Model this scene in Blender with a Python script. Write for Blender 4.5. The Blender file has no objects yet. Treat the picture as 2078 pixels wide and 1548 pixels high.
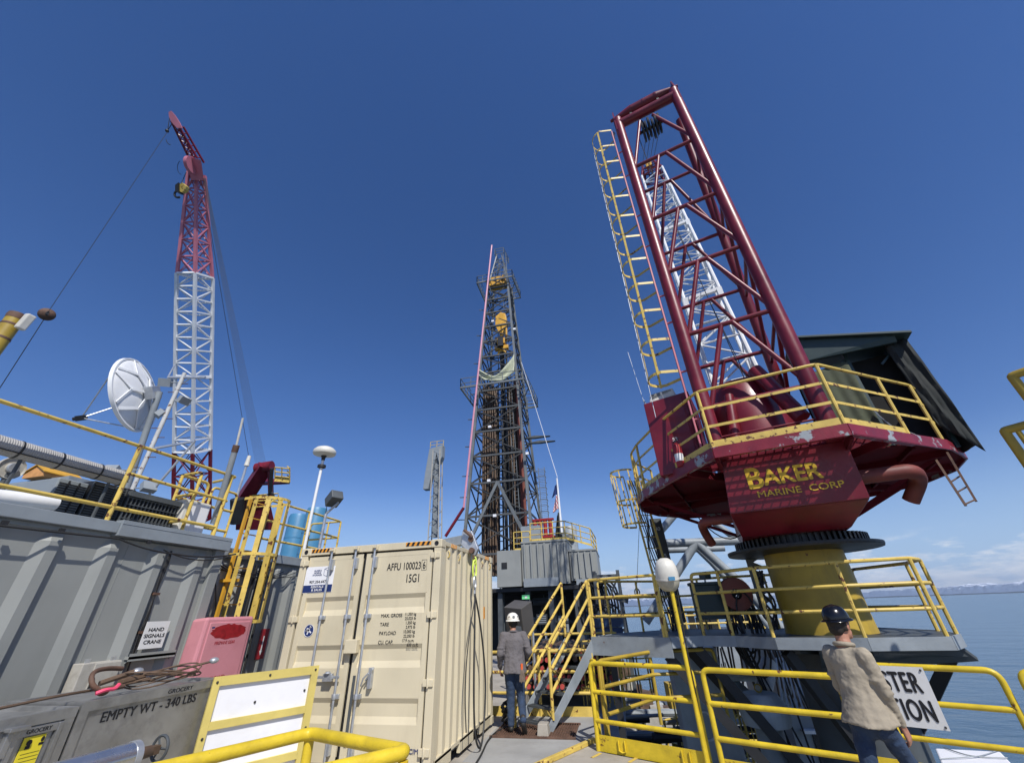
import bpy, bmesh, math, random
from mathutils import Vector, Matrix
random.seed(7)
S = bpy.context.scene
COL = S.collection
rad = math.radians
# ------------------------------------------------------------------ camera
H = 1.85
HAZE = 1.4e-5
FPX, PITCH, ROLL, YAW = 805.0, rad(29.9), rad(-2.1), rad(12.3)
def _cam():
    F = Vector((0, math.cos(PITCH), math.sin(PITCH))); U = Vector((0, -math.sin(PITCH), math.cos(PITCH))); R = Vector((1, 0, 0))
    c, s = math.cos(ROLL), math.sin(ROLL)
    R2, U2 = c*R + s*U, -s*R + c*U
    M = Matrix.Rotation(YAW, 3, 'Z')
    return M @ R2, M @ U2, M @ F
CR, CU, CF = _cam()
cd = bpy.data.cameras.new('camera'); cam = bpy.data.objects.new('camera', cd); COL.objects.link(cam)
m4 = Matrix((( CR.x, CU.x, -CF.x, 0), (CR.y, CU.y, -CF.y, 0), (CR.z, CU.z, -CF.z, H), (0, 0, 0, 1)))
cam.matrix_world = m4
cd.sensor_width = 36.0; cd.lens = FPX/2078*36; cd.clip_start = 0.05; cd.clip_end = 200000
S.camera = cam
# ------------------------------------------------------------------ light
SUN_EL = rad(48); SAZ = rad(33)                      # azimuth measured from -Y towards +X
sv = Vector((math.sin(SAZ)*math.cos(SUN_EL), -math.cos(SAZ)*math.cos(SUN_EL), math.sin(SUN_EL)))
sd = bpy.data.lights.new('sun', 'SUN'); sd.energy = 5.0; sd.angle = rad(0.5); sd.color = (1, .96, .9)
so = bpy.data.objects.new('sun', sd); COL.objects.link(so); so.rotation_euler = sv.to_track_quat('Z', 'Y').to_euler()
W = bpy.data.worlds.new('World'); S.world = W; W.use_nodes = True
nt = W.node_tree; nt.nodes.clear()
def N(t, typ, **kw):
    n = t.nodes.new(typ)
    for k, v in kw.items(): setattr(n, k, v)
    return n
out = N(nt, 'ShaderNodeOutputWorld'); bg = N(nt, 'ShaderNodeBackground'); sky = N(nt, 'ShaderNodeTexSky')
sky.sky_type = 'NISHITA'; sky.sun_disc = False; sky.sun_elevation = SUN_EL; sky.sun_rotation = math.atan2(sv.x, sv.y)
sky.altitude = 0; sky.air_density = 1.0; sky.dust_density = 0.25; sky.ozone_density = 1.4
bg.inputs[1].default_value = 0.09
tc = N(nt, 'ShaderNodeTexCoord'); sep = N(nt, 'ShaderNodeSeparateXYZ'); nt.links.new(tc.outputs['Generated'], sep.inputs[0])
def math_n(t, op, a, b=None, clamp=False):
    n = N(t, 'ShaderNodeMath', operation=op); n.use_clamp = clamp
    for i, v in enumerate((a, b)):
        if v is None: continue
        if isinstance(v, (int, float)): n.inputs[i].default_value = v
        else: t.links.new(v, n.inputs[i])
    return n.outputs[0]
mp = N(nt, 'ShaderNodeMapping'); mp.inputs['Scale'].default_value = (9, 9, 34); nt.links.new(tc.outputs['Generated'], mp.inputs[0])
nz = N(nt, 'ShaderNodeTexNoise'); nz.inputs['Scale'].default_value = 1.6; nz.inputs['Detail'].default_value = 9; nz.inputs['Roughness'].default_value = .6
nt.links.new(mp.outputs[0], nz.inputs[0])
lowf = N(nt, 'ShaderNodeMapRange'); lowf.inputs[1].default_value = .012; lowf.inputs[2].default_value = .085; lowf.inputs[3].default_value = 1; lowf.inputs[4].default_value = 0
nt.links.new(sep.outputs[2], lowf.inputs[0])
thr = math_n(nt, 'ADD', nz.outputs[0], math_n(nt, 'MULTIPLY', lowf.outputs[0], .22))
cm = N(nt, 'ShaderNodeMapRange'); cm.inputs[1].default_value = .57; cm.inputs[2].default_value = .70; cm.inputs[3].default_value = 0; cm.inputs[4].default_value = .8
nt.links.new(thr, cm.inputs[0])
cut = N(nt, 'ShaderNodeMapRange'); cut.inputs[1].default_value = .07; cut.inputs[2].default_value = .10; cut.inputs[3].default_value = 1; cut.inputs[4].default_value = 0
nt.links.new(sep.outputs[2], cut.inputs[0])
cmask = math_n(nt, 'MULTIPLY', cm.outputs[0], cut.outputs[0], True)
nz2 = N(nt, 'ShaderNodeTexNoise'); nz2.inputs['Scale'].default_value = 5; nz2.inputs['Detail'].default_value = 5; nt.links.new(mp.outputs[0], nz2.inputs[0])
cc2 = N(nt, 'ShaderNodeMixRGB'); cc2.inputs[1].default_value = (6, 7.2, 9, 1); cc2.inputs[2].default_value = (11.5, 11.5, 11.8, 1); nt.links.new(nz2.outputs[0], cc2.inputs[0])
mx = N(nt, 'ShaderNodeMixRGB'); hs_ = N(nt, 'ShaderNodeHueSaturation'); hs_.inputs['Saturation'].default_value = 1.26; nt.links.new(sky.outputs[0], hs_.inputs['Color'])
tint = N(nt, 'ShaderNodeMixRGB', blend_type='MULTIPLY'); tint.inputs[0].default_value = 1; tint.inputs[2].default_value = (1.0, 1.0, 1.3, 1); nt.links.new(hs_.outputs[0], tint.inputs[1])
hz = N(nt, 'ShaderNodeMapRange'); hz.interpolation_type = 'SMOOTHSTEP'; hz.inputs[1].default_value = -.02; hz.inputs[2].default_value = .28; hz.inputs[3].default_value = .85; hz.inputs[4].default_value = 0; nt.links.new(sep.outputs[2], hz.inputs[0])
hm = N(nt, 'ShaderNodeMixRGB'); hm.inputs[2].default_value = (4.2, 6.4, 9.6, 1); nt.links.new(hz.outputs[0], hm.inputs[0]); nt.links.new(tint.outputs[0], hm.inputs[1])
nt.links.new(cmask, mx.inputs[0]); nt.links.new(hm.outputs[0], mx.inputs[1]); nt.links.new(mx.outputs[0], bg.inputs[0]); nt.links.new(cc2.outputs[0], mx.inputs[2])
pass; nt.links.new(bg.outputs[0], out.inputs[0])
S.view_settings.view_transform = 'Standard'; S.view_settings.look = 'None'; S.view_settings.gamma = 1; S.view_settings.exposure = 0.0
S.render.engine = 'CYCLES'

# ------------------------------------------------------------------ sight lines: a point of the place at a known height / plane
def ray(u, v): return CF + CR*((u-1039)/FPX) - CU*((v-774)/FPX)
O = Vector((0, 0, H))
def atz(u, v, z): d = ray(u, v); return O + d*((z-H)/d.z)
def aty(u, v, y): d = ray(u, v); return O + d*(y/d.y)
def atx(u, v, x): d = ray(u, v); return O + d*(x/d.x)
def dep(u, v, t): return O + ray(u, v)*t
# ------------------------------------------------------------------ materials
MATS = {}
def mat(name, col, rough=.5, metal=0, var=.12, vs=2.0, rust=0, rustcol=(.12, .045, .02), rs=5.0, bump=.0, bs=40, dirt=0, dirtcol=(.06, .05, .04), spec=.5, streak=False, rgh_var=.15, patch=0, patchcol=(.3, .32, .33)):
    m = bpy.data.materials.new(name); m.use_nodes = True; t = m.node_tree; b = t.nodes['Principled BSDF']
    L = t.links.new
    tcn = N(t, 'ShaderNodeTexCoord'); co = tcn.outputs['Object']
    n1 = N(t, 'ShaderNodeTexNoise'); n1.inputs['Scale'].default_value = vs; n1.inputs['Detail'].default_value = 6; L(co, n1.inputs[0])
    mr = N(t, 'ShaderNodeMapRange'); mr.inputs[1].default_value = .3; mr.inputs[2].default_value = .7; mr.inputs[3].default_value = 1-var; mr.inputs[4].default_value = 1+var*.6; L(n1.outputs[0], mr.inputs[0])
    mul = N(t, 'ShaderNodeVectorMath', operation='SCALE'); mul.inputs[0].default_value = col; L(mr.outputs[0], mul.inputs['Scale'])
    c = mul.outputs[0]
    if dirt:
        mpn = N(t, 'ShaderNodeMapping'); mpn.inputs['Scale'].default_value = (1, 1, .22 if streak else 1); L(co, mpn.inputs[0])
        n2 = N(t, 'ShaderNodeTexNoise'); n2.inputs['Scale'].default_value = vs*2.3; n2.inputs['Detail'].default_value = 8; n2.inputs['Roughness'].default_value = .65; L(mpn.outputs[0], n2.inputs[0])
        r2 = N(t, 'ShaderNodeMapRange'); r2.inputs[1].default_value = .5; r2.inputs[2].default_value = .8; r2.inputs[3].default_value = 0; r2.inputs[4].default_value = dirt; L(n2.outputs[0], r2.inputs[0])
        mm = N(t, 'ShaderNodeMixRGB'); L(r2.outputs[0], mm.inputs[0]); L(c, mm.inputs[1]); mm.inputs[2].default_value = (*dirtcol, 1); c = mm.outputs[0]
    rmask = None
    for amt, rc, sc, sd_ in ((patch, patchcol, rs*.7, 3.1), (rust, rustcol, rs, 0.0)):
        if not amt: continue
        n3 = N(t, 'ShaderNodeTexNoise', noise_dimensions='4D'); n3.inputs['W'].default_value = sd_; n3.inputs['Scale'].default_value = sc; n3.inputs['Detail'].default_value = 9; n3.inputs['Roughness'].default_value = .62; L(co, n3.inputs[0])
        r3 = N(t, 'ShaderNodeMapRange'); th = .74-amt*.3; r3.inputs[1].default_value = th; r3.inputs[2].default_value = th+.03; L(n3.outputs[0], r3.inputs[0])
        mm = N(t, 'ShaderNodeMixRGB'); L(r3.outputs[0], mm.inputs[0]); L(c, mm.inputs[1]); mm.inputs[2].default_value = (*rc, 1); c = mm.outputs[0]
        rmask = r3.outputs[0]
    L(c, b.inputs['Base Color'])
    rr = N(t, 'ShaderNodeMapRange'); rr.inputs[3].default_value = max(.05, rough-rgh_var); rr.inputs[4].default_value = min(1, rough+rgh_var); L(n1.outputs[0], rr.inputs[0]); L(rr.outputs[0], b.inputs['Roughness'])
    b.inputs['Metallic'].default_value = metal
    b.inputs['Specular IOR Level'].default_value = spec
    if bump:
        nb = N(t, 'ShaderNodeTexNoise'); nb.inputs['Scale'].default_value = bs; nb.inputs['Detail'].default_value = 4; L(co, nb.inputs[0])
        bp = N(t, 'ShaderNodeBump'); bp.inputs['Strength'].default_value = bump; bp.inputs['Distance'].default_value = .01; L(nb.outputs[0], bp.inputs['Height']); L(bp.outputs[0], b.inputs['Normal'])
    MATS[name] = m
    return m
mat('yellow', (.66, .48, .025), .4, rust=.36, rs=6, var=.22, vs=4, bump=.25, bs=60, dirt=.35, dirtcol=(.25, .17, .03))
mat('yellow_pale', (.64, .46, .10), .5, rust=.55, rs=9, var=.2, vs=4, bump=.15, bs=60, dirt=.25)
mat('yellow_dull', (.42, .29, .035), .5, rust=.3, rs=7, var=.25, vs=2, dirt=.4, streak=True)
mat('red', (.165, .009, .020), .38, var=.3, vs=2.5, rust=.22, rs=7, dirt=.5, dirtcol=(.12, .03, .03), bump=.1)
mat('red_patched', (.20, .012, .024), .4, var=.25, vs=3, patch=.62, rust=.35, rs=5, dirt=.4, dirtcol=(.1, .03, .03), bump=.2)
mat('pink', (.50, .13, .17), .5, var=.18, vs=2, rust=.1, dirt=.25, dirtcol=(.3, .06, .08))
mat('white_paint', (.74, .75, .75), .45, var=.1, rust=.12, rs=6, dirt=.2, dirtcol=(.35, .34, .33))
mat('cream', (.60, .53, .37), .5, var=.09, vs=1.3, rust=.12, rs=9, dirt=.34, dirtcol=(.33, .26, .17), streak=True, bump=.04, bs=120)
mat('grey_wall', (.265, .275, .26), .55, var=.1, vs=1.2, dirt=.3, dirtcol=(.14, .15, .14), streak=True, bump=.05, bs=150)
mat('grey_fascia', (.24, .27, .29), .5, var=.1, rust=.12, rs=6, dirt=.3, dirtcol=(.12, .12, .12))
mat('grey_steel', (.26, .29, .31), .5, var=.18, rust=.25, rs=5, dirt=.4, dirtcol=(.1, .1, .1), bump=.1)
mat('grey_dark', (.075, .085, .09), .55, var=.25, rust=.15, rs=5, dirt=.3)
mat('dark_green', (.022, .045, .045), .5, var=.2, dirt=.3, dirtcol=(.05, .06, .05), rust=.06)
mat('canvas_olive', (.07, .08, .045), .85, var=.25, vs=5, dirt=.4, dirtcol=(.05, .055, .035), bump=.4, bs=16)
mat('canvas_dark', (.018, .022, .02), .8, var=.3, vs=4, bump=.4, bs=14)
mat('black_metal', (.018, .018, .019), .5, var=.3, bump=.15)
mat('black_rubber', (.02, .02, .02), .6, var=.2)
mat('rusty', (.13, .07, .045), .75, var=.4, vs=9, dirt=.5, bump=.4, bs=60)
mat('galv', (.48, .50, .52), .42, metal=.6, var=.18, vs=12, dirt=.2, dirtcol=(.2, .2, .2))
mat('stainless', (.40, .40, .39), .42, metal=.75, var=.25, vs=3, dirt=.5, dirtcol=(.10, .095, .09), rgh_var=.12, bump=.06, bs=14)
mat('stainless_bright', (.62, .63, .64), .25, metal=.9, var=.12, vs=3, dirt=.15, dirtcol=(.2, .2, .2))
mat('panel_white', (.78, .78, .79), .5, var=.05, dirt=.18, dirtcol=(.45, .40, .3))
mat('sign_white', (.68, .68, .66), .5, var=.06, dirt=.25, dirtcol=(.4, .38, .34))
mat('ink', (.008, .008, .01), .6, var=0)
mat('ink_navy', (.012, .03, .13), .5, var=0)
mat('ink_red', (.30, .01, .015), .55, var=.3, vs=20)
mat('ink_yellow', (.66, .42, .03), .5, var=.3, vs=6, rust=.2, rustcol=(.2, .02, .03), rs=9)
mat('ink_white', (.7, .7, .68), .5, var=.05)
mat('pink_box', (.60, .25, .28), .5, var=.12, vs=2, dirt=.3, dirtcol=(.40, .12, .14), bump=.04)
mat('concrete', (.36, .33, .28), .85, var=.2, vs=1.5, dirt=.55, dirtcol=(.16, .14, .11), bump=.35, bs=90)
mat('deck_grey', (.30, .30, .29), .8, var=.2, vs=1.2, dirt=.4, dirtcol=(.13, .12, .11), bump=.25, bs=80)
mat('blue_tank', (.06, .21, .36), .45, var=.12, dirt=.2)
mat('hivis', (.62, .75, .12), .4, var=.1)
mat('orange', (.75, .12, .02), .6, var=.1)
mat('wood_orange', (.62, .30, .10), .7, var=.2)
mat('plastic_white', (.62, .60, .53), .45, var=.1, vs=6, dirt=.3, dirtcol=(.35, .33, .28))
mat('plastic_clear', (.40, .38, .30), .25, var=.15, vs=6, dirt=.3)
mat('brown_steel', (.12, .075, .045), .6, var=.4, vs=5, dirt=.4, dirtcol=(.04, .04, .04))
mat('brown_red', (.20, .05, .03), .6, var=.3, vs=3)
mat('derrick_grey', (.14, .155, .16), .5, var=.2, vs=1, dirt=.3, dirtcol=(.08, .09, .1))
mat('derrick_dark', (.04, .04, .038), .6, var=.25, vs=1)
mat('crown_yellow', (.62, .33, .03), .5, var=.2)
mat('tarp_pale', (.46, .48, .34), .85, var=.15, vs=3, bump=.4, bs=8)
mat('pipe_red', (.42, .06, .05), .6, var=.3)
mat('skin', (.40, .19, .12), .55, var=.1)
mat('hair', (.02, .014, .01), .7, var=.2)
mat('denim', (.022, .042, .085), .85, var=.35, vs=7, dirt=.6, dirtcol=(.055, .075, .11), bump=.5, bs=60)
mat('shirt_tan', (.32, .275, .205), .9, var=.16, vs=4, dirt=.45, dirtcol=(.22, .185, .14), bump=.4, bs=24)
mat('shirt_grey', (.125, .115, .12), .9, var=.15, vs=6, dirt=.3, dirtcol=(.08, .075, .08), bump=.5, bs=30)
mat('boot', (.025, .022, .02), .6, var=.3)
mat('hat_black', (.005, .005, .006), .14, var=.1)
mat('hat_white', (.75, .73, .66), .3, var=.08, dirt=.2, dirtcol=(.4, .35, .25))
mat('sticker_y', (.75, .62, .03), .4, var=.05)
mat('tape_pink', (.8, .08, .16), .5)
mat('yellow_panel', (.62, .50, .14), .5, var=.12, dirt=.2, bump=.1)
mat('grey_light', (.40, .43, .45), .55, var=.12, vs=4, dirt=.35, dirtcol=(.2, .21, .22), streak=True)
mat('rope_grey', (.10, .11, .13), .6)
mat('pink_pipe', (.60, .26, .34), .5, var=.1)
mat('derrick_grey2', (.08, .085, .085), .55, var=.25, vs=1)
mat('grey_speaker', (.085, .08, .075), .6, var=.15, bump=.2)
mat('pipe_wht', (.55, .53, .5), .6, rust=.45, rs=3, dirt=.4)
mat('buoy', (.62, .14, .04), .5, var=.3, vs=8)
mat('navy_paint', (.02, .05, .12), .4, var=.2)
mat('gloves', (.16, .12, .09), .9, var=.3)
mat('box_beige', (.42, .40, .35), .6, var=.15, vs=5, dirt=.5, dirtcol=(.2, .17, .13))
mat('pink_far', (.52, .17, .22), .45, var=.12)
mat('red_oxide', (.17, .035, .025), .6, var=.3, vs=4, rust=.2, dirt=.3)
mat('painted_shade', (.006, .006, .006), .9)  # near-black colour standing in for the shade inside the cab
mat('red_matt', (.11, .008, .015), .85, var=.3, rust=.2, dirt=.4, dirtcol=(.05, .02, .02), spec=.15)
mat('mast_white', (.50, .50, .48), .55, rust=.5, rs=7, var=.2, dirt=.4, dirtcol=(.25, .22, .2), bump=.2)
mat('snow', (.72, .76, .82), .9, var=.05)
# duct wrap: fine rings
def emis(name, col, st):
    m = bpy.data.materials.new(name); m.use_nodes = True; b = m.node_tree.nodes['Principled BSDF']; b.inputs['Base Color'].default_value = (*col, 1); b.inputs['Emission Color'].default_value = (*col, 1); b.inputs['Emission Strength'].default_value = st; MATS[name] = m
emis('lit_green', (.12, .5, .2), .45)
# water
m = bpy.data.materials.new('water'); m.use_nodes = True; t = m.node_tree; b = t.nodes['Principled BSDF']
b.inputs['Base Color'].default_value = (.07, .115, .15, 1); b.inputs['Roughness'].default_value = .2; b.inputs['IOR'].default_value = 1.33
tcn = N(t, 'ShaderNodeTexCoord'); hs = []
for sc, w_, st_ in (((.10, .16, .1), 1.0, 6), ((.9, 1.4, 1), .16, 5), ((.012, .03, .01), 4.0, 3)):
    mpn = N(t, 'ShaderNodeMapping'); mpn.inputs['Scale'].default_value = sc; mpn.inputs['Rotation'].default_value = (0, 0, .5); t.links.new(tcn.outputs['Object'], mpn.inputs[0])
    nn = N(t, 'ShaderNodeTexNoise'); nn.inputs['Scale'].default_value = 1; nn.inputs['Detail'].default_value = st_; nn.inputs['Distortion'].default_value = .6; t.links.new(mpn.outputs[0], nn.inputs[0])
    hs.append(math_n(t, 'MULTIPLY', nn.outputs[0], w_))
hh = math_n(t, 'ADD', math_n(t, 'ADD', hs[0], hs[1]), hs[2])
bp = N(t, 'ShaderNodeBump'); bp.inputs['Strength'].default_value = .42; bp.inputs['Distance'].default_value = 1.0; t.links.new(hh, bp.inputs['Height']); t.links.new(bp.outputs[0], b.inputs['Normal'])
MATS['water'] = m
# grating with real holes is modelled where it matters; this one is for far dull decks
# ------------------------------------------------------------------ mesh builder
class MB:
    def __init__(s): s.v = []; s.f = []; s.sm = []
    def add(s, vs, fs, smooth=False):
        o = len(s.v); s.v += [Vector(v) for v in vs]; s.f += [[i+o for i in f] for f in fs]; s.sm += [smooth]*len(fs); return s
    def box(s, c, d, M=None):
        c = Vector(c); x, y, z = d[0]/2, d[1]/2, d[2]/2
        vs = [Vector((sx*x, sy*y, sz*z)) for sx in (-1, 1) for sy in (-1, 1) for sz in (-1, 1)]
        if M is not None: vs = [M @ v for v in vs]
        return s.add([c+v for v in vs], [(0, 1, 3, 2), (4, 6, 7, 5), (0, 4, 5, 1), (2, 3, 7, 6), (0, 2, 6, 4), (1, 5, 7, 3)])
    def bx(s, a, b):
        a, b = Vector(a), Vector(b); return s.box((a+b)/2, [abs(b[i]-a[i]) for i in range(3)])
    def hexa(s, p):   # p: 8 points, bottom 4 ccw, top 4 ccw
        return s.add(p, [(3, 2, 1, 0), (4, 5, 6, 7), (0, 1, 5, 4), (1, 2, 6, 5), (2, 3, 7, 6), (3, 0, 4, 7)])
    def beam(s, a, b, w, h=None, up=(0, 0, 1)):
        a, b = Vector(a), Vector(b); h = h or w; d = (b-a)
        if d.length < 1e-6: return s
        d.normalize(); u = Vector(up)
        if abs(d.dot(u)) > .98: u = Vector((0, 1, 0))
        r = d.cross(u).normalized(); u2 = r.cross(d)
        q = [r*(w/2)*i + u2*(h/2)*j for i, j in ((-1, -1), (1, -1), (1, 1), (-1, 1))]
        return s.hexa([a+x for x in q]+[b+x for x in q])
    def ring(s, c, d, r, n, ref=None):
        d = d.normalized(); u = ref or (Vector((0, 0, 1)) if abs(d.z) < .9 else Vector((1, 0, 0)))
        x = d.cross(u).normalized(); y = d.cross(x).normalized()
        return [c + x*(r*math.cos(2*math.pi*i/n)) + y*(r*math.sin(2*math.pi*i/n)) for i in range(n)]
    def tube(s, a, b, r, n=8, r2=None, cap=True):
        a, b = Vector(a), Vector(b); d = b-a
        if d.length < 1e-6: return s
        r2 = r if r2 is None else r2
        vs = s.ring(a, d, r, n)+s.ring(b, d, r2, n)
        s.add(vs, [(i, (i+1) % n, n+(i+1) % n, n+i) for i in range(n)], True)
        if cap:
            s.add(vs[:n], [list(range(n-1, -1, -1))]); s.add(vs[n:], [list(range(n))])
        return s
    def pipe(s, pts, r, n=8, closed=False):
        P = [Vector(p) for p in pts]; k = len(P); rs = []
        px = None
        for i in range(k):
            if closed: d = (P[(i+1) % k]-P[i-1])
            else: d = (P[min(i+1, k-1)]-P[max(i-1, 0)])
            d.normalize()
            if px is None:
                u = Vector((0, 0, 1)) if abs(d.z) < .9 else Vector((1, 0, 0)); px = d.cross(u).normalized()
            else:
                px = (px - d*px.dot(d)); px = px.normalized() if px.length > 1e-6 else d.orthogonal().normalized()
            y = d.cross(px)
            rr = r
            if 0 < i < k-1 or closed:
                a = (P[i]-P[i-1]).normalized(); b_ = (P[(i+1) % k]-P[i]).normalized(); rr = r/max(.6, math.sqrt(max(0, (1+a.dot(b_))/2)))
            rs.append([P[i]+px*(rr*math.cos(2*math.pi*j/n))+y*(rr*math.sin(2*math.pi*j/n)) for j in range(n)])
        vs = [v for q in rs for v in q]; fs = []
        for i in range(k if closed else k-1):
            for j in range(n):
                a, b_ = i*n, ((i+1) % k)*n; fs.append((a+j, a+(j+1) % n, b_+(j+1) % n, b_+j))
        s.add(vs, fs, True)
        if not closed: s.add(rs[0], [list(range(n-1, -1, -1))]); s.add(rs[-1], [list(range(n))])
        return s
    def lathe(s, c, prof, n=24, M=None, smooth=True, a0=0, a1=2*math.pi):
        c = Vector(c); full = abs(a1-a0-2*math.pi) < 1e-6; k = n if full else n+1; vs = []
        for (r, z) in prof:
            for i in range(k):
                a = a0+(a1-a0)*i/n; v = Vector((r*math.cos(a), r*math.sin(a), z)); vs.append(c+(M @ v if M is not None else v))
        fs = []
        for p in range(len(prof)-1):
            for i in range(n):
                j = (i+1) % k if full else i+1; fs.append((p*k+i, p*k+j, (p+1)*k+j, (p+1)*k+i))
        return s.add(vs, fs, smooth)
    def prism(s, poly, d, cap=True):   # poly: 3d points, extruded by d
        d = Vector(d); P = [Vector(p) for p in poly]; n = len(P)
        s.add(P+[p+d for p in P], [(i, (i+1) % n, n+(i+1) % n, n+i) for i in range(n)])
        if cap: s.add(P, [list(range(n-1, -1, -1))]); s.add([p+d for p in P], [list(range(n))])
        return s
    def ell(s, c, r, n=14, m=9, M=None):
        c = Vector(c); vs = []
        for i in range(m+1):
            th = math.pi*i/m
            for j in range(n):
                a = 2*math.pi*j/n; v = Vector((r[0]*math.sin(th)*math.cos(a), r[1]*math.sin(th)*math.sin(a), r[2]*math.cos(th))); vs.append(c+(M @ v if M is not None else v))
        fs = [(i*n+j, i*n+(j+1) % n, (i+1)*n+(j+1) % n, (i+1)*n+j) for i in range(m) for j in range(n)]
        return s.add(vs, fs, True)
    def cap_(s, a, b, r1, r2, n=14):   # capsule with rounded ends
        a, b = Vector(a), Vector(b); d = (b-a); L = d.length; d.normalize(); u = d.orthogonal().normalized(); w = d.cross(u); rows = []
        for i in range(6): th = math.pi/2*i/5; rows.append((a-d*r1*math.cos(th), r1*math.sin(th)))
        for i in range(6): th = math.pi/2*i/5; rows.append((b+d*r2*math.sin(th), r2*math.cos(th)))
        vs = []
        for c, r in rows:
            r = max(r, 1e-4); vs += [c+u*r*math.cos(2*math.pi*j/n)+w*r*math.sin(2*math.pi*j/n) for j in range(n)]
        return s.add(vs, [(i*n+j, i*n+(j+1) % n, (i+1)*n+(j+1) % n, (i+1)*n+j) for i in range(len(rows)-1) for j in range(n)], True)
    def wire(s, a, b, r, sag=0, n=5, seg=10):
        a, b = Vector(a), Vector(b)
        return s.pipe([a.lerp(b, i/seg)-Vector((0, 0, sag*4*(i/seg)*(1-i/seg))) for i in range(seg+1)], r, n)
    def build(s, name, m, parent=None, base=None, **kw):
        me = bpy.data.meshes.new(name)
        off = world_loc(parent) if parent else (Vector(base) if base is not None else Vector((0, 0, 0)))
        me.from_pydata([v-off for v in s.v], [], s.f)
        bm = bmesh.new(); bm.from_mesh(me)
        bmesh.ops.remove_doubles(bm, verts=bm.verts, dist=2e-4 if kw.get('weld', True) else 0)
        bmesh.ops.recalc_face_normals(bm, faces=bm.faces); bm.to_mesh(me); bm.free()
        sm = any(s.sm)
        if sm:
            me.polygons.foreach_set('use_smooth', [True]*len(me.polygons)); 
            try: me.set_sharp_from_angle(angle=rad(38))
            except Exception: pass
        me.materials.append(MATS[m] if isinstance(m, str) else m)
        o = bpy.data.objects.new(name, me); COL.objects.link(o)
        if parent: o.parent = parent
        else: o.location = off
        WL[o.name] = off
        if kw.get('bevel'):
            bv = o.modifiers.new('bevel', 'BEVEL'); bv.width = kw['bevel']; bv.segments = 2; bv.limit_method = 'ANGLE'
        return o
WL = {}
def world_loc(o): return WL[o.name]
def tag(o, label=None, cat=None, group=None, kind=None):
    if label: o['label'] = label
    if cat: o['category'] = cat
    if group: o['group'] = group
    if kind: o['kind'] = kind
    return o
def thing(name, label, cat, loc, group=None):
    o = bpy.data.objects.new(name, None); COL.objects.link(o); o.location = Vector(loc); o.empty_display_size = .2
    WL[o.name] = Vector(loc); return tag(o, label, cat, group)
FX = Matrix.Rotation(rad(90), 3, 'X')                      # faces -Y, reads along +X
FW = Matrix.Rotation(rad(90), 3, 'Z') @ FX                 # faces +X, reads along +Y
def text(body, p, h, m, parent, M=FX, sx=1.0, align='LEFT', bold=0, name='lettering', sp=1.0, ls=1.0, shear=0, thick=.0012):
    cu = bpy.data.curves.new('t', 'FONT'); cu.body = body; cu.size = h/.72; cu.align_x = align; cu.extrude = thick; cu.space_character = sp; cu.space_line = ls; cu.shear = shear
    o = bpy.data.objects.new('t', cu); COL.objects.link(o); dg = bpy.context.evaluated_depsgraph_get(); me = bpy.data.meshes.new_from_object(o.evaluated_get(dg)); bpy.data.objects.remove(o)
    off = world_loc(parent) if parent else Vector((0, 0, 0)); p = Vector(p)
    base_ = [v.co.copy() for v in me.vertices]; fcs = [tuple(q.vertices) for q in me.polygons]; nv = len(base_)
    sh_ = [(0, 0)] if not bold else [(-bold*h*.9, 0), (bold*h*.9, 0), (0, bold*h*.7), (0, -bold*h*.7)]
    vs_ = []; fs_ = []
    for k, (dx, dy) in enumerate(sh_):
        vs_ += [(M @ Vector((c.x*sx+dx, c.y+dy, c.z+.0004*k))) + p - off for c in base_]; fs_ += [tuple(i+nv*k for i in f_) for f_ in fcs]
    bpy.data.meshes.remove(me); me = bpy.data.meshes.new(name); me.from_pydata(vs_, [], fs_)
    me.materials.clear(); me.materials.append(MATS[m]); me.name = name
    o = bpy.data.objects.new(name, me); COL.objects.link(o); o.parent = parent; WL[o.name] = off
    return o
def structure(o): o['kind'] = 'structure'; return o
# generic railing -------------------------------------------------------
def rounded(P, r=.09, k=4):
    P = [Vector(p) for p in P]; out = [P[0]]
    for i in range(1, len(P)-1):
        a, b, c = P[i-1], P[i], P[i+1]; u = (a-b); w = (c-b); rr = min(r, u.length*.45, w.length*.45); u.normalize(); w.normalize()
        for j in range(k+1):
            t_ = j/k; q0 = b+u*rr; q1 = b+w*rr; out.append(q0.lerp(b, t_).lerp(b.lerp(q1, t_), t_))
    return out+[P[-1]]
def railing(name, label, pts, m='yellow', hs=(1.07, .72, .37), posts=None, r=.024, toe=.12, group=None, cat='railing', toe_m=None, rr=.024, post_drop=0, endposts=True, n=8):
    """pts: base line; posts: list of fractions (segment index + t)"""
    P = [Vector(p) for p in pts]
    t = thing(name, label, cat, P[0], group)
    up = Vector((0, 0, 1))
    for i, h in enumerate(hs):
        line = [p+up*h for p in P]
        if i == 0 and endposts: line = [P[0]]+line+[P[-1]]
        MB().pipe(rounded(line), r if i == 0 else rr, n).build('rail', m, t)
    for q in (posts or []):
        i = min(int(q), len(P)-2); b = P[i].lerp(P[i+1], q-i)
        MB().tube(b-up*post_drop, b+up*(hs[0]-.0), r, n).build('post', m, t)
    if toe:
        b = MB()
        for i in range(len(P)-1): b.beam(P[i]+up*toe/2, P[i+1]+up*toe/2, .008, toe)
        b.build('toe_board', toe_m or m, t)
    return t
def helix_cable(b, a, c, r): b.wire(a, c, r, 0)
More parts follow.
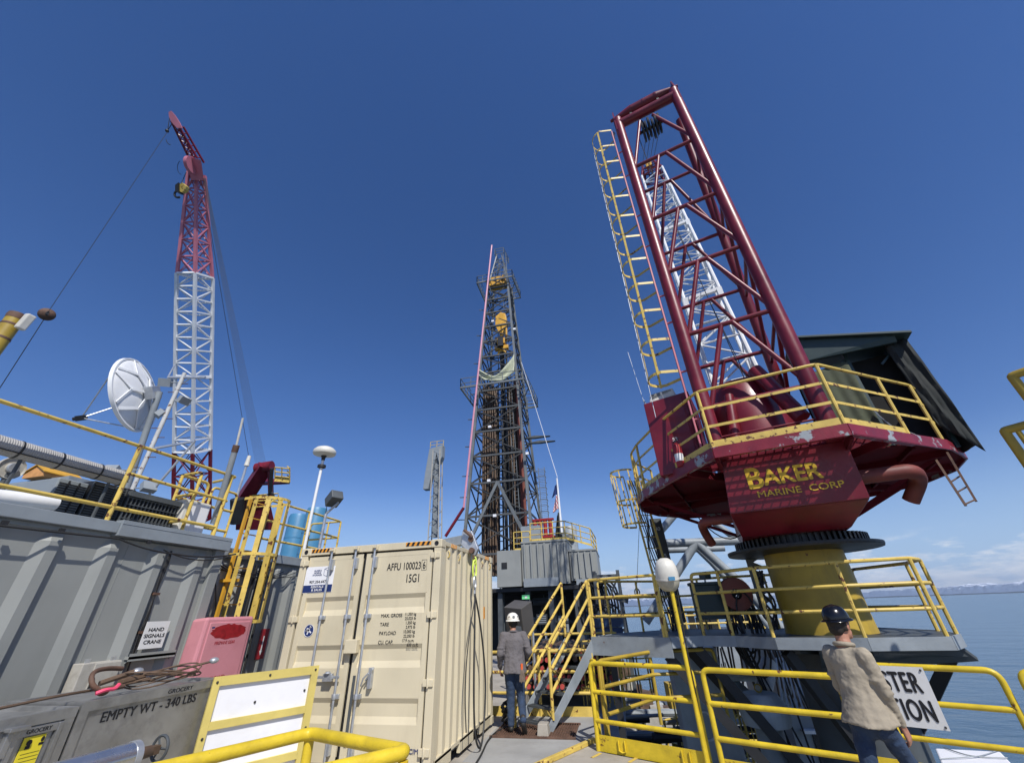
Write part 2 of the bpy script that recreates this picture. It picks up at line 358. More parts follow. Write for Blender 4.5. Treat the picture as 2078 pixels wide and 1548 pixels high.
# ================================================================== SETTING
SEA = -30.0
b = MB(); rings = [0, 60, 400, 3000, 20000, 90000]; n = 64
vs = [Vector((0, 0, SEA))]; fs = []
for r in rings[1:]: vs += [Vector((r*math.cos(2*math.pi*i/n), r*math.sin(2*math.pi*i/n), SEA)) for i in range(n)]
fs += [(0, 1+i, 1+(i+1) % n) for i in range(n)]
for k in range(len(rings)-2):
    a, c = 1+k*n, 1+(k+1)*n; fs += [(a+i, c+i, c+(i+1) % n, a+(i+1) % n) for i in range(n)]
b.add(vs, fs); structure(b.build('sea', 'water', base=(0, 0, SEA)))
# far shore: low dark bank and the snow mountains behind it
m = bpy.data.materials.new('mountain'); m.use_nodes = True; t = m.node_tree; pb = t.nodes['Principled BSDF']; pb.inputs['Roughness'].default_value = .95
g = N(t, 'ShaderNodeNewGeometry'); sp_ = N(t, 'ShaderNodeSeparateXYZ'); t.links.new(g.outputs['Position'], sp_.inputs[0])
nn = N(t, 'ShaderNodeTexNoise'); nn.inputs['Scale'].default_value = .0022; nn.inputs['Detail'].default_value = 8; t.links.new(g.outputs['Position'], nn.inputs[0])
zz = math_n(t, 'ADD', math_n(t, 'MULTIPLY', sp_.outputs[2], 1/900.0), nn.outputs[0])
mr = N(t, 'ShaderNodeMapRange'); mr.inputs[1].default_value = .95; mr.inputs[2].default_value = 1.12; t.links.new(zz, mr.inputs[0])
mm = N(t, 'ShaderNodeMixRGB'); mm.inputs[1].default_value = (.12, .17, .26, 1); mm.inputs[2].default_value = (.75, .80, .88, 1); t.links.new(mr.outputs[0], mm.inputs[0]); t.links.new(mm.outputs[0], pb.inputs['Base Color'])  # blue-grey rock colour has some distance haze painted in
MATS['mountain'] = m
rnd = random.Random(3)
def ridge(az0, az1, D, hfun, n, m_, name, rows=6, depth=6000):
    vs = []; fs = []
    for j in range(rows):
        tj = j/(rows-1)
        for i in range(n):
            a = az0+(az1-az0)*i/(n-1); h = hfun(i)*math.sin(math.pi/2*(tj))**1.1*(1+.25*(rnd.random()-.5)*(0 < tj < 1)); d = D+depth*tj
            vs.append(Vector((math.sin(a)*d, math.cos(a)*d, SEA-5+h)))
    for j in range(rows-1):
        for i in range(n-1): a = j*n+i; fs.append((a, a+1, a+n+1, a+n))
    o = MB().add(vs, fs).build(name, m_); structure(o); return o
hh = [0]*400
for k, amp in ((6, 420), (14, 330), (35, 230), (80, 130), (180, 60)):
    pts = [rnd.random() for _ in range(k+2)]
    for i in range(400): x = i/399*k; j = int(x); f_ = x-j; hh[i] += amp*(pts[j]*(1-f_)+pts[j+1]*f_)
ridge(rad(-25), rad(75), 40000, lambda i: max(60, hh[i]*1.5-420)*min(1, i/60+.25), 400, 'mountain', 'mountains')
mat('shore', (.05, .07, .09), .95, var=.2, vs=.001)
ridge(rad(-30), rad(80), 16000, lambda i: 26+14*rnd.random(), 160, 'shore', 'far_shore', 3, 1500)
# our deck ----------------------------------------------------------
def slab(name, poly, z0, z1, m_):
    return structure(MB().prism([Vector((x, y, z0)) for x, y in poly], (0, 0, z1-z0)).build(name, m_))
G0, G1 = Vector((-.64, 7.92, 0)), Vector((3.1, 6.02, 0))
slab('deck', [(-14, -7), (6.5, -7), (6.5, 4.9), (G1.x, G1.y-.04), (G0.x, G0.y-.04), (-.68, 10.05), (-2.75, 10.05), (-3.0, 22), (-14, 22)], -.35, 0, 'concrete')
slab('deck_plate', [(-2.5, 7.2), (-1.33, 7.2), (-.72, 8.30), (-.70, 10.0), (-2.5, 10.0)], 0, .004, 'deck_grey')
MBk = MB().beam((-1.95, 6.05, .03), (-.70, 8.33, .03), .07, .06); structure(MBk.build('yellow_kerb', 'yellow_pale', bevel=.01))
for k, (u, v) in enumerate(((1210, 1532), (1285, 1541))):
    p = atz(u, v, .002); structure(MB().box(p+Vector((0, 0, .001)), (.05, .24, .002), Matrix.Rotation(-.5, 3, 'Z')).build('deck_marking', 'yellow_pale'))
# rusty grating panel let in the deck where the first man walks
t = thing('deck_grating', 'rusty steel grating panel at the foot of the stairs', 'grating', (-2.0, 8.9, 0))
b = MB()
for i in range(34): b.bx((-2.42+i*.042, 8.45, .006), (-2.41+i*.042, 9.35, .03))
for i in range(10): b.bx((-2.43, 8.45+i*.1, .008), (-1.02, 8.458+i*.1, .026))
b.bx((-2.45, 8.42, .006), (-1.0, 8.45, .034)); b.bx((-2.45, 9.35, .006), (-1.0, 9.38, .034)); b.build('grate_bars', 'rusty', t)
# lower decks of the platform -----------------------------------------
slab('lower_deck', [(-16, 10.06), (-2.76, 10.06), (-.2, 10.06), (3.4, 12), (4.6, 30), (4, 38), (-16, 60)], -4.6, -4.2, 'grey_dark')
for (x, y) in ((-13, 0), (5, -4), (4, 20), (-13, 30), (6, 34)):
    tag(MB().tube((x, y, SEA-2), (x, y, -4.6), 1.9, 24).build('platform_leg', 'grey_dark', base=(x, y, SEA)), 'huge tubular steel leg standing in the sea under the platform', 'platform leg', 'legs of the platform')

# ================================================================== PEDESTAL CRANE
CA = rad(14.9); CC = Vector((3.705, 9.763, 0)); EX = Vector((math.cos(CA), -math.sin(CA), 0)); EY = Vector((math.sin(CA), math.cos(CA), 0))
def K(s, q, z): return CC+EX*s+EY*q+Vector((0, 0, z))
CM = Matrix((EX, EY, Vector((0, 0, 1)))).transposed()
crane = thing('pedestal_crane', 'dark red pedestal crane with white lattice boom, slewing on a thick yellow column', 'crane', K(0, 0, 1.3))
# pedestal
MB().lathe(K(0, 0, 0), [(.72, 1.3), (.70, 1.6), (.68, 2.66)], 40).build('pedestal', 'yellow_dull', crane)  # ochre is darkened to carry the shade under the slewing deck
b = MB().lathe(K(0, 0, 0), [(.74, -8), (.74, -1.2), (.74, .4), (.74, 1.16)], 40); b.build('pedestal_base', 'grey_dark', crane)
MB().lathe(K(0, 0, 0), [(.5, 2.64), (1.33, 2.67), (1.34, 2.70), (1.34, 2.735), (1.15, 2.745), (.5, 2.745)], 48, smooth=False).build('flange', 'black_metal', crane)
b = MB().lathe(K(0, 0, 0), [(.9, 2.745), (1.10, 2.745), (1.10, 2.90), (.9, 2.90)], 60, smooth=False)
for i in range(72):
    a = 2*math.pi*i/72; M = Matrix.Rotation(a, 3, 'Z'); b.box(K(0, 0, 2.82)+M @ Vector((1.125, 0, 0)), (.06, .045, .15), M)
b.build('slewing_gear', 'black_metal', crane)
# turret
def hx(b, lo, hi):  # lo/hi: (s0,s1,q0,q1,z)
    f_ = lambda s0, s1, q0, q1, z: [K(s0, q0, z), K(s1, q0, z), K(s1, q1, z), K(s0, q1, z)]
    return b.hexa(f_(*lo)+f_(*hi))
b = MB(); hx(b, (-1.06, .95, -2.1, 1.4, 3.2), (-.95, .96, -2.2134, 1.6, 4.13)); hx(b, (-.98, .72, -1.3, 1.1, 2.9), (-1.06, .95, -2.08, 1.4, 3.197))
tur = b.build('turret', 'red', crane, bevel=.012)
FC = CM @ Matrix.Rotation(rad(90), 3, 'X')
# slightly tilted plate: letters stand just proud of it
def tq(z): return -2.2+(-2.1+2.2)*((4.02-z)/.82) - .006
FCt = CM @ Matrix.Rotation(rad(90)+math.atan(.1/.82), 3, 'X')
text('B', K(-.66, tq(3.60), 3.575), .36, 'ink_yellow', tur, FCt, .95, bold=.045)
text('AKER', K(-.385, tq(3.62), 3.60), .27, 'ink_yellow', tur, FCt, .95, bold=.045, sp=.98)
text('MARINE  CORP', K(-.56, tq(3.42), 3.415), .105, 'ink_yellow', tur, FCt, 1.28, bold=.02, sp=1.0)
b = MB()
for i in range(2): b.box(K(-.56, tq(3.66+i*.07)-.004, 3.70+i*.10), (.24, .004, .006), CM)
b.build('letter_stripe', 'red', tur)
# deck outline (local s,q)
RIM = [(-1.04, -2.88), (.9, -2.88), (1.98, -1.66), (2.62, -.95), (3.08, -.1), (3.22, .9), (3.0, 1.8), (2.4, 2.6), (1.2, 3.1), (-1.2, 3.1), (-2.2, 2.75), (-2.85, 1.85), (-3.1, .9), (-3.0, 0), (-2.72, -.6), (-2.14, -1.5)]
b = MB(); nR = len(RIM)
for i in range(nR):
    a, c = RIM[i], RIM[(i+1) % nR]; A, B = K(a[0], a[1], 4.105), K(c[0], c[1], 4.105); b.beam(A, B, .03, .19)
    if i in (0, 1, 15, 14): b.beam(A+Vector((0, 0, -.075))+EY*.06, B+Vector((0, 0, -.075))+EY*.06, .12, .012)
b.build('deck_rim', 'red_patched', crane)
# deck plate (solid, behind) and grating (front)
def clip(poly, axis, val, keep):
    out = []
    for i in range(len(poly)):
        a, c = poly[i], poly[(i+1) % len(poly)]; ia = (a[axis]-val)*keep >= 0; ic = (c[axis]-val)*keep >= 0
        if ia: out.append(a)
        if ia != ic: t_ = (val-a[axis])/(c[axis]-a[axis]); out.append((a[0]+(c[0]-a[0])*t_, a[1]+(c[1]-a[1])*t_))
    return out
pp = clip(RIM, 1, -1.45, 1)
MB().prism([K(s, q, 4.10) for s, q in pp], (0, 0, .02)).build('deck_plate', 'red_matt', crane)
def span(poly, axis, val):
    xs = []
    for i in range(len(poly)):
        a, c = poly[i], poly[(i+1) % len(poly)]
        if (a[axis]-val)*(c[axis]-val) < 0: t_ = (val-a[axis])/(c[axis]-a[axis]); xs.append(a[1-axis]+(c[1-axis]-a[1-axis])*t_)
    return (min(xs), max(xs)) if len(xs) >= 2 else None
gp = clip(RIM, 1, -1.46, -1); b = MB()
q = -2.86
while q < -1.47:
    sp2 = span(gp, 1, q)
    if sp2: b.beam(K(sp2[0], q, 4.155), K(sp2[1], q, 4.155), .009, .03)
    q += .062
s_ = -2.1
while s_ < 2.1:
    sp2 = span(gp, 0, s_)
    if sp2: b.beam(K(s_, sp2[0], 4.155), K(s_, sp2[1], 4.155), .012, .02)
    s_ += .135
b.build('deck_grating', 'red', crane)
# beams under the deck
b = MB()
for s, q in ((-3.0, .2), (-2.75, 1.7), (-1.6, -2.1), (1.5, -2.1), (2.7, -.7), (3.1, .6), (2.6, 2.2), (0, 3.0)):
    L = math.hypot(s, q); b.beam(K(s*.9/L, q*.9/L, 4.02), K(s*.985, q*.985, 4.05), .07, .14)
for s0, q0, s1, q1 in ((-.97, -2.1, -1.02, -2.8), (.95, -2.1, .9, -2.8)): b.beam(K(s0, q0, 4.03), K(s1, q1, 4.03), .05, .12)
for s0, q0, s1, q1 in ((-2.7, -.5, -2.5, 2.2), (-2.0, -1.4, -1.9, 2.7), (2.0, -1.4, 2.0, 2.6), (2.65, -.7, 2.7, 2.0)): b.beam(K(s0, q0, 4.06), K(s1, q1, 4.06), .05, .09)
b.beam(K(-1.05, -.6, 3.2), K(-2.6, -.1, 4.0), .07); b.beam(K(-1.05, .9, 3.2), K(-2.5, 1.6, 4.0), .07); b.beam(K(.98, -.6, 3.2), K(2.5, -.5, 4.0), .07); b.beam(K(.98, .9, 3.2), K(2.6, 1.2, 4.0), .07)
b.build('deck_beam', 'red_matt', crane)
# pipes with elbows that come out of the turret
def elbow(pts, r, m_='brown_red', nm='exhaust_pipe'): return MB().pipe(rounded(pts, .22, 6), r, 14).build(nm, m_, crane)
elbow([K(.93, -1.75, 3.60), K(1.74, -1.75, 3.60), K(1.84, -1.45, 3.5), K(1.66, -1.25, 3.22)], .115, 'red_oxide')
elbow([K(-1.0, -1.3, 3.25), K(-1.62, -1.3, 3.25), K(-1.62, -.9, 3.1), K(-1.55, -.7, 2.9)], .085, 'red_oxide')
# railing on the deck
RL = [RIM[11], RIM[12], RIM[13], RIM[14], RIM[15], RIM[0], RIM[1], RIM[2], RIM[3], RIM[4], RIM[5]]
rp = [K(s*.985, q*.985, 4.2) for s, q in RL]; up = Vector((0, 0, 1))
MB().pipe(rounded([p+up*1.12 for p in rp], .12), .027, 8).build('rail', 'yellow_pale', crane)
for h in (.76, .40):
    b = MB()
    for i in range(len(rp)-1): b.beam(rp[i]+up*h, rp[i+1]+up*h, .012, .05)
    b.build('rail', 'yellow_pale', crane)
for i in range(len(rp)): MB().tube(rp[i]-up*.02, rp[i]+up*1.12, .03, 8).build('post', 'yellow_pale', crane)
b = MB()
for i in range(3, 7): b.beam(rp[i]+up*.065, rp[i+1]+up*.065, .008, .13)
b.build('toe_board', 'yellow_pale', crane)
text('BMC - 9', K(-3.14, .95, 4.055), .13, 'ink_yellow', crane, Matrix.Rotation(math.atan2((K(-2.72, -.6, 0)-K(-3.1, .9, 0)).y, (K(-2.72, -.6, 0)-K(-3.1, .9, 0)).x), 3, 'Z') @ FX, 1.0, bold=.03) if False else None
p0, p1 = K(-3.03, .12, 4.06), K(-2.74, -.63, 4.06); dd = (p1-p0).normalized(); nrm = dd.cross(up)
text('BMC-9', p0+nrm*.022+dd*.02, .115, 'ink_yellow', crane, Matrix.Rotation(math.atan2(dd.y, dd.x), 3, 'Z') @ FX, 1.35, bold=.03)
# ---- mast (gantry): two vertical front legs, two raking rear legs
ZT = 15.75
def leg(a, c, r=.137): MB().tube(a, c, r, 16).build('mast_leg', 'red', crane)
SL, SR = -.95, .82
leg(K(SL, -2.3, 4.13), K(SL, -2.3, ZT)); leg(K(SR, -2.3, 4.13), K(SR, -2.3, ZT))
def rq(z): return -1.55+(15.6-z)*.19
leg(K(SL, rq(4.13), 4.13), K(SL, rq(15.4), 15.4), .12); leg(K(SR, rq(4.13), 4.13), K(SR, rq(15.4), 15.4), .12)
b = MB(); zz_ = [13.1, 10.75, 8.83, 6.95, 5.2]; mid = (SL+SR)/2
for i, z in enumerate(zz_): b.tube(K(SL, -2.3, z), K(SR, -2.3, z), .052 if i < 4 else .035, 10)
b.tube(K(mid+.12, -2.3, 15.1), K(SR, -2.3, 13.15), .05, 10); b.tube(K(mid-.28, -2.3, 15.1), K(SL+.1, -2.3, 13.15), .05, 10)
for i in range(4):
    z0, z1 = zz_[i], zz_[i+1]; b.tube(K(mid+.09, -2.3, z0), K(SR, -2.3, z1), .05, 10); b.tube(K(mid-.12, -2.3, z0), K(SL+.12, -2.3, z1), .05, 10)
b.tube(K(SL, -2.3, 4.55), K(SR, -2.3, 4.55), .02, 8)
b.build('mast_brace', 'red', crane)
b = MB(); zr = [13.35, 10.95, 9.1, 7.3, 5.6]
for z in zr: b.tube(K(SL, rq(z), z), K(SR, rq(z), z), .05, 10)
for i in range(4):
    z0, z1 = zr[i], zr[i+1]; b.tube(K(mid+.09, rq(z0), z0), K(SR, rq(z1), z1), .048, 10); b.tube(K(mid-.1, rq(z0), z0), K(SL+.1, rq(z1), z1), .048, 10)
for s in (SL, SR):
    for z0, z1 in ((13.1, 10.95), (10.75, 9.1), (8.83, 7.3), (6.95, 5.6)): b.tube(K(s, -2.3, z0), K(s, rq(z1), z1), .045, 8); b.tube(K(s, -2.3, z0), K(s, rq(z0), z0), .04, 8)
b.build('mast_brace', 'red', crane)
# mast head
hd = MB().tube(K(SL-.05, -2.28, 15.5), K(SR+.05, -2.28, 15.5), .15, 18).build('mast_head', 'red', crane)
b = MB()
for s in (SL-.08, SR+.08): b.prism([K(s-.02, -2.42, 15.1), K(s-.02, -2.1, 15.1), K(s-.02, -2.0, 16.55), K(s-.02, -2.14, 16.6), K(s-.02, -2.42, 15.6)], EX*.04)
b.build('side_plate', 'red', hd)
b = MB(); n_ = 10; prof = [(SL-.22, .05), (SL-.05, .07), (SL+.45, .17), (SR-.45, .17), (SR+.05, .07), (SR+.22, .05)]
for (s0, r0), (s1, r1) in zip(prof[:-1], prof[1:]): b.tube(K(s0, -2.07, 16.28), K(s1, -2.07, 16.28), r0, 12, r1)
for s in (SL+.5, mid, SR-.5): b.tube(K(s-.01, -2.07, 16.28), K(s+.01, -2.07, 16.28), .185, 14)
b.build('equaliser_beam', 'red', hd)
b = MB()
for s in (SL+.45, SR-.45): b.beam(K(s, -2.2, 15.55), K(s, -2.08, 16.2), .08)
b.build('head_strut', 'black_metal', hd)
shv = MB()
for i, s in enumerate((-.34, -.24, -.14, -.04, .06, .16)):
    shv.tube(K(s, -2.05+.03*(i % 2), 14.85+.06*(i % 3)), K(s+.05, -2.05+.03*(i % 2), 14.85+.06*(i % 3)), .3, 18)
shv.tube(K(-.5, -2.05, 14.9), K(.32, -2.05, 14.95), .05, 8); shv.beam(K(-.25, -2.1, 15.0), K(-.28, -2.1, 15.4), .05); shv.beam(K(.1, -2.1, 15.0), K(.12, -2.1, 15.4), .05)
shv.build('sheave_block', 'black_metal', crane)
# ---- boom
B0, B1, B2 = K(0, .35, 5.0), K(0, 4.75, 21.3), K(0, 5.2, 22.9)
bd = (B1-B0).normalized(); bn = EX.cross(bd).normalized()
if bn.dot(EY) < 0: bn = -bn
def lattice(b_ch, b_br, A, B, sx, wx0, wx1, sy, wy0, wy1, nb, rc, rb, faces='0123', rungs=True, n=6, box=False):
    c = lambda t_, i, j: A.lerp(B, t_)+sx*((wx0+(wx1-wx0)*t_)*i)+sy*((wy0+(wy1-wy0)*t_)*j)
    cs = [(-1, -1), (1, -1), (1, 1), (-1, 1)]
    for i, j in cs:
        if box: b_ch.beam(c(0, i, j), c(1, i, j), rc*1.8)
        else: b_ch.tube(c(0, i, j), c(1, i, j), rc, 8)
    for k in range(nb):
        t0, t1 = k/nb, (k+1)/nb
        for f_ in range(4):
            p, q_ = cs[f_], cs[(f_+1) % 4]
            a, d_ = (p, q_) if k % 2 == 0 else (q_, p)
            b_br.tube(c(t0, *a), c(t1, *d_), rb, n, cap=False)
            if rungs: b_br.tube(c(t0, *p), c(t0, *q_), rb*.9, n, cap=False)
bc, bb = MB(), MB()
Bf = B0.lerp(B1, .1)
lattice(bc, bb, Bf, B1, EX, .55, .52, bn, .42, .42, 17, .06, .026)
boom = bc.build('boom', 'white_paint', crane, weld=False); bb.build('boom_lacing', 'white_paint', boom, weld=False)
bc, bb = MB(), MB(); lattice(bc, bb, B0, Bf, EX, .42, .55, bn, .2, .42, 2, .06, .04); lattice(bc, bb, B1, B2, EX, .52, .30, bn, .42, .25, 3, .055, .03)
for i in (-.34, -.1, .1, .34): bc.box(B2+EX*i+bn*.1, (.05, .6, .7), CM)
bc.build('boom_end', 'red', boom, weld=False); bb.build('end_lacing', 'red', boom, weld=False)
b = MB()
for s in (-.52, .52):
    for k in (.33, .62, .86): b.box(B0.lerp(B1, k)+EX*s-bn*.42, (.15, .18, .3), CM)
b.box(B0.lerp(B1, .63)-bn*.42, (1.0, .1, .12), CM); b.box(B0.lerp(B1, .34)-bn*.42, (1.0, .1, .12), CM)
b.build('splice_plate', 'white_paint', boom)
b = MB().box(B2-bd*.35-bn*.3, (.3, .2, .35), CM); b.build('boom_light', 'crown_yellow', boom)
b = MB()
for i, s in enumerate((-.3, -.16, -.02, .12)): b.tube(K(s, -2.0, 14.7), B2+EX*(s*1.3), .012, 5)
b.wire(B2-bd*1.5-bn*.5, K(.05, -1.0, 5.7), .013, .35); b.wire(B0.lerp(B1, .7)-bn*.5, K(.2, -.6, 5.4), .011, .5)
b.tube(K(-.5, -2.03, 14.85), K(-.47, -2.0, 12.9), .012, 5)
b.build('hoist_rope', 'black_metal', crane)
# ---- machinery on deck
b = MB().lathe(K(-.18, -1.15, 0), [(.74, 4.13), (.74, 5.15), (.62, 5.75), (.5, 5.95), (.02, 5.98)], 28); b.build('winch_housing', 'red', crane)
b = MB().tube(K(.16, -1.75, 6.0), K(.55, -2.05, 4.7), .14, 14); b.tube(K(-.45, -1.8, 5.55), K(-.62, -1.95, 4.4), .09, 12, .12); b.build('boom_hoist_cylinder', 'red', crane)
b = MB()
for i in range(16): b.box(K(-.9+i*.1+.02*rnd.random(), -2.0+.1*rnd.random(), 4.2+.08*rnd.random()), (.07, .15, .12+.12*rnd.random()), CM)
b.box(K(-.2, -2.05, 4.25), (.5, .2, .2), CM); b.build('hydraulic_block', 'galv', crane)
b = MB()
for i in range(5): b.wire(K(-.7+.25*i, -2.15, 4.3), K(-.5+.3*i, -1.5, 4.6), .012, .15)
b.build('hose', 'black_rubber', crane)
# machinery house on the left of the deck with its air conditioner
b = MB().hexa([K(-2.12, -1.85, 4.13), K(-1.18, -1.95, 4.13), K(-1.1, -.6, 4.13), K(-2.0, -.4, 4.13), K(-2.14, -1.85, 5.78), K(-1.18, -1.95, 5.80), K(-1.1, -.6, 5.8), K(-2.0, -.4, 5.78)])
mh = b.build('machinery_house', 'red', crane, bevel=.01)
b = MB()
for z in (4.5, 5.1): b.beam(K(-1.22, -1.975, z-.25), K(-1.22, -1.975, z+.25), .05, .02)
b.beam(K(-1.30, -1.97, 4.2), K(-1.30, -1.97, 5.7), .06, .05); b.build('angle_trim', 'red', mh)
text('52', K(-1.72, -1.925, 4.78), .07, 'ink_white', mh, FC, 1.1, bold=.02)
ac = MB().hexa([K(-2.02, -1.78, 5.80), K(-1.42, -1.85, 5.81), K(-1.40, -1.15, 5.81), K(-2.0, -1.1, 5.80), K(-1.98, -1.74, 6.03), K(-1.47, -1.80, 6.04), K(-1.45, -1.2, 6.04), K(-1.96, -1.15, 6.03)]).build('air_conditioner', 'plastic_white', mh, bevel=.03)
b = MB()
for i in range(7): b.beam(K(-1.95, -1.775, 5.84+i*.025), K(-1.75, -1.79, 5.84+i*.025), .006, .008)
for i in range(7): b.beam(K(-1.70, -1.793, 5.84+i*.025), K(-1.50, -1.81, 5.84+i*.025), .006, .008)
b.build('vent_slats', 'black_metal', ac)
b = MB().tube(K(-2.1, -1.8, 5.78), K(-2.13, -1.8, 5.9), .02, 6); b.tube(K(-2.13, -1.8, 5.9), K(-2.25, -1.75, 7.3), .005, 5); b.build('whip_antenna', 'galv', mh)
# ---- operator's cab
def rz(s): return 6.98-.30*(s-1.15)
b = MB(); b.hexa([K(1.12, -1.0, rz(1.12)-.05), K(3.05, -1.0, rz(3.05)-.05), K(3.05, .5, rz(3.05)-.05), K(1.12, .5, rz(1.12)-.05), K(1.12, -1.0, rz(1.12)), K(3.05, -1.0, rz(3.05)), K(3.05, .5, rz(3.05)), K(1.12, .5, rz(1.12))])
cab = b.build('cab', 'dark_green', crane, bevel=.004)
b = MB().hexa([K(1.15, -.86, 6.35), K(2.82, -.86, 6.30), K(2.82, -.80, 6.30), K(1.15, -.80, 6.35), K(1.15, -.90, rz(1.15)-.06), K(2.82, -.90, rz(2.82)-.06), K(2.82, -.84, rz(2.82)-.06), K(1.15, -.84, rz(1.15)-.06)])
b.build('visor', 'dark_green', cab)
b = MB()
for s, q in ((1.3, -.6), (2.0, -.6), (2.85, -.6), (2.85, .4), (1.3, .4)): b.beam(K(s, q, 4.13), K(s, q, rz(s)-.05), .07)
b.beam(K(2.85, -.6, 6.3), K(2.5, -.6, 6.0), .04); b.beam(K(2.0, -.6, 6.3), K(1.7, -.6, 6.1), .04); b.build('cab_frame', 'dark_green', cab)
def sheet(nu, nv, fn, thick=.006):
    b = MB(); vs = [Vector(fn(i/nu, j/nv)) for j in range(nv+1) for i in range(nu+1)]
    fs = [(j*(nu+1)+i, j*(nu+1)+i+1, (j+1)*(nu+1)+i+1, (j+1)*(nu+1)+i) for j in range(nv) for i in range(nu)]
    return b.add(vs, fs, True)
def solid(o, th): md = o.modifiers.new('solid', 'SOLIDIFY'); md.thickness = th; md.offset = 0; return o
r2 = random.Random(11)
def wav(a, b_, amp): return amp*(math.sin(a*9+b_*3)+.6*math.sin(a*21+b_*7)+.4*math.sin(b_*17+a*4))
solid(sheet(24, 24, lambda i, j: K(1.18+.78*i, -.72+.012*math.sin(i*23+j*2)+wav(i, j, .008), 4.18+1.98*j-.04*math.sin(i*6))).build('tarp', 'canvas_olive', cab), .008)
solid(sheet(30, 24, lambda i, j: K(2.98+.05*math.sin(j*3.0)*(1-j)+wav(i, j, .012)+.06*(1-j), -.75+1.15*i, 4.1+(rz(2.98)-4.15)*j)).build('tarp', 'canvas_dark', cab), .008)
solid(sheet(20, 20, lambda i, j: K(1.2+1.7*i, .42+wav(i, j, .02), 4.15+2.2*j)).build('tarp', 'canvas_dark', cab), .008)
solid(sheet(12, 20, lambda i, j: K(2.65+.36*i+.08*(1-j), -.72-.05*i+wav(i, j, .02), 3.95+.6*(1-i)+(2.4-.6*(1-i))*j)).build('tarp', 'canvas_dark', cab), .008)
MB().box(K(2.42, .0, 5.2), (.95, .8, 2.15), CM).build('cab_shade_block', 'painted_shade', cab)  # solid black block painted as the shade inside the cab
MB().box(K(1.25, -.1, 5.2), (.05, 1.0, 2.1), CM).build('cab_wall', 'dark_green', cab)
b = MB().box(K(2.2, .05, 4.45), (.5, .5, .12), CM); b.box(K(2.2, .3, 4.85), (.5, .12, .7), CM); b.box(K(2.2, .05, 4.26), (.2, .2, .25), CM); b.box(K(1.75, -.1, 4.6), (.25, .4, .5), CM); b.build('seat', 'black_rubber', cab)
b = MB(); b.wire(K(1.95, -.78, 5.0), K(2.3, -.8, 4.3), .01, .1); b.wire(K(1.9, -.78, 4.7), K(2.5, -.78, 4.2), .008, -.1); b.build('cable', 'galv', cab)
# ---- caged ladder up the mast
lad = thing('x', '', '', (0, 0, 0)); bpy.data.objects.remove(lad)
b = MB()
for q in (-2.28, -1.9): b.beam(K(-1.22, q, 4.13), K(-1.22, q, 15.35), .03, .06)
z = 4.4
while z < 15.3: b.tube(K(-1.22, -2.28, z), K(-1.22, -1.9, z), .011, 6); z += .3
for z in (14.1, 12.9, 11.1, 9.9, 8.2, 7.4, 6.1, 5.0): b.tube(K(-1.22, -2.28, z), K(SL, -2.3, z), .022, 6)
mlad = b.build('mast_ladder', 'pink', crane)
b = MB(); hoops = [6.15+i*.845 for i in range(12)]
def hp(th): return K(-1.22-.36-.36*math.sin(th), -2.09-.36*math.cos(th), 0)
for z in hoops:
    pts = [K(-1.22, -2.28, z)]+[K(-1.25-.33-.33*math.cos(a), -2.09-.34*math.sin(a), z) for a in [rad(x) for x in range(90, -91, -15)]]+[K(-1.22, -1.9, z)]
    for a, c in zip(pts[:-1], pts[1:]): b.beam(a, c, .010, .065)
for a in (rad(80), rad(25), rad(-20), rad(-70)):
    c = (-1.25-.33-.335*math.cos(a), -2.09-.345*math.sin(a)); b.beam(K(*c, 6.1), K(*c, hoops[-1]+.02), .010, .05 if abs(a) > .6 else .01, up=tuple(EX) if abs(a) > .6 else tuple(EY))
b.build('ladder_cage', 'yellow_pale', mlad)
b = MB().tube(K(-1.92, -2.1, 5.3), K(-1.93, -2.1, 15.0), .008, 5); b.build('guy_wire', 'galv', crane)
b = MB().ell(K(-1.2, -2.05, 15.55), (.07, .07, .1)); b.tube(K(-1.2, -2.05, 15.3), K(-1.2, -2.05, 15.5), .03, 8); b.build('beacon', 'galv', crane)
# hanging ladder at the right of the deck
p = atz(1934, 955, 3.7); b = MB(); d1 = dep(1917, 967, 9.0); 
a0, a1 = aty(1920, 968, 8.1), aty(1960, 1026, 7.9); c0, c1 = aty(1943, 952, 8.1), aty(1981, 1017, 7.9)
b.beam(a0+up*.3, a1, .03); b.beam(c0+up*.3, c1, .03)
for k in (.2, .55, .95): b.tube(a0.lerp(a1, k), c0.lerp(c1, k), .013, 6)
b.build('drop_ladder', 'rusty', crane)
b = MB(); b.wire(K(-1.9, -.2, 3.95), K(-1.0, -1.2, 2.95), .012, .35); b.build('cable', 'black_rubber', crane)
b = MB()
for (s, q) in ((-.4, -2.9), (1.3, -2.5)): b.beam(K(s, q, 4.2), K(s, q, 4.3), .05)
# fire extinguisher in front of the machinery house
fx = thing('fire_extinguisher', 'red fire extinguisher with a white label on the crane deck', 'fire extinguisher', K(-1.66, -2.1, 4.45))
MB().lathe(K(-1.66, -2.1, 4.18), [(0, 0), (.075, 0), (.08, .03), (.08, .38), (.06, .44), (.025, .47), (.025, .5)], 20).build('cylinder', 'ink_red', fx)
MB().lathe(K(-1.66, -2.1, 4.18), [(.0815, .1), (.0815, .25)], 20).build('label', 'ink_white', fx)
b = MB().box(K(-1.66, -2.1, 4.70), (.04, .05, .05), CM); b.beam(K(-1.66, -2.1, 4.72), K(-1.56, -2.12, 4.76), .02, .012); b.wire(K(-1.68, -2.1, 4.69), K(-1.75, -2.12, 4.4), .01, -.1); b.build('valve', 'black_metal', fx)
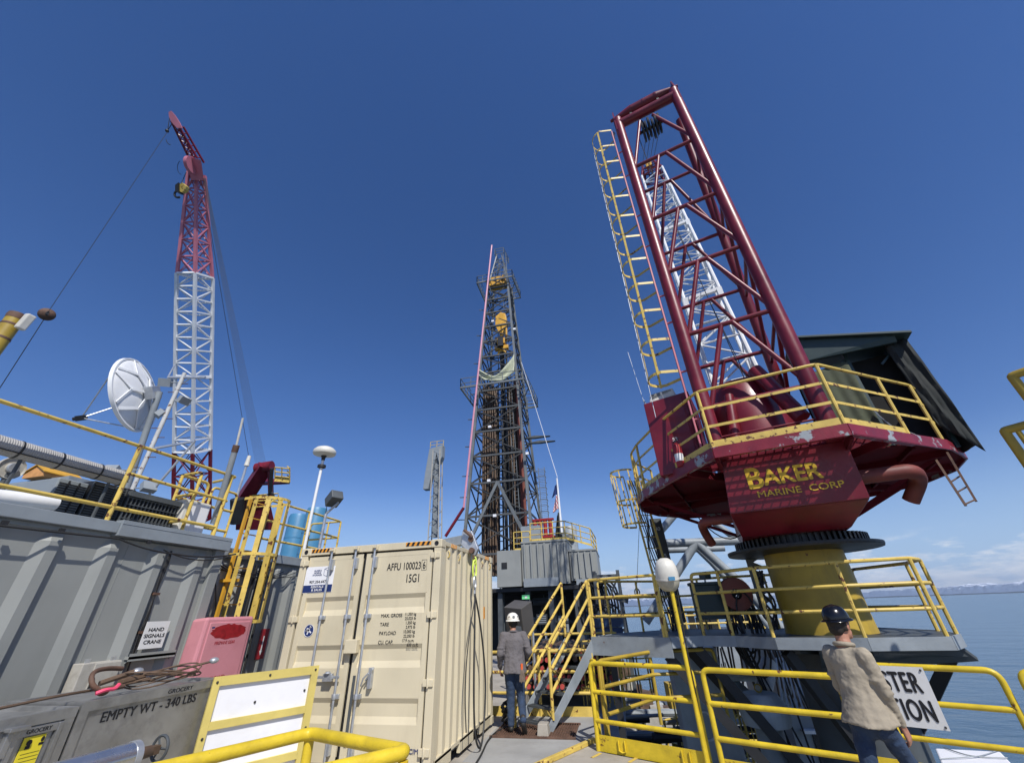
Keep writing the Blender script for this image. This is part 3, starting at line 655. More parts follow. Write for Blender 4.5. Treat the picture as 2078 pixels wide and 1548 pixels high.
# ================================================================== MAINTENANCE PLATFORM ROUND THE PEDESTAL
PP = [(-.68, 10.05), (.83, 9.28), (1.45, 9.62), (1.98, 9.36), (2.45, 8.72), (3.6, 8.27), (4.66, 8.22), (5.08, 8.72), (5.35, 9.6), (5.0, 10.95), (3.9, 11.5), (2.6, 11.5), (1.3, 12.3), (-.1, 11.1)]
ZP = 1.3
plat = thing('crane_platform', 'grey walkway platform on dark knee braces around the yellow crane column', 'platform', (3.7, 9.76, 0))
MB().prism([Vector((x, y, ZP-.02)) for x, y in PP], (0, 0, .02)).build('floor_plate', 'grey_dark', plat)
b = MB()
for i in range(len(PP)):
    a, c = PP[i], PP[(i+1) % len(PP)]; h = .32 if i in (0, 13) else .17
    b.beam((a[0], a[1], ZP-h/2+.01), (c[0], c[1], ZP-h/2+.01), .03, h)
b.build('edge_beam', 'grey_steel', plat)
for (A, B_) in (((.75, 9.55, 1.0), (3.1, 9.5, -1.9)), ((1.35, 9.85, 1.1), (3.3, 9.9, -1.6)), ((2.6, 8.85, 1.1), (3.5, 9.3, -.5)), ((4.95, 8.95, 1.0), (4.3, 9.45, 0.0)), ((-.3, 10.3, 1.0), (-.3, 10.3, -4.2)), ((1.2, 11.9, 1.2), (3.2, 10.4, -1.4))):
    MB().beam(A, B_, .12, .17).build('knee_brace', 'black_metal', plat)  # black colour stands in for the deck's shadow on the braces
b = MB(); b.prism([(3.0, 8.6, 1.14), (5.05, 8.75, 1.14), (5.2, 8.8, 1.0), (4.35, 9.5, .85), (3.2, 9.3, .85)], (0, 0, -.05))
for a in range(0, 360, 45):
    v = Vector((math.cos(rad(a)), math.sin(rad(a)), 0)); b.beam(CC+v*.7+Vector((0, 0, 1.12)), CC+v*1.35+Vector((0, 0, 1.17)), .08, .2)
b.build('bracket', 'grey_dark', plat)
def z3(a, b_): return (1180+a/3.308, 1080+b_/3.308)
def z4(a, b_): return (1600+a/3.308, 1080+b_/3.308)
v3 = lambda p, z=ZP: Vector((p[0], p[1], z))
railing('railing', 'yellow railing along the walkway at the head of the stairs', [v3((-.66, 10.08)), v3((.78, 9.34))], 'yellow_pale', posts=[.03, .97], toe=0, r=.03, rr=.027, group='railings of the crane platform')
railing('railing', 'yellow railing around the front of the crane column', [v3((1.5, 9.68)), v3((1.96, 9.42)), v3((2.45, 8.76)), v3((3.6, 8.31)), v3((4.64, 8.26)), v3((5.04, 8.72)), v3((5.3, 9.6)), v3((4.96, 10.9))], 'yellow_pale', posts=[1, 2, 3, 4, 5, 6], toe=0, r=.03, rr=.027, post_drop=.16, group='railings of the crane platform')
railing('railing', 'yellow railing along the far edge of the crane platform', [v3((-.45, 10.75)), v3((-.1, 11.06)), v3((1.3, 12.26)), v3((2.6, 11.46)), v3((3.9, 11.46))], 'yellow_pale', posts=[.5, 1.4, 2, 2.5, 3, 3.6], toe=0, r=.026, rr=.024, group='railings of the crane platform')
# stairs
sd0, sd1 = Vector((-1.55, 8.6, 0)), Vector((-.66, 10.06, 1.3)); hz_ = (sd1-sd0); hz_.z = 0; hz_.normalize(); lf = Vector((-hz_.y, hz_.x, 0))
st = thing('stairs', 'grey steel stairs with yellow handrails up to the crane platform', 'stairs', sd0)
for off in (0, .72):
    o_ = lf*off; a = sd0+o_; c = sd1+o_; b = MB()
    dn = Vector((0, 0, .13)); b.hexa([a-dn*.0, a+hz_*.22, c+hz_*0+Vector((0, 0, -.3)), c+Vector((0, 0, -.02))] + [p+lf*.02 for p in (a, a+hz_*.22, c+Vector((0, 0, -.3)), c+Vector((0, 0, -.02)))]); b.build('stringer', 'grey_steel', st)
for k in range(7):
    p = sd0.lerp(sd1, (k+.6)/7.2); b = MB()
    for j in range(5): b.beam(p+hz_*(.03*j+.02)+lf*.03, p+hz_*(.03*j+.02)+lf*.7, .006, .03)
    b.beam(p+lf*.03, p+lf*.7, .02, .035); b.build('tread', 'grey_dark', st)
for off in (0, .72):
    o_ = lf*off; a = sd0+o_+hz_*.05; c = sd1+o_
    for i, h in enumerate((1.0, .66, .34)):
        b = MB(); q0 = a+up*h; q1 = c+up*(h+.06)
        if off == 0: q0 = a.lerp(c, .13)+up*(h+.02)
        b.tube(q0, q1, .028, 8); b.build('handrail', 'yellow_pale', st)
    q0 = a if off else a.lerp(c, .13); MB().tube(q0, q0+up*1.02, .028, 8).build('post', 'yellow_pale', st)
    MB().tube(c, c+up*1.06, .028, 8).build('post', 'yellow_pale', st)
tag(MB().hexa([sd0+Vector((x, y, z)) for z, k in ((0, 1), (.18, .8)) for x, y in ((-.10*k, -.12*k), (.1*k, -.12*k), (.1*k, .12*k), (-.1*k, .12*k))]).build('stair_foot_block', 'concrete', base=sd0, bevel=.01), 'small concrete block under the foot of the grey stairs', 'block')
# foreground railings on the right
gd = (G1-G0).normalized(); gl = Vector((-gd.y, gd.x, 0))
g0 = G0+gd*.03; g1 = atz(1395, 1357, 1.07); g1.z = 0; g1 = G0+gd*(g1-G0).dot(gd)
gt = railing('gate', 'bright yellow gate railing with tall toe board at the deck edge', [g0, g1], 'yellow', hs=(1.07, .70, .35), posts=[], toe=.19, r=.033, rr=.03, cat='gate', n=12)
MB().tube(g0+gl*.1+gd*-.02, g0+gl*.1+gd*-.02+up*1.1, .033, 12).build('post', 'yellow', gt)
MB().pipe(rounded([g0+gl*.1-gd*.02+up*1.0, g0+gl*.1-gd*.02+up*1.1, g0+gd*.1+up*1.09]), .03, 12).build('post', 'yellow', gt)
for k in (.25, .82): MB().pipe([g0.lerp(g1, k)-gl*.02+Vector((0, 0, z)) + gd*x for x, z in ((-.05, .17), (-.05, .05), (0, .03), (.05, .05), (.05, .17))], .01, 6).build('hasp', 'yellow', gt)
h0 = atz(1424, 1358, 1.07); h1 = atz(1688, 1371.5, 1.07); h0.z = h1.z = 0
r1 = thing('railing', 'bright yellow open-ended railing beside the man in the tan shirt', 'railing', h0, 'bright yellow railings at the deck edge')
MB().pipe(rounded([h0, h0+up*1.07, h1+up*1.07]), .033, 12).build('rail', 'yellow', r1)
for h in (.71, .36): MB().tube(h0+up*h, h1+up*h, .031, 12).build('rail', 'yellow', r1)
MB().tube(h1+(h1-h0).normalized()*.4, h1+(h1-h0).normalized()*.4+up*1.07, .031, 12).build('post', 'yellow', r1)
MB().beam(h0+up*.09, h1+(h1-h0)*.45+up*.09, .01, .17).build('toe_board', 'yellow', r1)
k0 = atz(1872, 1353.6, 1.07); k1 = atz(2023, 1360, 1.07); k0.z = k1.z = 0; kd = (k1-k0).normalized(); ks = k0-kd*.95
r2_ = thing('railing', 'bright yellow railing carrying the black and white sign above the sea', 'railing', ks, 'bright yellow railings at the deck edge')
MB().pipe(rounded([ks, ks+up*1.07, k1+up*1.07, k1+up*.0], .12, 6), .033, 12).build('rail', 'yellow', r2_)
for h in (.71, .36): MB().tube(ks+up*h, k1+kd*.0+up*h, .03, 12).build('rail', 'yellow', r2_)
MB().beam(ks+up*.06, k1+kd*.3+up*.06, .01, .14).build('toe_board', 'yellow', r2_)
slab('deck_edge', [(ks.x-.1, ks.y+.1), (ks.x-1.2, 5.2), (6.3, 4.4), (6.3, 5.9), (k1.x+.4, k1.y-.05), (k1.x, k1.y+.05)], -.36, -.005, 'concrete')
k3 = atz(2066, 1363, 1.07); k3.z = 0
r3_ = thing('railing', 'bright yellow railing whose corner just enters at the right edge', 'railing', k3, 'bright yellow railings at the deck edge')
MB().pipe(rounded([k3, k3+up*1.07, k3+up*1.07+Vector((1.5, -.5, 0))], .1, 5), .033, 12).build('rail', 'yellow', r3_)
for h in (.71, .36): MB().tube(k3+up*h, k3+up*h+Vector((1.5, -.5, 0)), .03, 12).build('rail', 'yellow', r3_)
# overhead railing corners at the right edge
pa = dep(2053, 763, 5.2); pb_ = dep(2038, 874, 5.2); pc_ = dep(2061, 868, 5.6)
ro = thing('overhead_railing', 'pale yellow bent railing pipes high at the right edge', 'railing', (pb_.x, pb_.y, 0))
for p_, r_ in ((pa, .05), (pb_, .05), (pc_, .03)):
    e_ = p_+Vector((1.1, -1.5, 0)); MB().pipe(rounded([Vector((p_.x, p_.y, 0)), p_, e_, Vector((e_.x, e_.y, 0))], .03, 3), r_, 12).build('rail', 'yellow_dull', ro)
# sign
sg = thing('muster_sign', 'white sign with black capitals hung on the yellow railing', 'sign', k0-kd*.5+up*.76)
nn_ = Vector((kd.y, -kd.x, 0)); sc = k0+nn_*.045
sw, s_top, s_bot = .90, 1.075, .47
a = sc-kd*(sw-.0)+up*s_bot; c = sc+up*s_bot; b = MB().hexa([a, c, c-nn_*.004, a-nn_*.004]+[q+up*(s_top-s_bot) for q in (a, c, c-nn_*.004, a-nn_*.004)])
sp = b.build('sign_plate', 'sign_white', sg)
MS = Matrix.Rotation(math.atan2(kd.y, kd.x), 3, 'Z') @ FX
text('MUSTER', sc-kd*.09+nn_*.004+up*(s_top-.255), .205, 'ink', sp, MS, .54, align='RIGHT', bold=.035, sp=1.12)
text('STATION', sc-kd*.06+nn_*.004+up*(s_top-.53), .205, 'ink', sp, MS, .54, align='RIGHT', bold=.035, sp=1.12)
for x in (.03, sw-.03):
    for z in (s_bot+.03, s_top-.03): MB().ell(sc-kd*x+up*z+nn_*.004, (.012, .012, .012), 8, 5).build('bolt', 'black_metal', sp)
# lamp on the yellow pole beside the gate
lb = g1-gd*.02-gl*.05
lt = thing('post_lamp', 'white egg-shaped lamp with smoky bowl on a thin yellow pole', 'lamp', lb)
MB().tube(lb, lb+up*2.2, .028, 12).build('pole', 'yellow', lt)
lm_ = dep(1366, 1166, (lb+up*2.3-O).dot(CF)); lm_ = Vector((lb.x-.02, lb.y+.02, lm_.z))
Mv = Matrix.Rotation(rad(12), 3, 'X')
b = MB().lathe(lm_, [(.001, .24), (.06, .235), (.12, .20), (.155, .12), (.17, .03), (.17, -.04)], 28, M=Mv); b.build('lamp_shell', 'plastic_white', lt)
b = MB().lathe(lm_, [(.172, -.04), (.172, -.055), (.165, -.10), (.14, -.17), (.09, -.215), (.001, -.23)], 28, M=Mv); b.build('lamp_bowl', 'plastic_clear', lt)
MB().lathe(lm_, [(.176, -.06), (.180, -.045), (.176, -.03)], 28, M=Mv).build('band', 'plastic_white', lt)
MB().box(lm_+Vector((.04, -.175, -.06)), (.09, .02, .05)).build('green_label', 'lit_green' if False else 'blue_tank', lt)
b = MB().wire(lm_+Vector((.12, .08, .0)), lb+up*1.2+Vector((.04, .0, 0)), .009, -.06); b.wire(lb+up*1.2+Vector((.04, 0, 0)), lb+up*.1+Vector((.04, .02, 0)), .009, .02); b.build('cable', 'black_rubber', lt)
# things on the platform -------------------------------------------------
pb0 = Vector((2.2, 10.3, ZP))
t = thing('control_cabinet', 'dark control cabinet with a small camera on top, beside the crane column', 'cabinet', pb0)
q0 = aty(1443, 1228, 10.4); q0.z = 0
pb0 = Vector((q0.x, 10.4, ZP)); t.location = pb0; WL[t.name] = pb0
b = MB().bx(pb0+Vector((-.33, -.15, .25)), pb0+Vector((.33, .15, .88))); b.bx(pb0+Vector((-.36, -.18, .88)), pb0+Vector((.36, .18, .94))); b.build('cabinet', 'dark_green', t, bevel=.01)
for x in (-.28, .28): MB().bx(pb0+Vector((x-.02, -.1, 0)), pb0+Vector((x+.02, .1, .25))).build('leg', 'black_metal', t)
MB().box(pb0+Vector((.02, 0, 1.06)), (.16, .2, .13), Matrix.Rotation(.5, 3, 'Z')).build('camera', 'dark_green', t, bevel=.01); MB().tube(pb0+up*.94, pb0+up*1.02, .02).build('stem', 'galv', t)
hr = aty(1492, 1205, 10.2)
t = thing('hose_reel', 'dark red hose reel hung with loops of black hose beside the column', 'hose reel', Vector((hr.x, hr.y, ZP)))
Mr = Matrix.Rotation(rad(90), 3, 'X'); b = MB()
b.lathe(hr, [(.10, -.12), (.30, -.12), (.31, -.10), (.30, -.09), (.14, -.09), (.14, .09), (.30, .09), (.31, .1), (.30, .12), (.1, .12)], 28, M=Mr); b.build('reel', 'brown_red', t)
b = MB()
for k in range(9): b.pipe([hr+Vector(((.16+.012*k)*math.cos(a)*1.0+.1*math.sin(k), .08*math.sin(k*2.1)+.02*k-.1, -.35-.05*k+(.42+.03*k)*math.sin(a))) for a in [2*math.pi*j/20 for j in range(20)]], .016, 6, closed=True)
b.build('hose', 'black_rubber', t); MB().beam((hr.x, hr.y+.14, ZP), (hr.x, hr.y+.14, hr.z+.1), .06).build('stand', 'grey_dark', t)
b = MB()
hr2 = aty(1545, 1210, 9.7)
for k in range(5): b.pipe([hr2+Vector((.10*math.sin(j*.7+k)+.03*k, .05*math.cos(j*.5+k), .45-j*.1)) for j in range(11)], .02, 6)
tag(b.build('hanging_hoses', 'black_rubber', base=hr2-up*.5), 'bundle of black hoses hanging down beside the crane column', 'hoses')
# scalloped flange / spring-like rail of the column
b = MB(); p = aty(1538, 1170, 10.6)
for k in range(6): b.prism([p+Vector((.0, 0, .45-.16*k)), p+Vector((.16, 0, .37-.16*k)), p+Vector((0, 0, .29-.16*k))], (0, .02, 0))
b.bx(p+Vector((-.14, 0, -.7)), p+Vector((0, .02, .6))); tag(b.build('toothed_rack', 'grey_steel', base=p-up*.7), 'grey toothed steel rack upright behind the crane column', 'rack')
# caged ladder to the slewing deck
l0, l1 = Vector((1.22, 11.75, ZP)), Vector((.92, 12.0, 5.0)); lx = Vector((.9, .3, 0)).normalized(); lyv = Vector((-lx.y, lx.x, 0))
t = thing('caged_ladder', 'yellow caged ladder with black cables rising to the crane deck', 'ladder', l0)
for s_ in (-.2, .2): MB().beam(l0+lx*s_, l1+lx*s_, .05, .09).build('stringer', 'yellow_pale', t)
b = MB()
for k in range(13): p = l0.lerp(l1, (k+.5)/13); b.tube(p-lx*.2, p+lx*.2, .012, 6)
b.build('rungs', 'yellow_pale', t)
b = MB(); tops = [l0.lerp(l1, k) for k in (.66, .83, 1.06)]
ang_ = [rad(x) for x in range(-20, 201, 20)]
for p in tops:
    ps = [p-lx*.28+lx*(-.38*math.cos(a-math.pi/2))*1.0-lyv*(.38*math.sin(a-math.pi/2)) for a in ang_]
    for a, c in zip(ps[:-1], ps[1:]): b.beam(a, c, .01, .05)
for a in ang_[::2]: o_ = -lx*.28+lx*(-.38*math.cos(a-math.pi/2))-lyv*(.38*math.sin(a-math.pi/2)); b.beam(tops[0]+o_, tops[-1]+o_, .03, .03)
b.build('ladder_cage', 'yellow_pale', t)
b = MB()
for k in range(5): b.pipe([l0.lerp(l1, j/12)-lx*(.05*k-.1+.03*math.sin(j*1.9+k))-lyv*(-.06) + Vector((0, -.06, 0)) for j in range(0, 13)], .014+.004*(k % 2), 6)
b.build('cable', 'black_rubber', t)
# numbered gauge board
ga, gb_ = aty(1329, 1052, 12.6), aty(1380, 1262, 12.6)
t = thing('gauge_board', 'leaning dark grey board numbered in white behind the caged ladder', 'gauge board', gb_)
gx = Vector((.98, .1, 0)).normalized(); b = MB().hexa([gb_-gx*.16, gb_+gx*.16, gb_+gx*.16+Vector((0, .06, 0)), gb_-gx*.16+Vector((0, .06, 0)), ga-gx*.16, ga+gx*.16, ga+gx*.16+Vector((0, .06, 0)), ga-gx*.16+Vector((0, .06, 0))]); gbo = b.build('board', 'grey_dark', t)
for s_, v_ in (('40', 1079), ('35', 1137), ('30', 1199)):
    k_ = (v_-1052)/(1262-1052); p = ga.lerp(gb_, k_)+gx*.0+Vector((0, -.01, 0)); text(s_, p, .1, 'ink_white', gbo, FX, 1.1, align='CENTER', bold=.02)
# tubular frame (boom rest) behind
t = thing('boom_rest', 'grey tubular steel frame of crossing pipes behind the crane column', 'frame', (2.7, 15, 0))
T = lambda u, v, y=15.0: aty(u, v, y)
for a, c, r_ in ((T(1325, 1103), T(1500, 1097), .13), (T(1330, 1117, 16), T(1470, 1112, 16), .1), (T(1412, 1102), T(1310, 1262), .13), (T(1414, 1102), T(1500, 1180), .13), (T(1500, 1180), T(1600, 1290), .13), (T(1414, 1112, 16), T(1445, 1142, 16), .1), (T(1325, 1095), T(1368, 1045), .12), (T(1445, 1142, 16), T(1560, 1270, 16), .1), (T(1500, 1097), T(1420, 1040), .1)):
    MB().tube(a, c, r_, 14).build('pipe', 'grey_steel', t)

# ================================================================== SHIPPING CONTAINER
XL, XR, YF, YB, ZB, ZT_ = -5.10, -2.58, 6.24, 9.16, .05, 2.86
cn = thing('shipping_container', 'cream ten-foot shipping container with closed double doors', 'container', ((XL+XR)/2, (YF+YB)/2, ZB))
for n_, (x, y) in enumerate(((XL, YF), (XR, YF), (XL, YB), (XR, YB))):
    sx = 1 if x == XL else -1; sy = 1 if y == YF else -1
    for z in (ZB, ZT_-.12): 
        cst = MB().bx((x, y, z), (x+sx*.18, y+sy*.16, z+.12)).build('corner_casting', 'cream', cn, bevel=.012)
        if y == YF: b = MB().lathe((x+sx*.09, y-.001, z+.06), [(.0, 0), (.032, 0), (.036, .002)], 14, M=FX); b.build('casting_hole', 'ink', cst)
b = MB()
b.bx((XL+.01, YF+.01, ZB+.12), (XL+.13, YF+.13, ZT_-.12)); b.bx((XR-.13, YF+.01, ZB+.12), (XR-.01, YF+.13, ZT_-.12))
b.bx((XL+.18, YF+.012, ZT_-.115), (XR-.18, YF+.12, ZT_-.01)); b.bx((XL+.18, YF+.012, ZB+.01), (XR-.18, YF+.12, ZB+.11))
b.bx((XL+.01, YB-.13, ZB+.12), (XL+.13, YB-.01, ZT_-.12)); b.bx((XR-.13, YB-.13, ZB+.12), (XR-.01, YB-.01, ZT_-.12))
for x0, x1 in ((XL+.01, XL+.07), (XR-.07, XR-.01)): b.bx((x0, YF+.16, ZT_-.08), (x1, YB-.16, ZT_-.015))
for x0, x1 in ((XL+.01, XL+.06), (XR-.06, XR-.01)):
    for y0, y1 in ((YF+.16, YF+.75), (YF+1.1, YF+1.75), (YF+2.1, YB-.16)): b.bx((x0, y0, ZB+.01), (x1, y1, ZB+.16))
    b.bx((x0, YF+.16, ZB+.12), (x1, YB-.16, ZB+.17))
fr = b.build('frame', 'cream', cn, bevel=.006)
MB().bx((XL+.03, YF+.14, ZT_-.05), (XR-.03, YB-.14, ZT_-.035)).build('roof_panel', 'cream', cn)
# corrugated side walls
def corr(fn, L, pitch, prof):   # returns list of (along, depth)
    out = []; y = 0
    while y < L-1e-6:
        for f_, d_ in prof:
            if y+f_*pitch <= L+1e-6: out.append((y+f_*pitch, d_))
        y += pitch
    return out
for x, sgn in ((XR-.012, -1), (XL+.012, 1)):
    b = MB(); pr_ = corr(None, YB-YF-.26, .266, ((0, 0), (.27, 0), (.50, .036), (.77, .036), (.999, 0))); n_ = len(pr_)
    vs = [Vector((x+sgn*d_, YF+.13+y, ZB+.17)) for y, d_ in pr_]+[Vector((x+sgn*d_, YF+.13+y, ZT_-.08)) for y, d_ in pr_]
    b.add(vs, [(i, i+1, n_+i+1, n_+i) for i in range(n_-1)]); b.build('side_panel', 'cream', cn)
MB().bx((XL+.13, YB-.04, ZB+.1), (XR-.13, YB-.02, ZT_-.1)).build('back_panel', 'cream', cn)
MB().bx((XL+.05, YF+.05, ZB+.08), (XR-.05, YB-.05, ZB+.12)).build('floor', 'grey_dark', cn)
# doors with three pressed horizontal ribs
def door(x0, x1, nm='door'):
    b = MB(); z0, z1 = ZB+.13, ZT_-.145; yf = YF+.035
    rows = [(z0, 0), (.58, 0), (.66, .032), (.80, .032), (.86, 0), (1.20, 0), (1.28, .032), (1.42, .032), (1.48, 0), (1.86, 0), (1.94, .032), (2.06, .032), (2.12, 0), (z1, 0)]
    xs = (x0+.07, x1-.07); vs = [Vector((x, yf+d_, z)) for z, d_ in rows for x in xs]
    b.add(vs, [(2*i, 2*i+1, 2*i+3, 2*i+2) for i in range(len(rows)-1)])
    for z, s0 in ((.66, .58), (1.28, 1.20), (1.94, 1.86)):
        pass
    b.bx((x0, yf-.004, z0), (x0+.075, yf+.045, z1)); b.bx((x1-.075, yf-.004, z0), (x1, yf+.045, z1)); b.bx((x0, yf-.002, z1-.06), (x1, yf+.044, z1+.001)); b.bx((x0, yf-.002, z0-.001), (x1, yf+.044, z0+.06))
    d = b.build(nm, 'cream', cn, weld=False)
    g = MB(); g.bx((x0-.016, yf+.02, z0-.01), (x0-.001, yf+.05, z1+.012)); g.bx((x1+.001, yf+.02, z0-.01), (x1+.016, yf+.05, z1+.012)); g.bx((x0, yf+.02, z1+.002), (x1, yf+.05, z1+.018)); g.build('door_seal', 'black_rubber', d)
    return d
dL, dR = door(XL+.16, -3.94), door(-3.885, XR-.16)
MB().bx((-3.936, YF+.055, ZB+.13), (-3.889, YF+.06, ZT_-.14)).build('door_seal', 'black_rubber', cn)
for d, xh in ((dL, XL+.1), (dR, XR-.1)):
    for z in (.32, 1.03, 1.83, 2.63):
        b = MB().bx((xh-.075, YF-.012, z-.04), (xh+.075, YF+.03, z+.04)); b.tube((xh, YF-.012, z-.055), (xh, YF-.012, z+.055), .014, 8); b.build('hinge', 'cream', d, bevel=.004)
for x, d in ((-4.50, dL), (-4.06, dL), (-3.72, dR)):
    rd = MB().tube((x, YF-.022, ZB+.04), (x, YF-.022, ZT_-.03), .0175, 12).build('locking_bar', 'galv', d)
    for z in (ZB+.07, ZT_-.07):
        b = MB().bx((x-.045, YF-.03, z-.03), (x+.045, YF+.012, z+.03)); b.box((x, YF-.05, z+.01), (.06, .03, .03)); b.build('cam_keeper', 'cream', rd, bevel=.004)
    for z in (ZB+.30, ZT_-.27): MB().bx((x-.012, YF-.035, z-.09), (x+.05, YF+.03, z+.07)).build('guide', 'galv', rd, bevel=.004)
    for z in (.88, 1.84): b = MB().bx((x-.055, YF-.006, z-.028), (x+.055, YF+.036, z+.028)); b.tube((x, YF-.022, z-.03), (x, YF-.022, z+.03), .027, 10); b.build('guide', 'galv', rd, bevel=.003)
b = MB().bx((-4.38, YF-.035, 1.085), (-4.02, YF-.022, 1.12)); b.box((-4.2, YF-.03, 1.1), (.14, .06, .09)); b.lathe((-4.2, YF-.05, 1.14), [(.03, 0), (.05, .01), (.03, .03)], 10); b.build('door_handle', 'galv', dL, bevel=.004)
b = MB().box((-3.545, YF+.0, 1.09), (.05, .07, .24)); b.beam((-3.6, YF-.03, 1.06), (-3.50, YF-.035, 1.2), .03, .02); b.pipe([(-3.66, YF-.04, 1.0), (-3.63, YF-.045, 1.09), (-3.56, YF-.04, 1.15)], .012, 6); b.build('door_handle', 'galv', dR, bevel=.004)
b = MB().bx((-3.80, YF-.035, .42), (-3.765, YF-.02, 1.12)); b.build('door_handle', 'grey_dark', dR)
MB().bx((-3.995, YF-.06, 1.38), (-3.80, YF+.03, 1.55)).build('lock_box', 'cream', dR, bevel=.008)
yt = YF+.0325
text('AFFU 100023', (-3.50, yt, 2.45), .105, 'ink', dR, FX, .70, bold=.012, sp=1.02, name='lettering')
text('6', (-2.895, yt, 2.45), .105, 'ink', dR, FX, .70, bold=.012)
b = MB()
for a, c in (((-2.91, 2.43), (-2.91, 2.575)), ((-2.83, 2.43), (-2.83, 2.575)), ((-2.91, 2.43), (-2.83, 2.43)), ((-2.91, 2.575), (-2.83, 2.575))): b.beam((a[0], yt, a[1]), (c[0], yt, c[1]), .003, .004, up=(0, 1, 0))
b.build('check_digit_frame', 'ink', dR)
text('15G1', (-3.17, yt, 2.27), .115, 'ink', dR, FX, .70, bold=.012)
text('MAX. GROSS\n\nTARE\n\nPAYLOAD\n\nCU. CAP.', (-3.51, yt, 1.815), .046, 'ink', dR, FX, .95, bold=.006, ls=.87)
text('11,350 kg\n25,025 lb\n1,350 kg\n2,975 lb\n10,000 kg\n22,050 lb\n17.9 cu.m.', (-2.94, yt, 1.83), .038, 'ink', dR, FX, .90, bold=.004, align='RIGHT', ls=1.04)
text('633 cu.ft.', (-2.87, yt, 1.443), .044, 'ink', dR, FX, .80, bold=.01, align='RIGHT')
# stickers
sx0, sx1 = -4.96, -4.43
stk = MB().bx((sx0, yt-.003, 2.19), (sx1, yt, 2.57)).build('sticker', 'panel_white', dL)
MB().bx((sx0+.002, yt-.005, 2.195), (sx1-.002, yt-.0035, 2.30)).build('sticker_band', 'ink_navy', stk)
text('ALASKA\nMOBILE\nSTORAGE', (-4.74, yt-.004, 2.50), .024, 'ink_navy', stk, FX, 1.15, bold=.03, align='CENTER', ls=1.0)
text('907.354.4474', (-4.695, yt-.004, 2.325), .042, 'ink', stk, FX, 1.05, bold=.03, align='CENTER')
text('RENTALS\n& SALES', (-4.70, yt-.0058, 2.258), .032, 'ink_white', stk, FX, 1.25, bold=.04, align='CENTER', ls=1.0)
b = MB()
for a, c in (((-4.62, 2.44), (-4.62, 2.53)), ((-4.62, 2.53), (-4.56, 2.55)), ((-4.56, 2.55), (-4.49, 2.53)), ((-4.49, 2.53), (-4.49, 2.44)), ((-4.49, 2.44), (-4.56, 2.42)), ((-4.56, 2.42), (-4.62, 2.44)), ((-4.56, 2.42), (-4.56, 2.51)), ((-4.56, 2.51), (-4.62, 2.53)), ((-4.56, 2.51), (-4.49, 2.53))): b.beam((a[0], yt-.004, a[1]), (c[0], yt-.004, c[1]), .004, .004, up=(0, 1, 0))
b.build('logo', 'ink_navy', stk)
ro_ = MB().lathe((-4.70, yt-.002, 1.675), [(0, .0), (.085, .0), (.085, .003)], 28, M=FX).build('round_sticker', 'panel_white', dL)
MB().lathe((-4.70, yt-.0035, 1.675), [(.0, 0), (.076, .0), (.076, .002)], 28, M=FX).build('disc', 'ink_navy', ro_)
b = MB()
for a0_, a1_ in (((-.05, -.01), (.03, .05)), ((-.04, .03), (.045, -.03)), ((-.02, -.05), (.02, .06)), ((-.055, .0), (.01, .0))): b.beam((-4.70+a0_[0], yt-.006, 1.675+a0_[1]), (-4.70+a1_[0], yt-.006, 1.675+a1_[1]), .018, .003, up=(0, 1, 0))
b.build('emblem', 'panel_white', ro_)
def hazard(x0, x1, n_):
    h = MB().bx((x0, YF+.008, ZT_-.075), (x1, YF+.011, ZT_-.02)).build('hazard_stripe', 'orange_y', cn); b = MB(); w = (x1-x0)/n_
    for i in range(n_): xa = x0+w*(i+.1); b.prism([(xa, YF+.005, ZT_-.075), (xa+w*.5, YF+.005, ZT_-.075), (xa+w*.8, YF+.005, ZT_-.02), (xa+w*.3, YF+.005, ZT_-.02)], (0, .0025, 0))
    b.build('black_stripes', 'ink', h)
mat('orange_y', (.72, .30, .03), .5)
hazard(XL+.185, XL+.60, 6); hazard(XR-.62, XR-.19, 5)
b = MB().bx((XR-.001-.01, 8.52, 1.72), (XR-.004, 8.60, 1.92)); b.build('side_label', 'orange_y', cn)
for y in (YF+.42, YB-.55):
    b = MB()
    for i in range(4): b.prism([(XR-.008, y+i*.07, ZT_-.08), (XR-.008, y+i*.07+.035, ZT_-.08), (XR-.008, y+i*.07+.06, ZT_-.02), (XR-.008, y+i*.07+.025, ZT_-.02)], (.004, 0, 0))
    b.build('side_stripes', 'orange_y', cn)
text('CIMC', (-2.9, YF+.028, .30), .05, 'ink_navy', dR, FX, 1.1, bold=.02)
for y in (YF+.35, YF+.85, YF+1.6, YF+2.2, YF+2.75): MB().pipe([(XR-.03, y, 2.72), (XR+.0, y, 2.70), (XR+.0, y, 2.64), (XR-.03, y, 2.62)], .007, 6).build('lashing_ring', 'yellow_pale', cn)
# lifting arm with hook plates, chain and rope sling against the container side
A = Vector((-2.47, 7.62, 2.95))
t = thing('davit_arm', 'grey lifting arm with pinned hook plates reaching over the cream container', 'lifting arm', A)
b = MB().beam((-3.6, 7.95, 2.99), (-2.72, 7.70, 3.04), .16, .17); b.build('arm', 'grey_steel', t, bevel=.01)
b = MB().prism([(-2.74, 7.60, 3.2), (-2.55, 7.60, 3.18), (-2.42, 7.60, 2.86), (-2.48, 7.60, 2.74), (-2.6, 7.60, 2.80), (-2.76, 7.60, 2.95)], (0, .1, 0)); b.build('hook_plate', 'galv', t, bevel=.01)
b = MB().tube((-2.68, 7.52, 3.2), (-2.52, 7.55, 3.06), .03, 8); b.tube((-2.53, 7.53, 2.83), (-2.53, 7.75, 2.83), .05, 12); b.tube((-2.56, 7.56, 3.03), (-2.56, 7.74, 3.03), .05, 12); b.build('pin', 'rusty', t)
t = thing('wire_sling', 'looped black wire rope sling on a lime green chain link beside the container', 'sling', (-2.5, 7.6, 2.7))
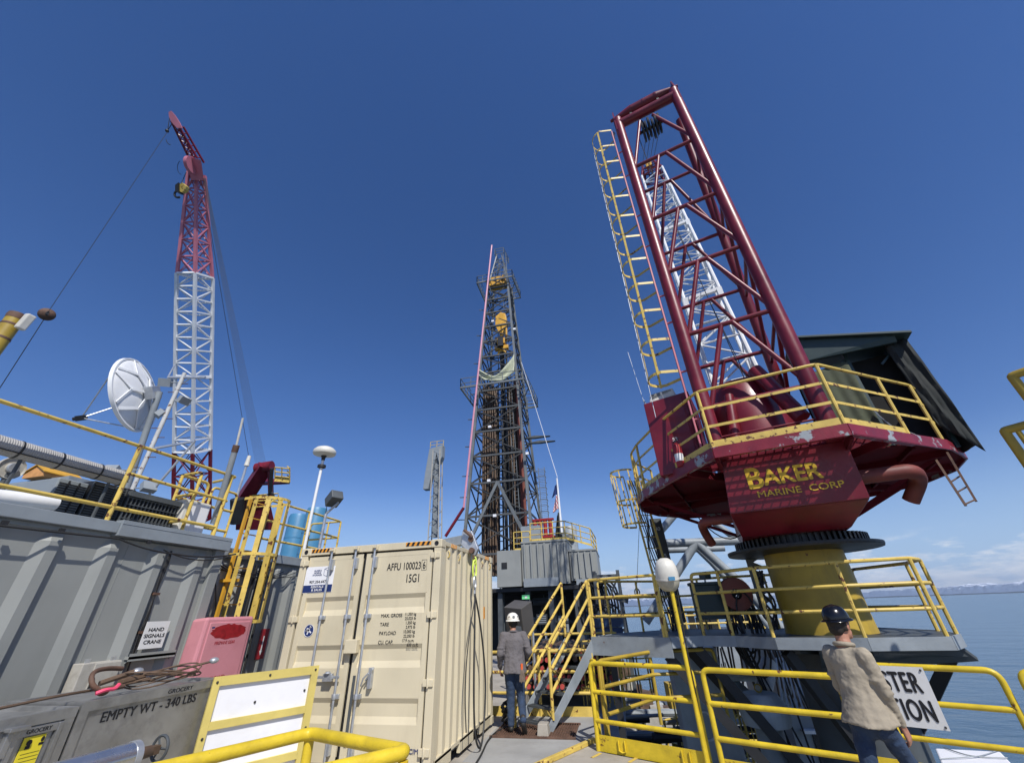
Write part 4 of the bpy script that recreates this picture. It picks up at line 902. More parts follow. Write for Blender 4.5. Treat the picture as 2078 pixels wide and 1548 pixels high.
def link(b, c, w, h, r, ax): 
    b.pipe([Vector(c)+Vector((ax[0]*math.cos(a)*w, ax[1]*math.cos(a)*w, math.sin(a)*h)) for a in [2*math.pi*i/16 for i in range(16)]], r, 8, closed=True)
b = MB(); link(b, (-2.50, 7.63, 2.70), .03, .07, .013, (0, 1)); b.build('shackle', 'rusty', t)
b = MB(); link(b, (-2.49, 7.62, 2.52), .055, .15, .017, (.3, .95)); link(b, (-2.49, 7.62, 2.66), .03, .06, .012, (1, 0)); b.build('chain_link', 'hivis', t)
b = MB(); link(b, (-2.48, 7.61, 2.30), .055, .1, .018, (0, 1)); b.tube((-2.48, 7.61, 2.2), (-2.48, 7.61, 2.08), .02, 8); b.build('thimble', 'galv', t)
b = MB(); top = Vector((-2.47, 7.6, 2.12))
pl = [top, (-2.46, 7.58, 1.6), (-2.44, 7.50, 1.0), (-2.42, 7.47, .5), (-2.40, 7.50, .18), (-2.37, 7.62, .03), (-2.38, 7.8, .10), (-2.40, 7.98, .35), (-2.41, 8.07, .8), (-2.43, 8.02, 1.2), (-2.45, 7.85, 1.7), top]
def smooth(P, it=3):
    P = [Vector(p) for p in P]
    for _ in range(it):
        Q = [P[0]]
        for a, c in zip(P[:-1], P[1:]): Q += [a.lerp(c, .25), a.lerp(c, .75)]
        P = Q+[P[-1]]
    return P
b.pipe(smooth(pl), .015, 6); b.build('rope', 'black_rubber', t)
b = MB().pipe(smooth([(-2.46, 7.6, 2.1), (-2.5, 7.35, 1.4), (-2.5, 7.25, .8), (-2.48, 7.3, .3)]), .009, 6); b.build('rope', 'black_rubber', t)
b = MB().pipe(smooth([(-2.2, 6.6, .02), (-2.25, 7.0, .02), (-2.3, 7.5, .02), (-2.42, 8.2, .02), (-2.40, 8.8, .03), (-2.2, 9.2, .03)]), .014, 6); tag(b.build('deck_cable', 'black_rubber', base=(-2.3, 7.5, 0)), 'black cable lying on the deck along the container foot', 'cable')
b = MB()
for k in range(7): b.pipe([Vector((-2.35+.05*rnd.random(), 9.25+.1*rnd.random(), .12+.03*k))+Vector((.11*math.cos(a), .16*math.sin(a), .06*math.sin(a*1.3+k))) for a in [2*math.pi*i/14 for i in range(14)]], .016, 6, closed=True)
tag(b.build('hose_coil', 'black_rubber', base=(-2.35, 9.3, 0)), 'tangled black hose coil on the deck by the container corner', 'hose coil')
# ================================================================== GREY CORRUGATED BUILDING ON THE LEFT
XW = -6.26
bl = thing('deck_building', 'grey ribbed steel deck building with flat roof, nearest on the left', 'building', (XW, 3.5, 0))
def ribwall(x, y0, y1, first, pitch, z1, nm, parent, amp=.085):
    b = MB(); ys = [(y0, 0)]; y = first
    while y < y1-.25:
        if y > y0: ys += [(y, 0), (y+.10, amp), (y+.20, amp), (y+.225, 0)]
        y += pitch
    ys.append((y1, 0)); n_ = len(ys)
    rows = [(0, 1), (z1-.12, 1), (z1, 0)]
    vs = [Vector((x+d_*k_, yy, z)) for z, k_ in rows for yy, d_ in ys]
    b.add(vs, [(r*n_+i, r*n_+i+1, (r+1)*n_+i+1, (r+1)*n_+i) for r in range(2) for i in range(n_-1)])
    o = b.build(nm, 'grey_wall', parent); return o
wl_ = ribwall(XW, .2, 5.62, .24+.02, .625, 2.82, 'wall', bl, .06)
b = MB()
for y in (2.15, 3.55, 4.35): b.tube((XW+.002, y, 0), (XW+.002, y, 2.75), .004, 5)
b.build('weld_seam', 'grey_wall', wl_)
MB().bx((XW-.02, 5.62, 0), (XW+.07, 5.78, 2.84)).build('corner_post', 'grey_wall', bl, bevel=.01)
MB().bx((-14, .2, 2.88), (XW, 5.78, 3.0)).build('roof', 'grey_fascia', bl)
b = MB().bx((XW, .2, 2.87), (XW+.10, 4.08, 3.0)); b.bx((XW, .2, 2.82), (XW+.02, 4.08, 2.87)); b.build('fascia', 'grey_fascia', bl, bevel=.006)
b = MB().bx((XW, 4.081, 2.84), (XW+.13, 5.80, 3.03)); b.bx((XW+.13, 4.081, 2.98), (XW+.135, 5.80, 2.988)); b.build('fascia', 'grey_fascia', bl, bevel=.006)
MB().bx((-14, 5.6, 0), (XW-.03, 5.78, 2.9)).build('end_wall', 'grey_wall', bl)
b = MB().wire((XW+.12, .5, 2.80), (XW+.14, 4.1, 2.80), .012, .03, seg=30); b.wire((XW+.14, 4.1, 2.80), (XW+.15, 4.9, 2.70), .011, .03); b.wire((XW+.15, 4.9, 2.70), (XW+.17, 5.9, 2.80), .012, .04); b.wire((XW+.1, 4.75, 2.74), (XW+.12, 5.8, 2.74), .009, .08)
b.build('eave_cable', 'black_rubber', bl)
b = MB()
for y in (.9, 1.7, 2.5, 3.0, 3.5, 4.5): b.box((XW+.12, y, 2.81), (.03, .05, .04))
b.build('cable_clip', 'black_metal', bl)
b = MB()
for k, dx in enumerate((0, .02, .035)): b.pipe([Vector((XW+.03+dx*.4, 4.93-dx+.012*math.sin(j*1.3+k), 2.75-.15*j)) for j in range(13)], .008, 5)
b.build('wall_cable', 'black_rubber', bl)
b = MB()
for z in (2.2, 1.75): b.box((XW+.03, 4.92, z), (.05, .09, .03))
b.build('cable_clip', 'rusty', bl)
XV = -7.05
b2 = thing('rear_building', 'grey ribbed steel building set back behind the caged yellow ladder', 'building', (XV, 8, 0))
ribwall(XV, 5.8, 17, 6.0, .46, 2.86, 'wall', b2, .07)
MB().bx((-14, 5.8, 2.88), (XV, 17, 3.0)).build('roof', 'grey_fascia', b2)
MB().bx((XV, 5.8, 2.87), (XV+.10, 17, 3.03)).build('fascia', 'grey_fascia', b2, bevel=.006)
b = MB(); rr_ = random.Random(5)
for k in range(7): b.wire((XV+.13, 5.9+.15*k, 2.85-.03*k), (XV+.12, 7.3+.25*k, 2.72+.03*(k % 3)), .008, .1+.09*rr_.random())
for k in range(3): b.wire((XV+.12, 6.1+.1*k, 2.8), (XV+.1, 6.2+.25*k, 1.9), .008, -.03)
b.build('eave_cable', 'black_rubber', b2)
for k in range(4): MB().tube((XV+.06, 7.35+.11*k, 0), (XV+.06, 7.35+.11*k, 2.8), .02, 8).build('conduit', 'black_rubber', b2)
# hand signals sign, shelf, breaker box
s = MB().bx((XW+.088, 4.90, 1.56), (XW+.094, 5.22, 1.87)).build('hand_signals_sign', 'sign_white', base=(XW+.09, 5.06, 1.7)); tag(s, 'white sheet sign lettered HAND SIGNALS CRANE on the grey ribbed wall', 'sign')
for i, (w_, z) in enumerate((('HAND', 1.755), ('SIGNALS', 1.685), ('CRANE', 1.615))): text(w_, (XW+.0945, 5.06, z), .042, 'ink', s, FW, 1.25, align='CENTER', bold=.045)
b = MB().bx((XW, 4.80, 1.46), (XW+.13, 5.42, 1.49)); b.bx((XW+.125, 4.80, 1.44), (XW+.13, 5.42, 1.52)); b.prism([(XW, 4.82, 1.46), (XW+.12, 4.82, 1.46), (XW, 4.82, 1.36)], (0, .01, 0)); b.prism([(XW, 5.4, 1.46), (XW+.12, 5.4, 1.46), (XW, 5.4, 1.36)], (0, .01, 0))
tag(b.build('wall_shelf', 'grey_wall', base=(XW, 5.1, 1.46)), 'small grey metal ledge on the wall below the white sign', 'shelf')
bb_ = thing('breaker_box', 'dirty beige electrical box with a lever on the grey wall', 'electrical box', (XW+.1, 4.5, 1.0))
MB().bx((XW, 4.28, .92), (XW+.17, 4.70, 1.47)).build('housing', 'box_beige', bb_, bevel=.008)
MB().bx((XW+.172, 4.40, .94), (XW+.19, 4.69, 1.46)).build('cover', 'box_beige', bb_, bevel=.006)
b = MB().ell((XW+.21, 4.42, 1.27), (.018, .022, .06)); b.beam((XW+.205, 4.42, 1.24), (XW+.21, 4.40, 1.14), .03, .02); b.build('lever', 'black_metal', bb_)
b = MB()
for y in (4.34, 4.62): b.bx((XW+.08, y, 1.47), (XW+.1, y+.05, 1.51))
b.build('tab', 'galv', bb_)
# pink fire gear box
pk = thing('fire_gear_box', 'faded pink moulded cabinet with smeared dark red paint and worn lettering', 'cabinet', (-6.05, 6.0, .85))
MB().hexa([(-6.20, 5.56, .85), (-5.90, 5.53, .85), (-5.90, 6.45, .85), (-6.20, 6.42, .85), (-6.20, 5.58, 1.88), (-5.90, 5.55, 1.90), (-5.90, 6.43, 1.90), (-6.20, 6.40, 1.88)]).build('shell', 'pink_box', pk, bevel=.035)
fd = MB().bx((-5.905, 5.62, .9), (-5.885, 6.36, 1.83)).build('door', 'pink_box', pk, bevel=.02)
b = MB(); rr_ = random.Random(8); P_ = []
for i in range(40):
    a = 2*math.pi*i/40; P_.append((-5.8845, 5.99+.30*math.cos(a)*(1+.14*rr_.random()), 1.705+.085*math.sin(a)*(1+.25*rr_.random())))
b.prism(P_, (.001, 0, 0)); b.build('paint_smear', 'ink_red', fd)
text('FIREMANS GEAR', (-5.883, 5.78, 1.545), .042, 'ink_red', fd, FW, .85, bold=.0)
text('SELF CONTAINED', (-5.883, 5.72, 1.115), .042, 'ink_red', fd, FW, .85)
text('AIR', (-5.883, 5.76, 1.02), .042, 'ink_red', fd, FW, .85)
MB().bx((-5.884, 5.66, 1.755), (-5.883, 5.71, 1.775)).build('maker_label', 'ink_navy', fd)
b = MB().bx((-6.2, 5.6, 0), (-6.1, 5.66, .86)); b.bx((-6.2, 6.3, 0), (-6.1, 6.36, .86)); b.build('stand', 'grey_dark', pk)
s = MB().bx((XV+.075, 7.86, 1.18), (XV+.08, 8.08, 1.68)).build('extinguisher_sign', 'ink_red', base=(XV, 7.9, 1.4)); tag(s, 'narrow red sign with white arrow behind the container corner', 'sign')
b = MB().prism([(XV+.082, 7.97-.04, 1.32), (XV+.082, 7.97, 1.24), (XV+.082, 7.97+.04, 1.32)], (.001, 0, 0)); b.bx((XV+.082, 7.955, 1.32), (XV+.083, 7.985, 1.56)); b.build('arrow', 'ink_white', s)
# ---- roof railing
rl = thing('roof_railing', 'pale yellow pipe railing with rust along the edge of the grey roof', 'railing', (XW+.03, 3, 3.0), 'roof railings')
xr = XW+.03
MB().pipe(rounded([(xr, .2, 3.97), (xr, 5.58, 4.02), (xr-.6, 5.7, 4.02)], .06), .024, 8).build('rail', 'yellow_pale', rl)
MB().tube((xr, .2, 3.17), (xr, 5.5, 3.17), .024, 8).build('rail', 'yellow_pale', rl)
MB().tube((xr, 3.95, 3.62), (xr, 5.55, 3.60), .022, 8).build('rail', 'yellow_pale', rl)
for y in (.9, 3.95, 5.5): MB().tube((xr, y, 2.95), (xr, y, 4.0), .028, 8).build('post', 'yellow_pale', rl)
rl2 = railing('roof_railing', 'short pale yellow railing return beside the roof opening', [(xr-.05, 5.0, 3.0), (xr-.5, 5.05, 3.0), (xr-.5, 5.55, 3.0)], 'yellow_pale', hs=(.95, .6, .2), posts=[1], toe=0, r=.024, group='roof railings')
rl3 = railing('roof_railing', 'pale yellow railing on the set back roof by the blue tanks', [(XV+.02, 5.9, 3.0), (XV+.02, 6.45, 3.0)], 'yellow_pale', hs=(1.0, .66, .3), posts=[.5], toe=0, r=.022, group='roof railings')
rl4 = railing('roof_railing', 'pale yellow railing corner behind the lamp bracket on the far roof', [(XV+.02, 7.3, 3.0), (XV+.02, 9.85, 3.0), (XV-.9, 9.85, 3.0)], 'yellow_pale', hs=(1.07, .66, .3), posts=[0, .5, 1, 1.4], toe=0, r=.024, group='roof railings')
# caged ladder on wall
ly0 = 6.88
t = thing('wall_ladder', 'yellow ladder with a bar cage fixed to the set back grey wall', 'ladder', (XV+.15, ly0, 0))
for y in (ly0-.22, ly0+.22): MB().bx((XV+.13, y-.03, 0), (XV+.17, y+.03, 4.0)).build('stringer', 'crown_yellow', t)
b = MB()
for k in range(13): b.tube((XV+.15, ly0-.22, .3+.3*k), (XV+.15, ly0+.22, .3+.3*k), .012, 6)
b.build('rungs', 'crown_yellow', t)
b = MB(); aa = [rad(x) for x in range(-90, 91, 18)]
for z in (1.82, 2.9, 3.92):
    ps = [Vector((XV+.15, ly0-.36, z))]+[Vector((XV+.42+.38*math.cos(a), ly0+.36*math.sin(a), z)) for a in aa]+[Vector((XV+.15, ly0+.36, z))]
    for a, c in zip(ps[:-1], ps[1:]): b.beam(a, c, .008, .05)
for a in aa[::2]+[aa[-1]]:
    c_ = (XV+.42+.37*math.cos(a), ly0+.35*math.sin(a)); b.beam((*c_, 1.80), (*c_, 3.94), .085, .012, up=(math.cos(a), math.sin(a), 0))
b.build('ladder_cage', 'yellow_pale', t)
b = MB().bx((XV, ly0-.3, 2.45), (XV+.4, ly0-.2, 2.5)); b.bx((XV, ly0-.3, 1.2), (XV+.15, ly0-.24, 1.24)); b.build('wall_bracket', 'crown_yellow', t)
# ---- plant on the roof
m = mat('duct_wrap', (.36, .35, .33), .85, var=.12, vs=3, bump=0); t_ = m.node_tree; wv = N(t_, 'ShaderNodeTexWave'); wv.bands_direction = 'Y'; wv.inputs['Scale'].default_value = 14; bpn = N(t_, 'ShaderNodeBump'); bpn.inputs['Strength'].default_value = .6; bpn.inputs['Distance'].default_value = .01
tcn = N(t_, 'ShaderNodeTexCoord'); t_.links.new(tcn.outputs['Object'], wv.inputs[0]); t_.links.new(wv.outputs[0], bpn.inputs['Height']); t_.links.new(bpn.outputs[0], t_.nodes['Principled BSDF'].inputs['Normal'])
da, db = atx(-60, 886, -6.52), atx(252, 972, -6.52)
t = thing('roof_duct', 'fat grey ribbed duct strapped with black cable along the roof edge', 'duct', db)
MB().tube(da, db, .10, 24).build('duct', 'duct_wrap', t)
dq = (db-da).normalized(); b = MB()
for k in (.25, .5, .78, .97): p = da.lerp(db, k); b.tube(p-dq*.01, p+dq*.01, .104, 20)
b.tube(da+Vector((.09, 0, -.06)), db+Vector((.1, 0, -.05)), .007, 5); b.build('strap', 'black_metal', t)
for k in (.3, .9): p = da.lerp(db, k); MB().tube((p.x, p.y, 3.0), p, .02, 6).build('support', 'grey_dark', t)
wa, wb_ = atx(-60, 1003, -6.45), atx(112, 1022, -6.45)
tag(MB().tube(wa, wb_, .085, 20).build('white_pipe', 'white_paint', base=(wb_.x, wb_.y, 3.0)), 'short fat white pipe lying on the roof below the ribbed duct', 'pipe')
def roofbox(nm, lab, cat, u0, u1, vt, x, dx, m_, group=None, z0=3.0):
    a = atx(u0, vt, x); c = atx(u1, vt, x); z1 = (a.z+c.z)/2; t = thing(nm, lab, cat, (x-dx/2, (a.y+c.y)/2, z0), group)
    body = MB().bx((x-dx, a.y, z0), (x, c.y, z1)).build('housing', m_, t, bevel=.015); return t, body, a.y, c.y, z1
t, body, y0, y1, z1 = roofbox('condenser_unit', 'slatted grey condenser unit behind the ribbed roof duct', 'air conditioner', 118, 186, 975, -6.75, .8, 'grey_fascia', 'roof condenser units')
b = MB(); z = 3.05
while z < z1-.05: b.bx((-6.748, y0+.02, z), (-6.735, y1-.02, z+.012)); z += .03
for k in range(1, 3): b.bx((-6.748, y0+(y1-y0)*k/3-.006, 3.03), (-6.728, y0+(y1-y0)*k/3+.006, z1-.02))
b.build('grille', 'black_metal', body)
t, body, y0, y1, z1 = roofbox('condenser_unit', 'black meshed condenser unit under the end of the roof duct', 'air conditioner', 188, 283, 985, -6.7, .8, 'black_metal', 'roof condenser units')
b = MB(); z = 3.05
while z < z1-.05: b.bx((-6.698, y0+.02, z), (-6.685, y1-.02, z+.012)); z += .03
for k in range(0, 5): b.bx((-6.698, y0+(y1-y0)*k/4-.006, 3.03), (-6.678, y0+(y1-y0)*k/4+.006, z1-.02))
b.build('grille', 'grey_dark', body)
t, body, y0, y1, z1 = roofbox('vent_housing', 'low black vent housing with an open grid front on the roof', 'vent', 258, 383, 1012, -6.62, .7, 'black_metal')
b = MB(); n_ = 16
for k in range(n_+1): b.bx((-6.618, y0+(y1-y0)*k/n_-.006, 3.02), (-6.59, y0+(y1-y0)*k/n_+.006, z1-.05))
for k in range(5): b.bx((-6.618, y0, 3.04+(z1-3.12)*k/4), (-6.592, y1, 3.052+(z1-3.12)*k/4))
b.bx((-6.62, y0-.02, z1-.06), (-6.56, y1+.02, z1+.01)); b.build('grille', 'grey_dark', body)
t, body, y0, y1, z1 = roofbox('floodlight_box', 'white plastic floodlight housing behind the roof railing', 'floodlight', 378, 432, 1018, -6.5, .25, 'plastic_white')
MB().bx((-6.498, y0+.06, 3.05), (-6.47, y1-.03, z1-.04)).build('lens', 'panel_white', body, bevel=.015)
wp = atx(22, 950, -6.9)
t = thing('reel_wheel', 'round yellowed cable wheel behind the ribbed duct at the left edge', 'wheel', (wp.x, wp.y, 3.0))
b = MB().lathe(wp, [(.0, .03), (.05, .03), (.06, .01), (.11, .01), (.125, .03), (.13, 0), (.125, -.03), (0, -.03)], 28, M=FW); b.build('wheel', 'box_beige', t); MB().lathe(wp+Vector((.04, 0, 0)), [(0, .02), (.05, .02), (.06, 0)], 20, M=FW).build('hub', 'galv', t); MB().tube((wp.x, wp.y, 3.0), wp, .025).build('stand', 'grey_dark', t)
hp_ = dep(68, 962, 26)
t = thing('roof_hut', 'small orange gabled hut roof far behind the left roof edge', 'hut', hp_-up*4)
b = MB().prism([hp_+Vector((-.9, 0, -.2)), hp_+Vector((.9, 0, -.2)), hp_+Vector((.9, 0, .1)), hp_+Vector((0, 0, .55)), hp_+Vector((-.9, 0, .1))], (0, 2, 0)); b.build('wall', 'wood_orange', t)
b = MB().prism([hp_+Vector((-1.05, -.1, .05)), hp_+Vector((0, -.1, .6)), hp_+Vector((1.05, -.1, .05)), hp_+Vector((1.05, -.1, .12)), hp_+Vector((0, -.1, .68)), hp_+Vector((-1.05, -.1, .12))], (0, 2.2, 0)); b.build('roof', 'crown_yellow', t)
MB().bx(hp_+Vector((-3.5, .5, -4)), hp_+Vector((2.5, 6, -.2))).build('annex', 'grey_fascia', t)
# dish
dc = dep(285, 800, 8.0); dn_ = (-CR*.93-CF*.30-CU*.14).normalized()
t = thing('satellite_dish', 'big white satellite dish seen from its ribbed back on a weathered pole', 'satellite dish', atz(240, 1035, 3.03))
dx_ = dn_.cross(CU).normalized(); dy_ = dn_.cross(dx_).normalized(); DM = Matrix((dx_, dy_, dn_)).transposed()
R_ = .73; par = lambda r: .18*(r/R_)**2
b = MB().lathe(dc, [(r*R_/8, par(r*R_/8)-.10) for r in range(0, 9)]+[(R_+.01, par(R_)-.085), (R_, par(R_)-.075)]+[(r*R_/8, par(r*R_/8)-.092) for r in range(8, -1, -1)], 40, M=DM); dsh = b.build('reflector', 'white_paint', t)
b = MB()
for k in range(6):
    a = rad(60*k+15); a2 = rad(60*k+45)
    P0 = DM @ Vector((.12*math.cos(a), .12*math.sin(a), -.14)); P1 = DM @ Vector((.40*math.cos(a), .40*math.sin(a), par(.40)-.125))
    b.beam(dc+P0, dc+P1, .05, .02, up=tuple(dn_))
    for s_ in (-1, 1): P2 = DM @ Vector((.70*math.cos(a+s_*rad(25)), .70*math.sin(a+s_*rad(25)), par(.70)-.115)); b.beam(dc+P1, dc+P2, .045, .018, up=tuple(dn_))
    P3 = DM @ Vector((.70*math.cos(a2+rad(0)), .70*math.sin(a2), par(.7)-.115))
b.build('back_rib', 'white_paint', dsh, weld=False)
b = MB().lathe(dc, [(R_-.02, par(R_)-.12), (R_+.015, par(R_)-.12), (R_+.02, par(R_)-.06)], 40, M=DM); b.build('rim', 'white_paint', dsh)
hubp = dc+DM @ Vector((0, 0, -.2)); MB().box(hubp, (.3, .26, .16), DM).build('mount', 'galv', t, bevel=.01)
pb1 = dep(240, 1040, 7.3); MB().tube((pb1.x, pb1.y, 3.0), pb1, .05, 14).build('pole', 'grey_steel', t); MB().tube(pb1, hubp-dn_*.12, .055, 14).build('pole', 'grey_steel', t)
fdp = dep(165, 848, 7.55); b = MB()
for a in (rad(0), rad(120), rad(240)): b.tube(fdp, dc+DM @ Vector((R_*.98*math.cos(a), R_*.98*math.sin(a), .09)), .012, 6)
b.build('feed_strut', 'galv', t); b = MB().box(fdp, (.16, .1, .1), DM); b.tube(fdp, fdp+DM @ Vector((0, 0, .12)), .035, 10); b.build('feed_horn', 'black_metal', t)
# instrument mast
mt_, mb_ = dep(375, 757, 8), dep(283, 972, 7.6); mb_ = Vector((mt_.x-.1, mt_.y+.05, 3.0))
t = thing('instrument_mast', 'peeling white mast with step pegs and small floodlights behind the dish', 'mast', mb_)
MB().tube(mb_, mt_, .036, 12).build('pole', 'mast_white', t)
b = MB()
for k in range(16): p = mb_.lerp(mt_, (k+.7)/17); s_ = 1 if k % 2 else -1; b.tube(p, p+CR*(.16*s_), .008, 5)
b.build('step_peg', 'rusty', t)
b = MB().beam(mt_-up*.1-CR*.3, mt_-up*.1+CR*.45, .04); b.tube(mt_-up*.1-CR*.3, mt_+up*.2-CR*.28, .015); b.build('cross_arm', 'galv', t)
for k, (dx, dz, s_) in enumerate(((-.3, -.22, .16), (.22, -.62, .14), (-.14, -.9, .13), (-.55, -2.0, .16), (.25, -2.3, .16))):
    p = mt_+CR*dx+up*dz; M = Matrix.Rotation(.5+k, 3, 'Z') @ Matrix.Rotation(.5, 3, 'X'); l_ = MB().box(p, (s_*1.3, .1, s_), M); l_.tube(p, mb_.lerp(mt_, max(0, (p.z-3)/(mt_.z-3))), .012, 6); l_.build('floodlight', 'grey_steel', t)
b = MB().tube(mb_+up*.3+CR*.12, mb_.lerp(mt_, .55)+CR*.75, .02, 8); b.beam(mb_.lerp(mt_, .5), mb_.lerp(mt_, .55)+CR*.75, .035); b.build('brace', 'galv', t)
# whip antenna
a0, a1, a2 = dep(433, 1062, 6.6), dep(480, 903, 6.9), dep(493, 848, 7.0); a0 = Vector((a1.x, a1.y, 3.0)) if False else a0
t = thing('whip_antenna', 'white whip antenna on a dented grey pipe clamped to the roof railing', 'antenna', a0); MB().tube(a0, a1, .048, 12).build('pipe', 'grey_steel', t); MB().tube(a1, a2, .018, 8).build('whip', 'plastic_white', t); MB().tube(a1-(a1-a0).normalized()*.12, a1, .052, 12).build('collar', 'rusty', t)
# small white antenna + radar dome + speaker
p = dep(500, 945, 8.5); t = thing('stub_antenna', 'stubby white antenna on a short post by the yellow roof railing', 'antenna', p-up*1.0); MB().tube(p, p+up*.22, .05, 12, .035).build('antenna', 'plastic_white', t); MB().tube(p-up*1.0, p, .025, 8).build('post', 'galv', t)
dm = dep(659, 917, 10.2); bz = Vector((dm.x, dm.y, 3.0))
t = thing('radome', 'round white mushroom radome on a slender mast above the container', 'antenna', bz)
MB().lathe(dm, [(.0, .14), (.12, .13), (.21, .09), (.27, .03), (.28, -.03), (.26, -.07), (.16, -.10), (0, -.11)], 32).build('dome', 'plastic_white', t)
MB().tube(bz, dm-up*.1, .035, 10).build('mast', 'white_paint', t); b = MB().lathe(dm-up*.38, [(.05, -.05), (.10, -.03), (.10, .03), (.05, .05)], 16); b.lathe(dm-up*.15, [(.09, .08), (.05, 0), (.04, -.08)], 12); b.build('flange', 'black_metal', t)
sp0 = dep(678, 1012, 9.9); bz = Vector((sp0.x-.15, sp0.y, 3.0))
t = thing('horn_floodlight', 'dark rectangular floodlight tilted upward on a bracket above the container', 'floodlight', bz)
MB().box(sp0, (.36, .30, .24), Matrix.Rotation(-.5, 3, 'Z') @ Matrix.Rotation(rad(-30), 3, 'Y')).build('housing', 'grey_dark', t, bevel=.02)
b = MB().tube(bz, bz+up*(sp0.z-3.35), .035, 8); b.beam(bz+up*(sp0.z-3.35), sp0-up*.12+CR*.1, .04); b.beam(sp0-up*.12+CR*.1, sp0+CR*.12, .04); b.build('bracket', 'galv', t)
b = MB().wire(sp0-CR*.15, bz+up*.8, .008, .1); b.build('cable', 'black_rubber', t)
for k, (u, r_, lab) in enumerate(((641, .31, 'light blue cylindrical tank nearer the floodlight bracket'), (607, .31, 'light blue cylindrical tank half hidden by the yellow ladder cage'))):
    p = dep(u, 1050, 12.5+k*.8); ztop = dep(u, 1030+k*14, 12.5+k*.8).z
    t = thing('blue_tank', lab, 'tank', (p.x, p.y, 3.0), 'light blue tanks'); MB().lathe((p.x, p.y, 3.0), [(0, 0), (r_, 0), (r_, ztop-3.08), (r_*.9, ztop-3.0), (0, ztop-2.96)], 28).build('shell', 'blue_tank', t)
    b = MB()
    for z in (.5, 1.1): b.lathe((p.x, p.y, 3.0+z), [(r_+.006, -.02), (r_+.006, .02)], 28)
    b.build('band', 'blue_tank', t)
# yellow post top-left with white box
pt = dep(36, 640, 7.0)
t = thing('yellow_post', 'thick yellow post with rusty cap at the upper left edge', 'post', (pt.x, pt.y, 3.0))
MB().tube((pt.x, pt.y, 3.0), pt, .115, 20).build('tube', 'yellow_dull', t); MB().lathe(pt, [(.0, .02), (.118, .015), (.125, -.03), (.118, -.1)], 20).build('cap', 'rusty', t)
b = MB()
for z in (-.22, -.5): b.lathe(pt+up*z, [(.118, -.02), (.121, 0), (.118, .02)], 20)
b.build('strap', 'rusty', t); MB().box(pt+CR*.22-up*.15, (.12, .12, .3), Matrix.Rotation(.2, 3, 'Y')).build('white_box', 'plastic_white', t, bevel=.02)

# ================================================================== FOREGROUND LEFT
def steelbox(nm, lab, y0, y1, z1, txt=None):
    x1, x0 = -4.44, -5.3; t = thing(nm, lab, 'metal box', ((x0+x1)/2, (y0+y1)/2, 0), 'stainless provision boxes')
    MB().bx((x0+.03, y0+.03, .05), (x1-.02, y1-.03, z1-.05)).build('side_panel', 'stainless', t)
    b = MB()
    for y in (y0, y1-.07): b.bx((x1-.05, y, 0), (x1, y+.07, z1-.0701))
    b.bx((x1-.05, y0, z1-.07), (x1+.002, y1, z1)); b.bx((x1-.05, y0+.0701, 0), (x1, y1-.0701, .08)); b.bx((x0, y0, z1-.07), (x0+.05, y1, z1)); b.bx((x0, y0, 0), (x0+.05, y0+.05, z1-.071)); b.bx((x0, y1-.05, 0), (x0+.05, y1, z1-.071)); b.bx((x0+.0501, y0, z1-.07), (x1-.0501, y0+.05, z1)); b.bx((x0+.0501, y1-.05, z1-.07), (x1-.0501, y1, z1))
    b.build('frame', 'stainless', t, bevel=.006); MB().bx((x0+.04, y0+.04, z1-.06), (x1-.04, y1-.04, z1-.03)).build('lid', 'stainless', t)
    return t
sb2 = steelbox('provision_box', 'weathered steel box lettered EMPTY WT - 340 LBS with slings on top', 3.24, 4.62, 1.30)
text('EMPTY WT - 340 LBS', (-4.457, 3.44, 1.13), .072, 'ink', sb2, FW, .95, bold=.022, sp=1.05)
text('GROCERY', (-4.436, 3.98, 1.245), .035, 'ink', sb2, FW, 1.2, bold=0)
sb1 = steelbox('provision_box', 'weathered steel box with yellow sticker and recessed door at the left', 2.2, 3.22, 1.28)
b = MB().bx((-4.452, 2.84, .1), (-4.43, 2.88, 1.2)); b.bx((-4.452, 3.12, .1), (-4.43, 3.15, 1.2)); b.bx((-4.452, 2.88, 1.15), (-4.435, 3.12, 1.2)); b.build('door_frame', 'stainless', sb1, bevel=.004)
text('GROCERY', (-4.433, 2.92, 1.163), .026, 'ink', sb1, FW, .95)
yp = Vector((-4.45, 3.01, 1.05)); ys_ = MB().bx((-4.455, yp.y-.075, yp.z-.09), (-4.448, yp.y+.060, yp.z+.09)).build('sticker', 'sticker_y' if 'sticker_y' in MATS else 'yellow', sb1)
b = MB().ell((-4.445, yp.y-.035, yp.z+.055), (.002, .018, .018), 10, 6); b.box((-4.446, yp.y-.035, yp.z+.028), (.002, .03, .02)); b.ell((-4.445, yp.y+.045, yp.z+.062), (.002, .012, .016), 10, 6); b.box((-4.446, yp.y+.045, yp.z+.035), (.002, .03, .014)); b.build('symbols', 'ink', ys_)
b = MB()
for k in range(3): b.bx((-4.448, yp.y-.06, yp.z-.01-.022*k), (-4.4465, yp.y+.055, yp.z-.008-.022*k))
b.build('print_lines', 'ink', ys_)
b = MB().bx((-4.455, 2.78, 1.20), (-4.38, 2.90, 1.225)); b.bx((-4.46, 2.80, 1.05), (-4.42, 2.84, 1.2)); b.build('latch', 'stainless', sb1, bevel=.004)
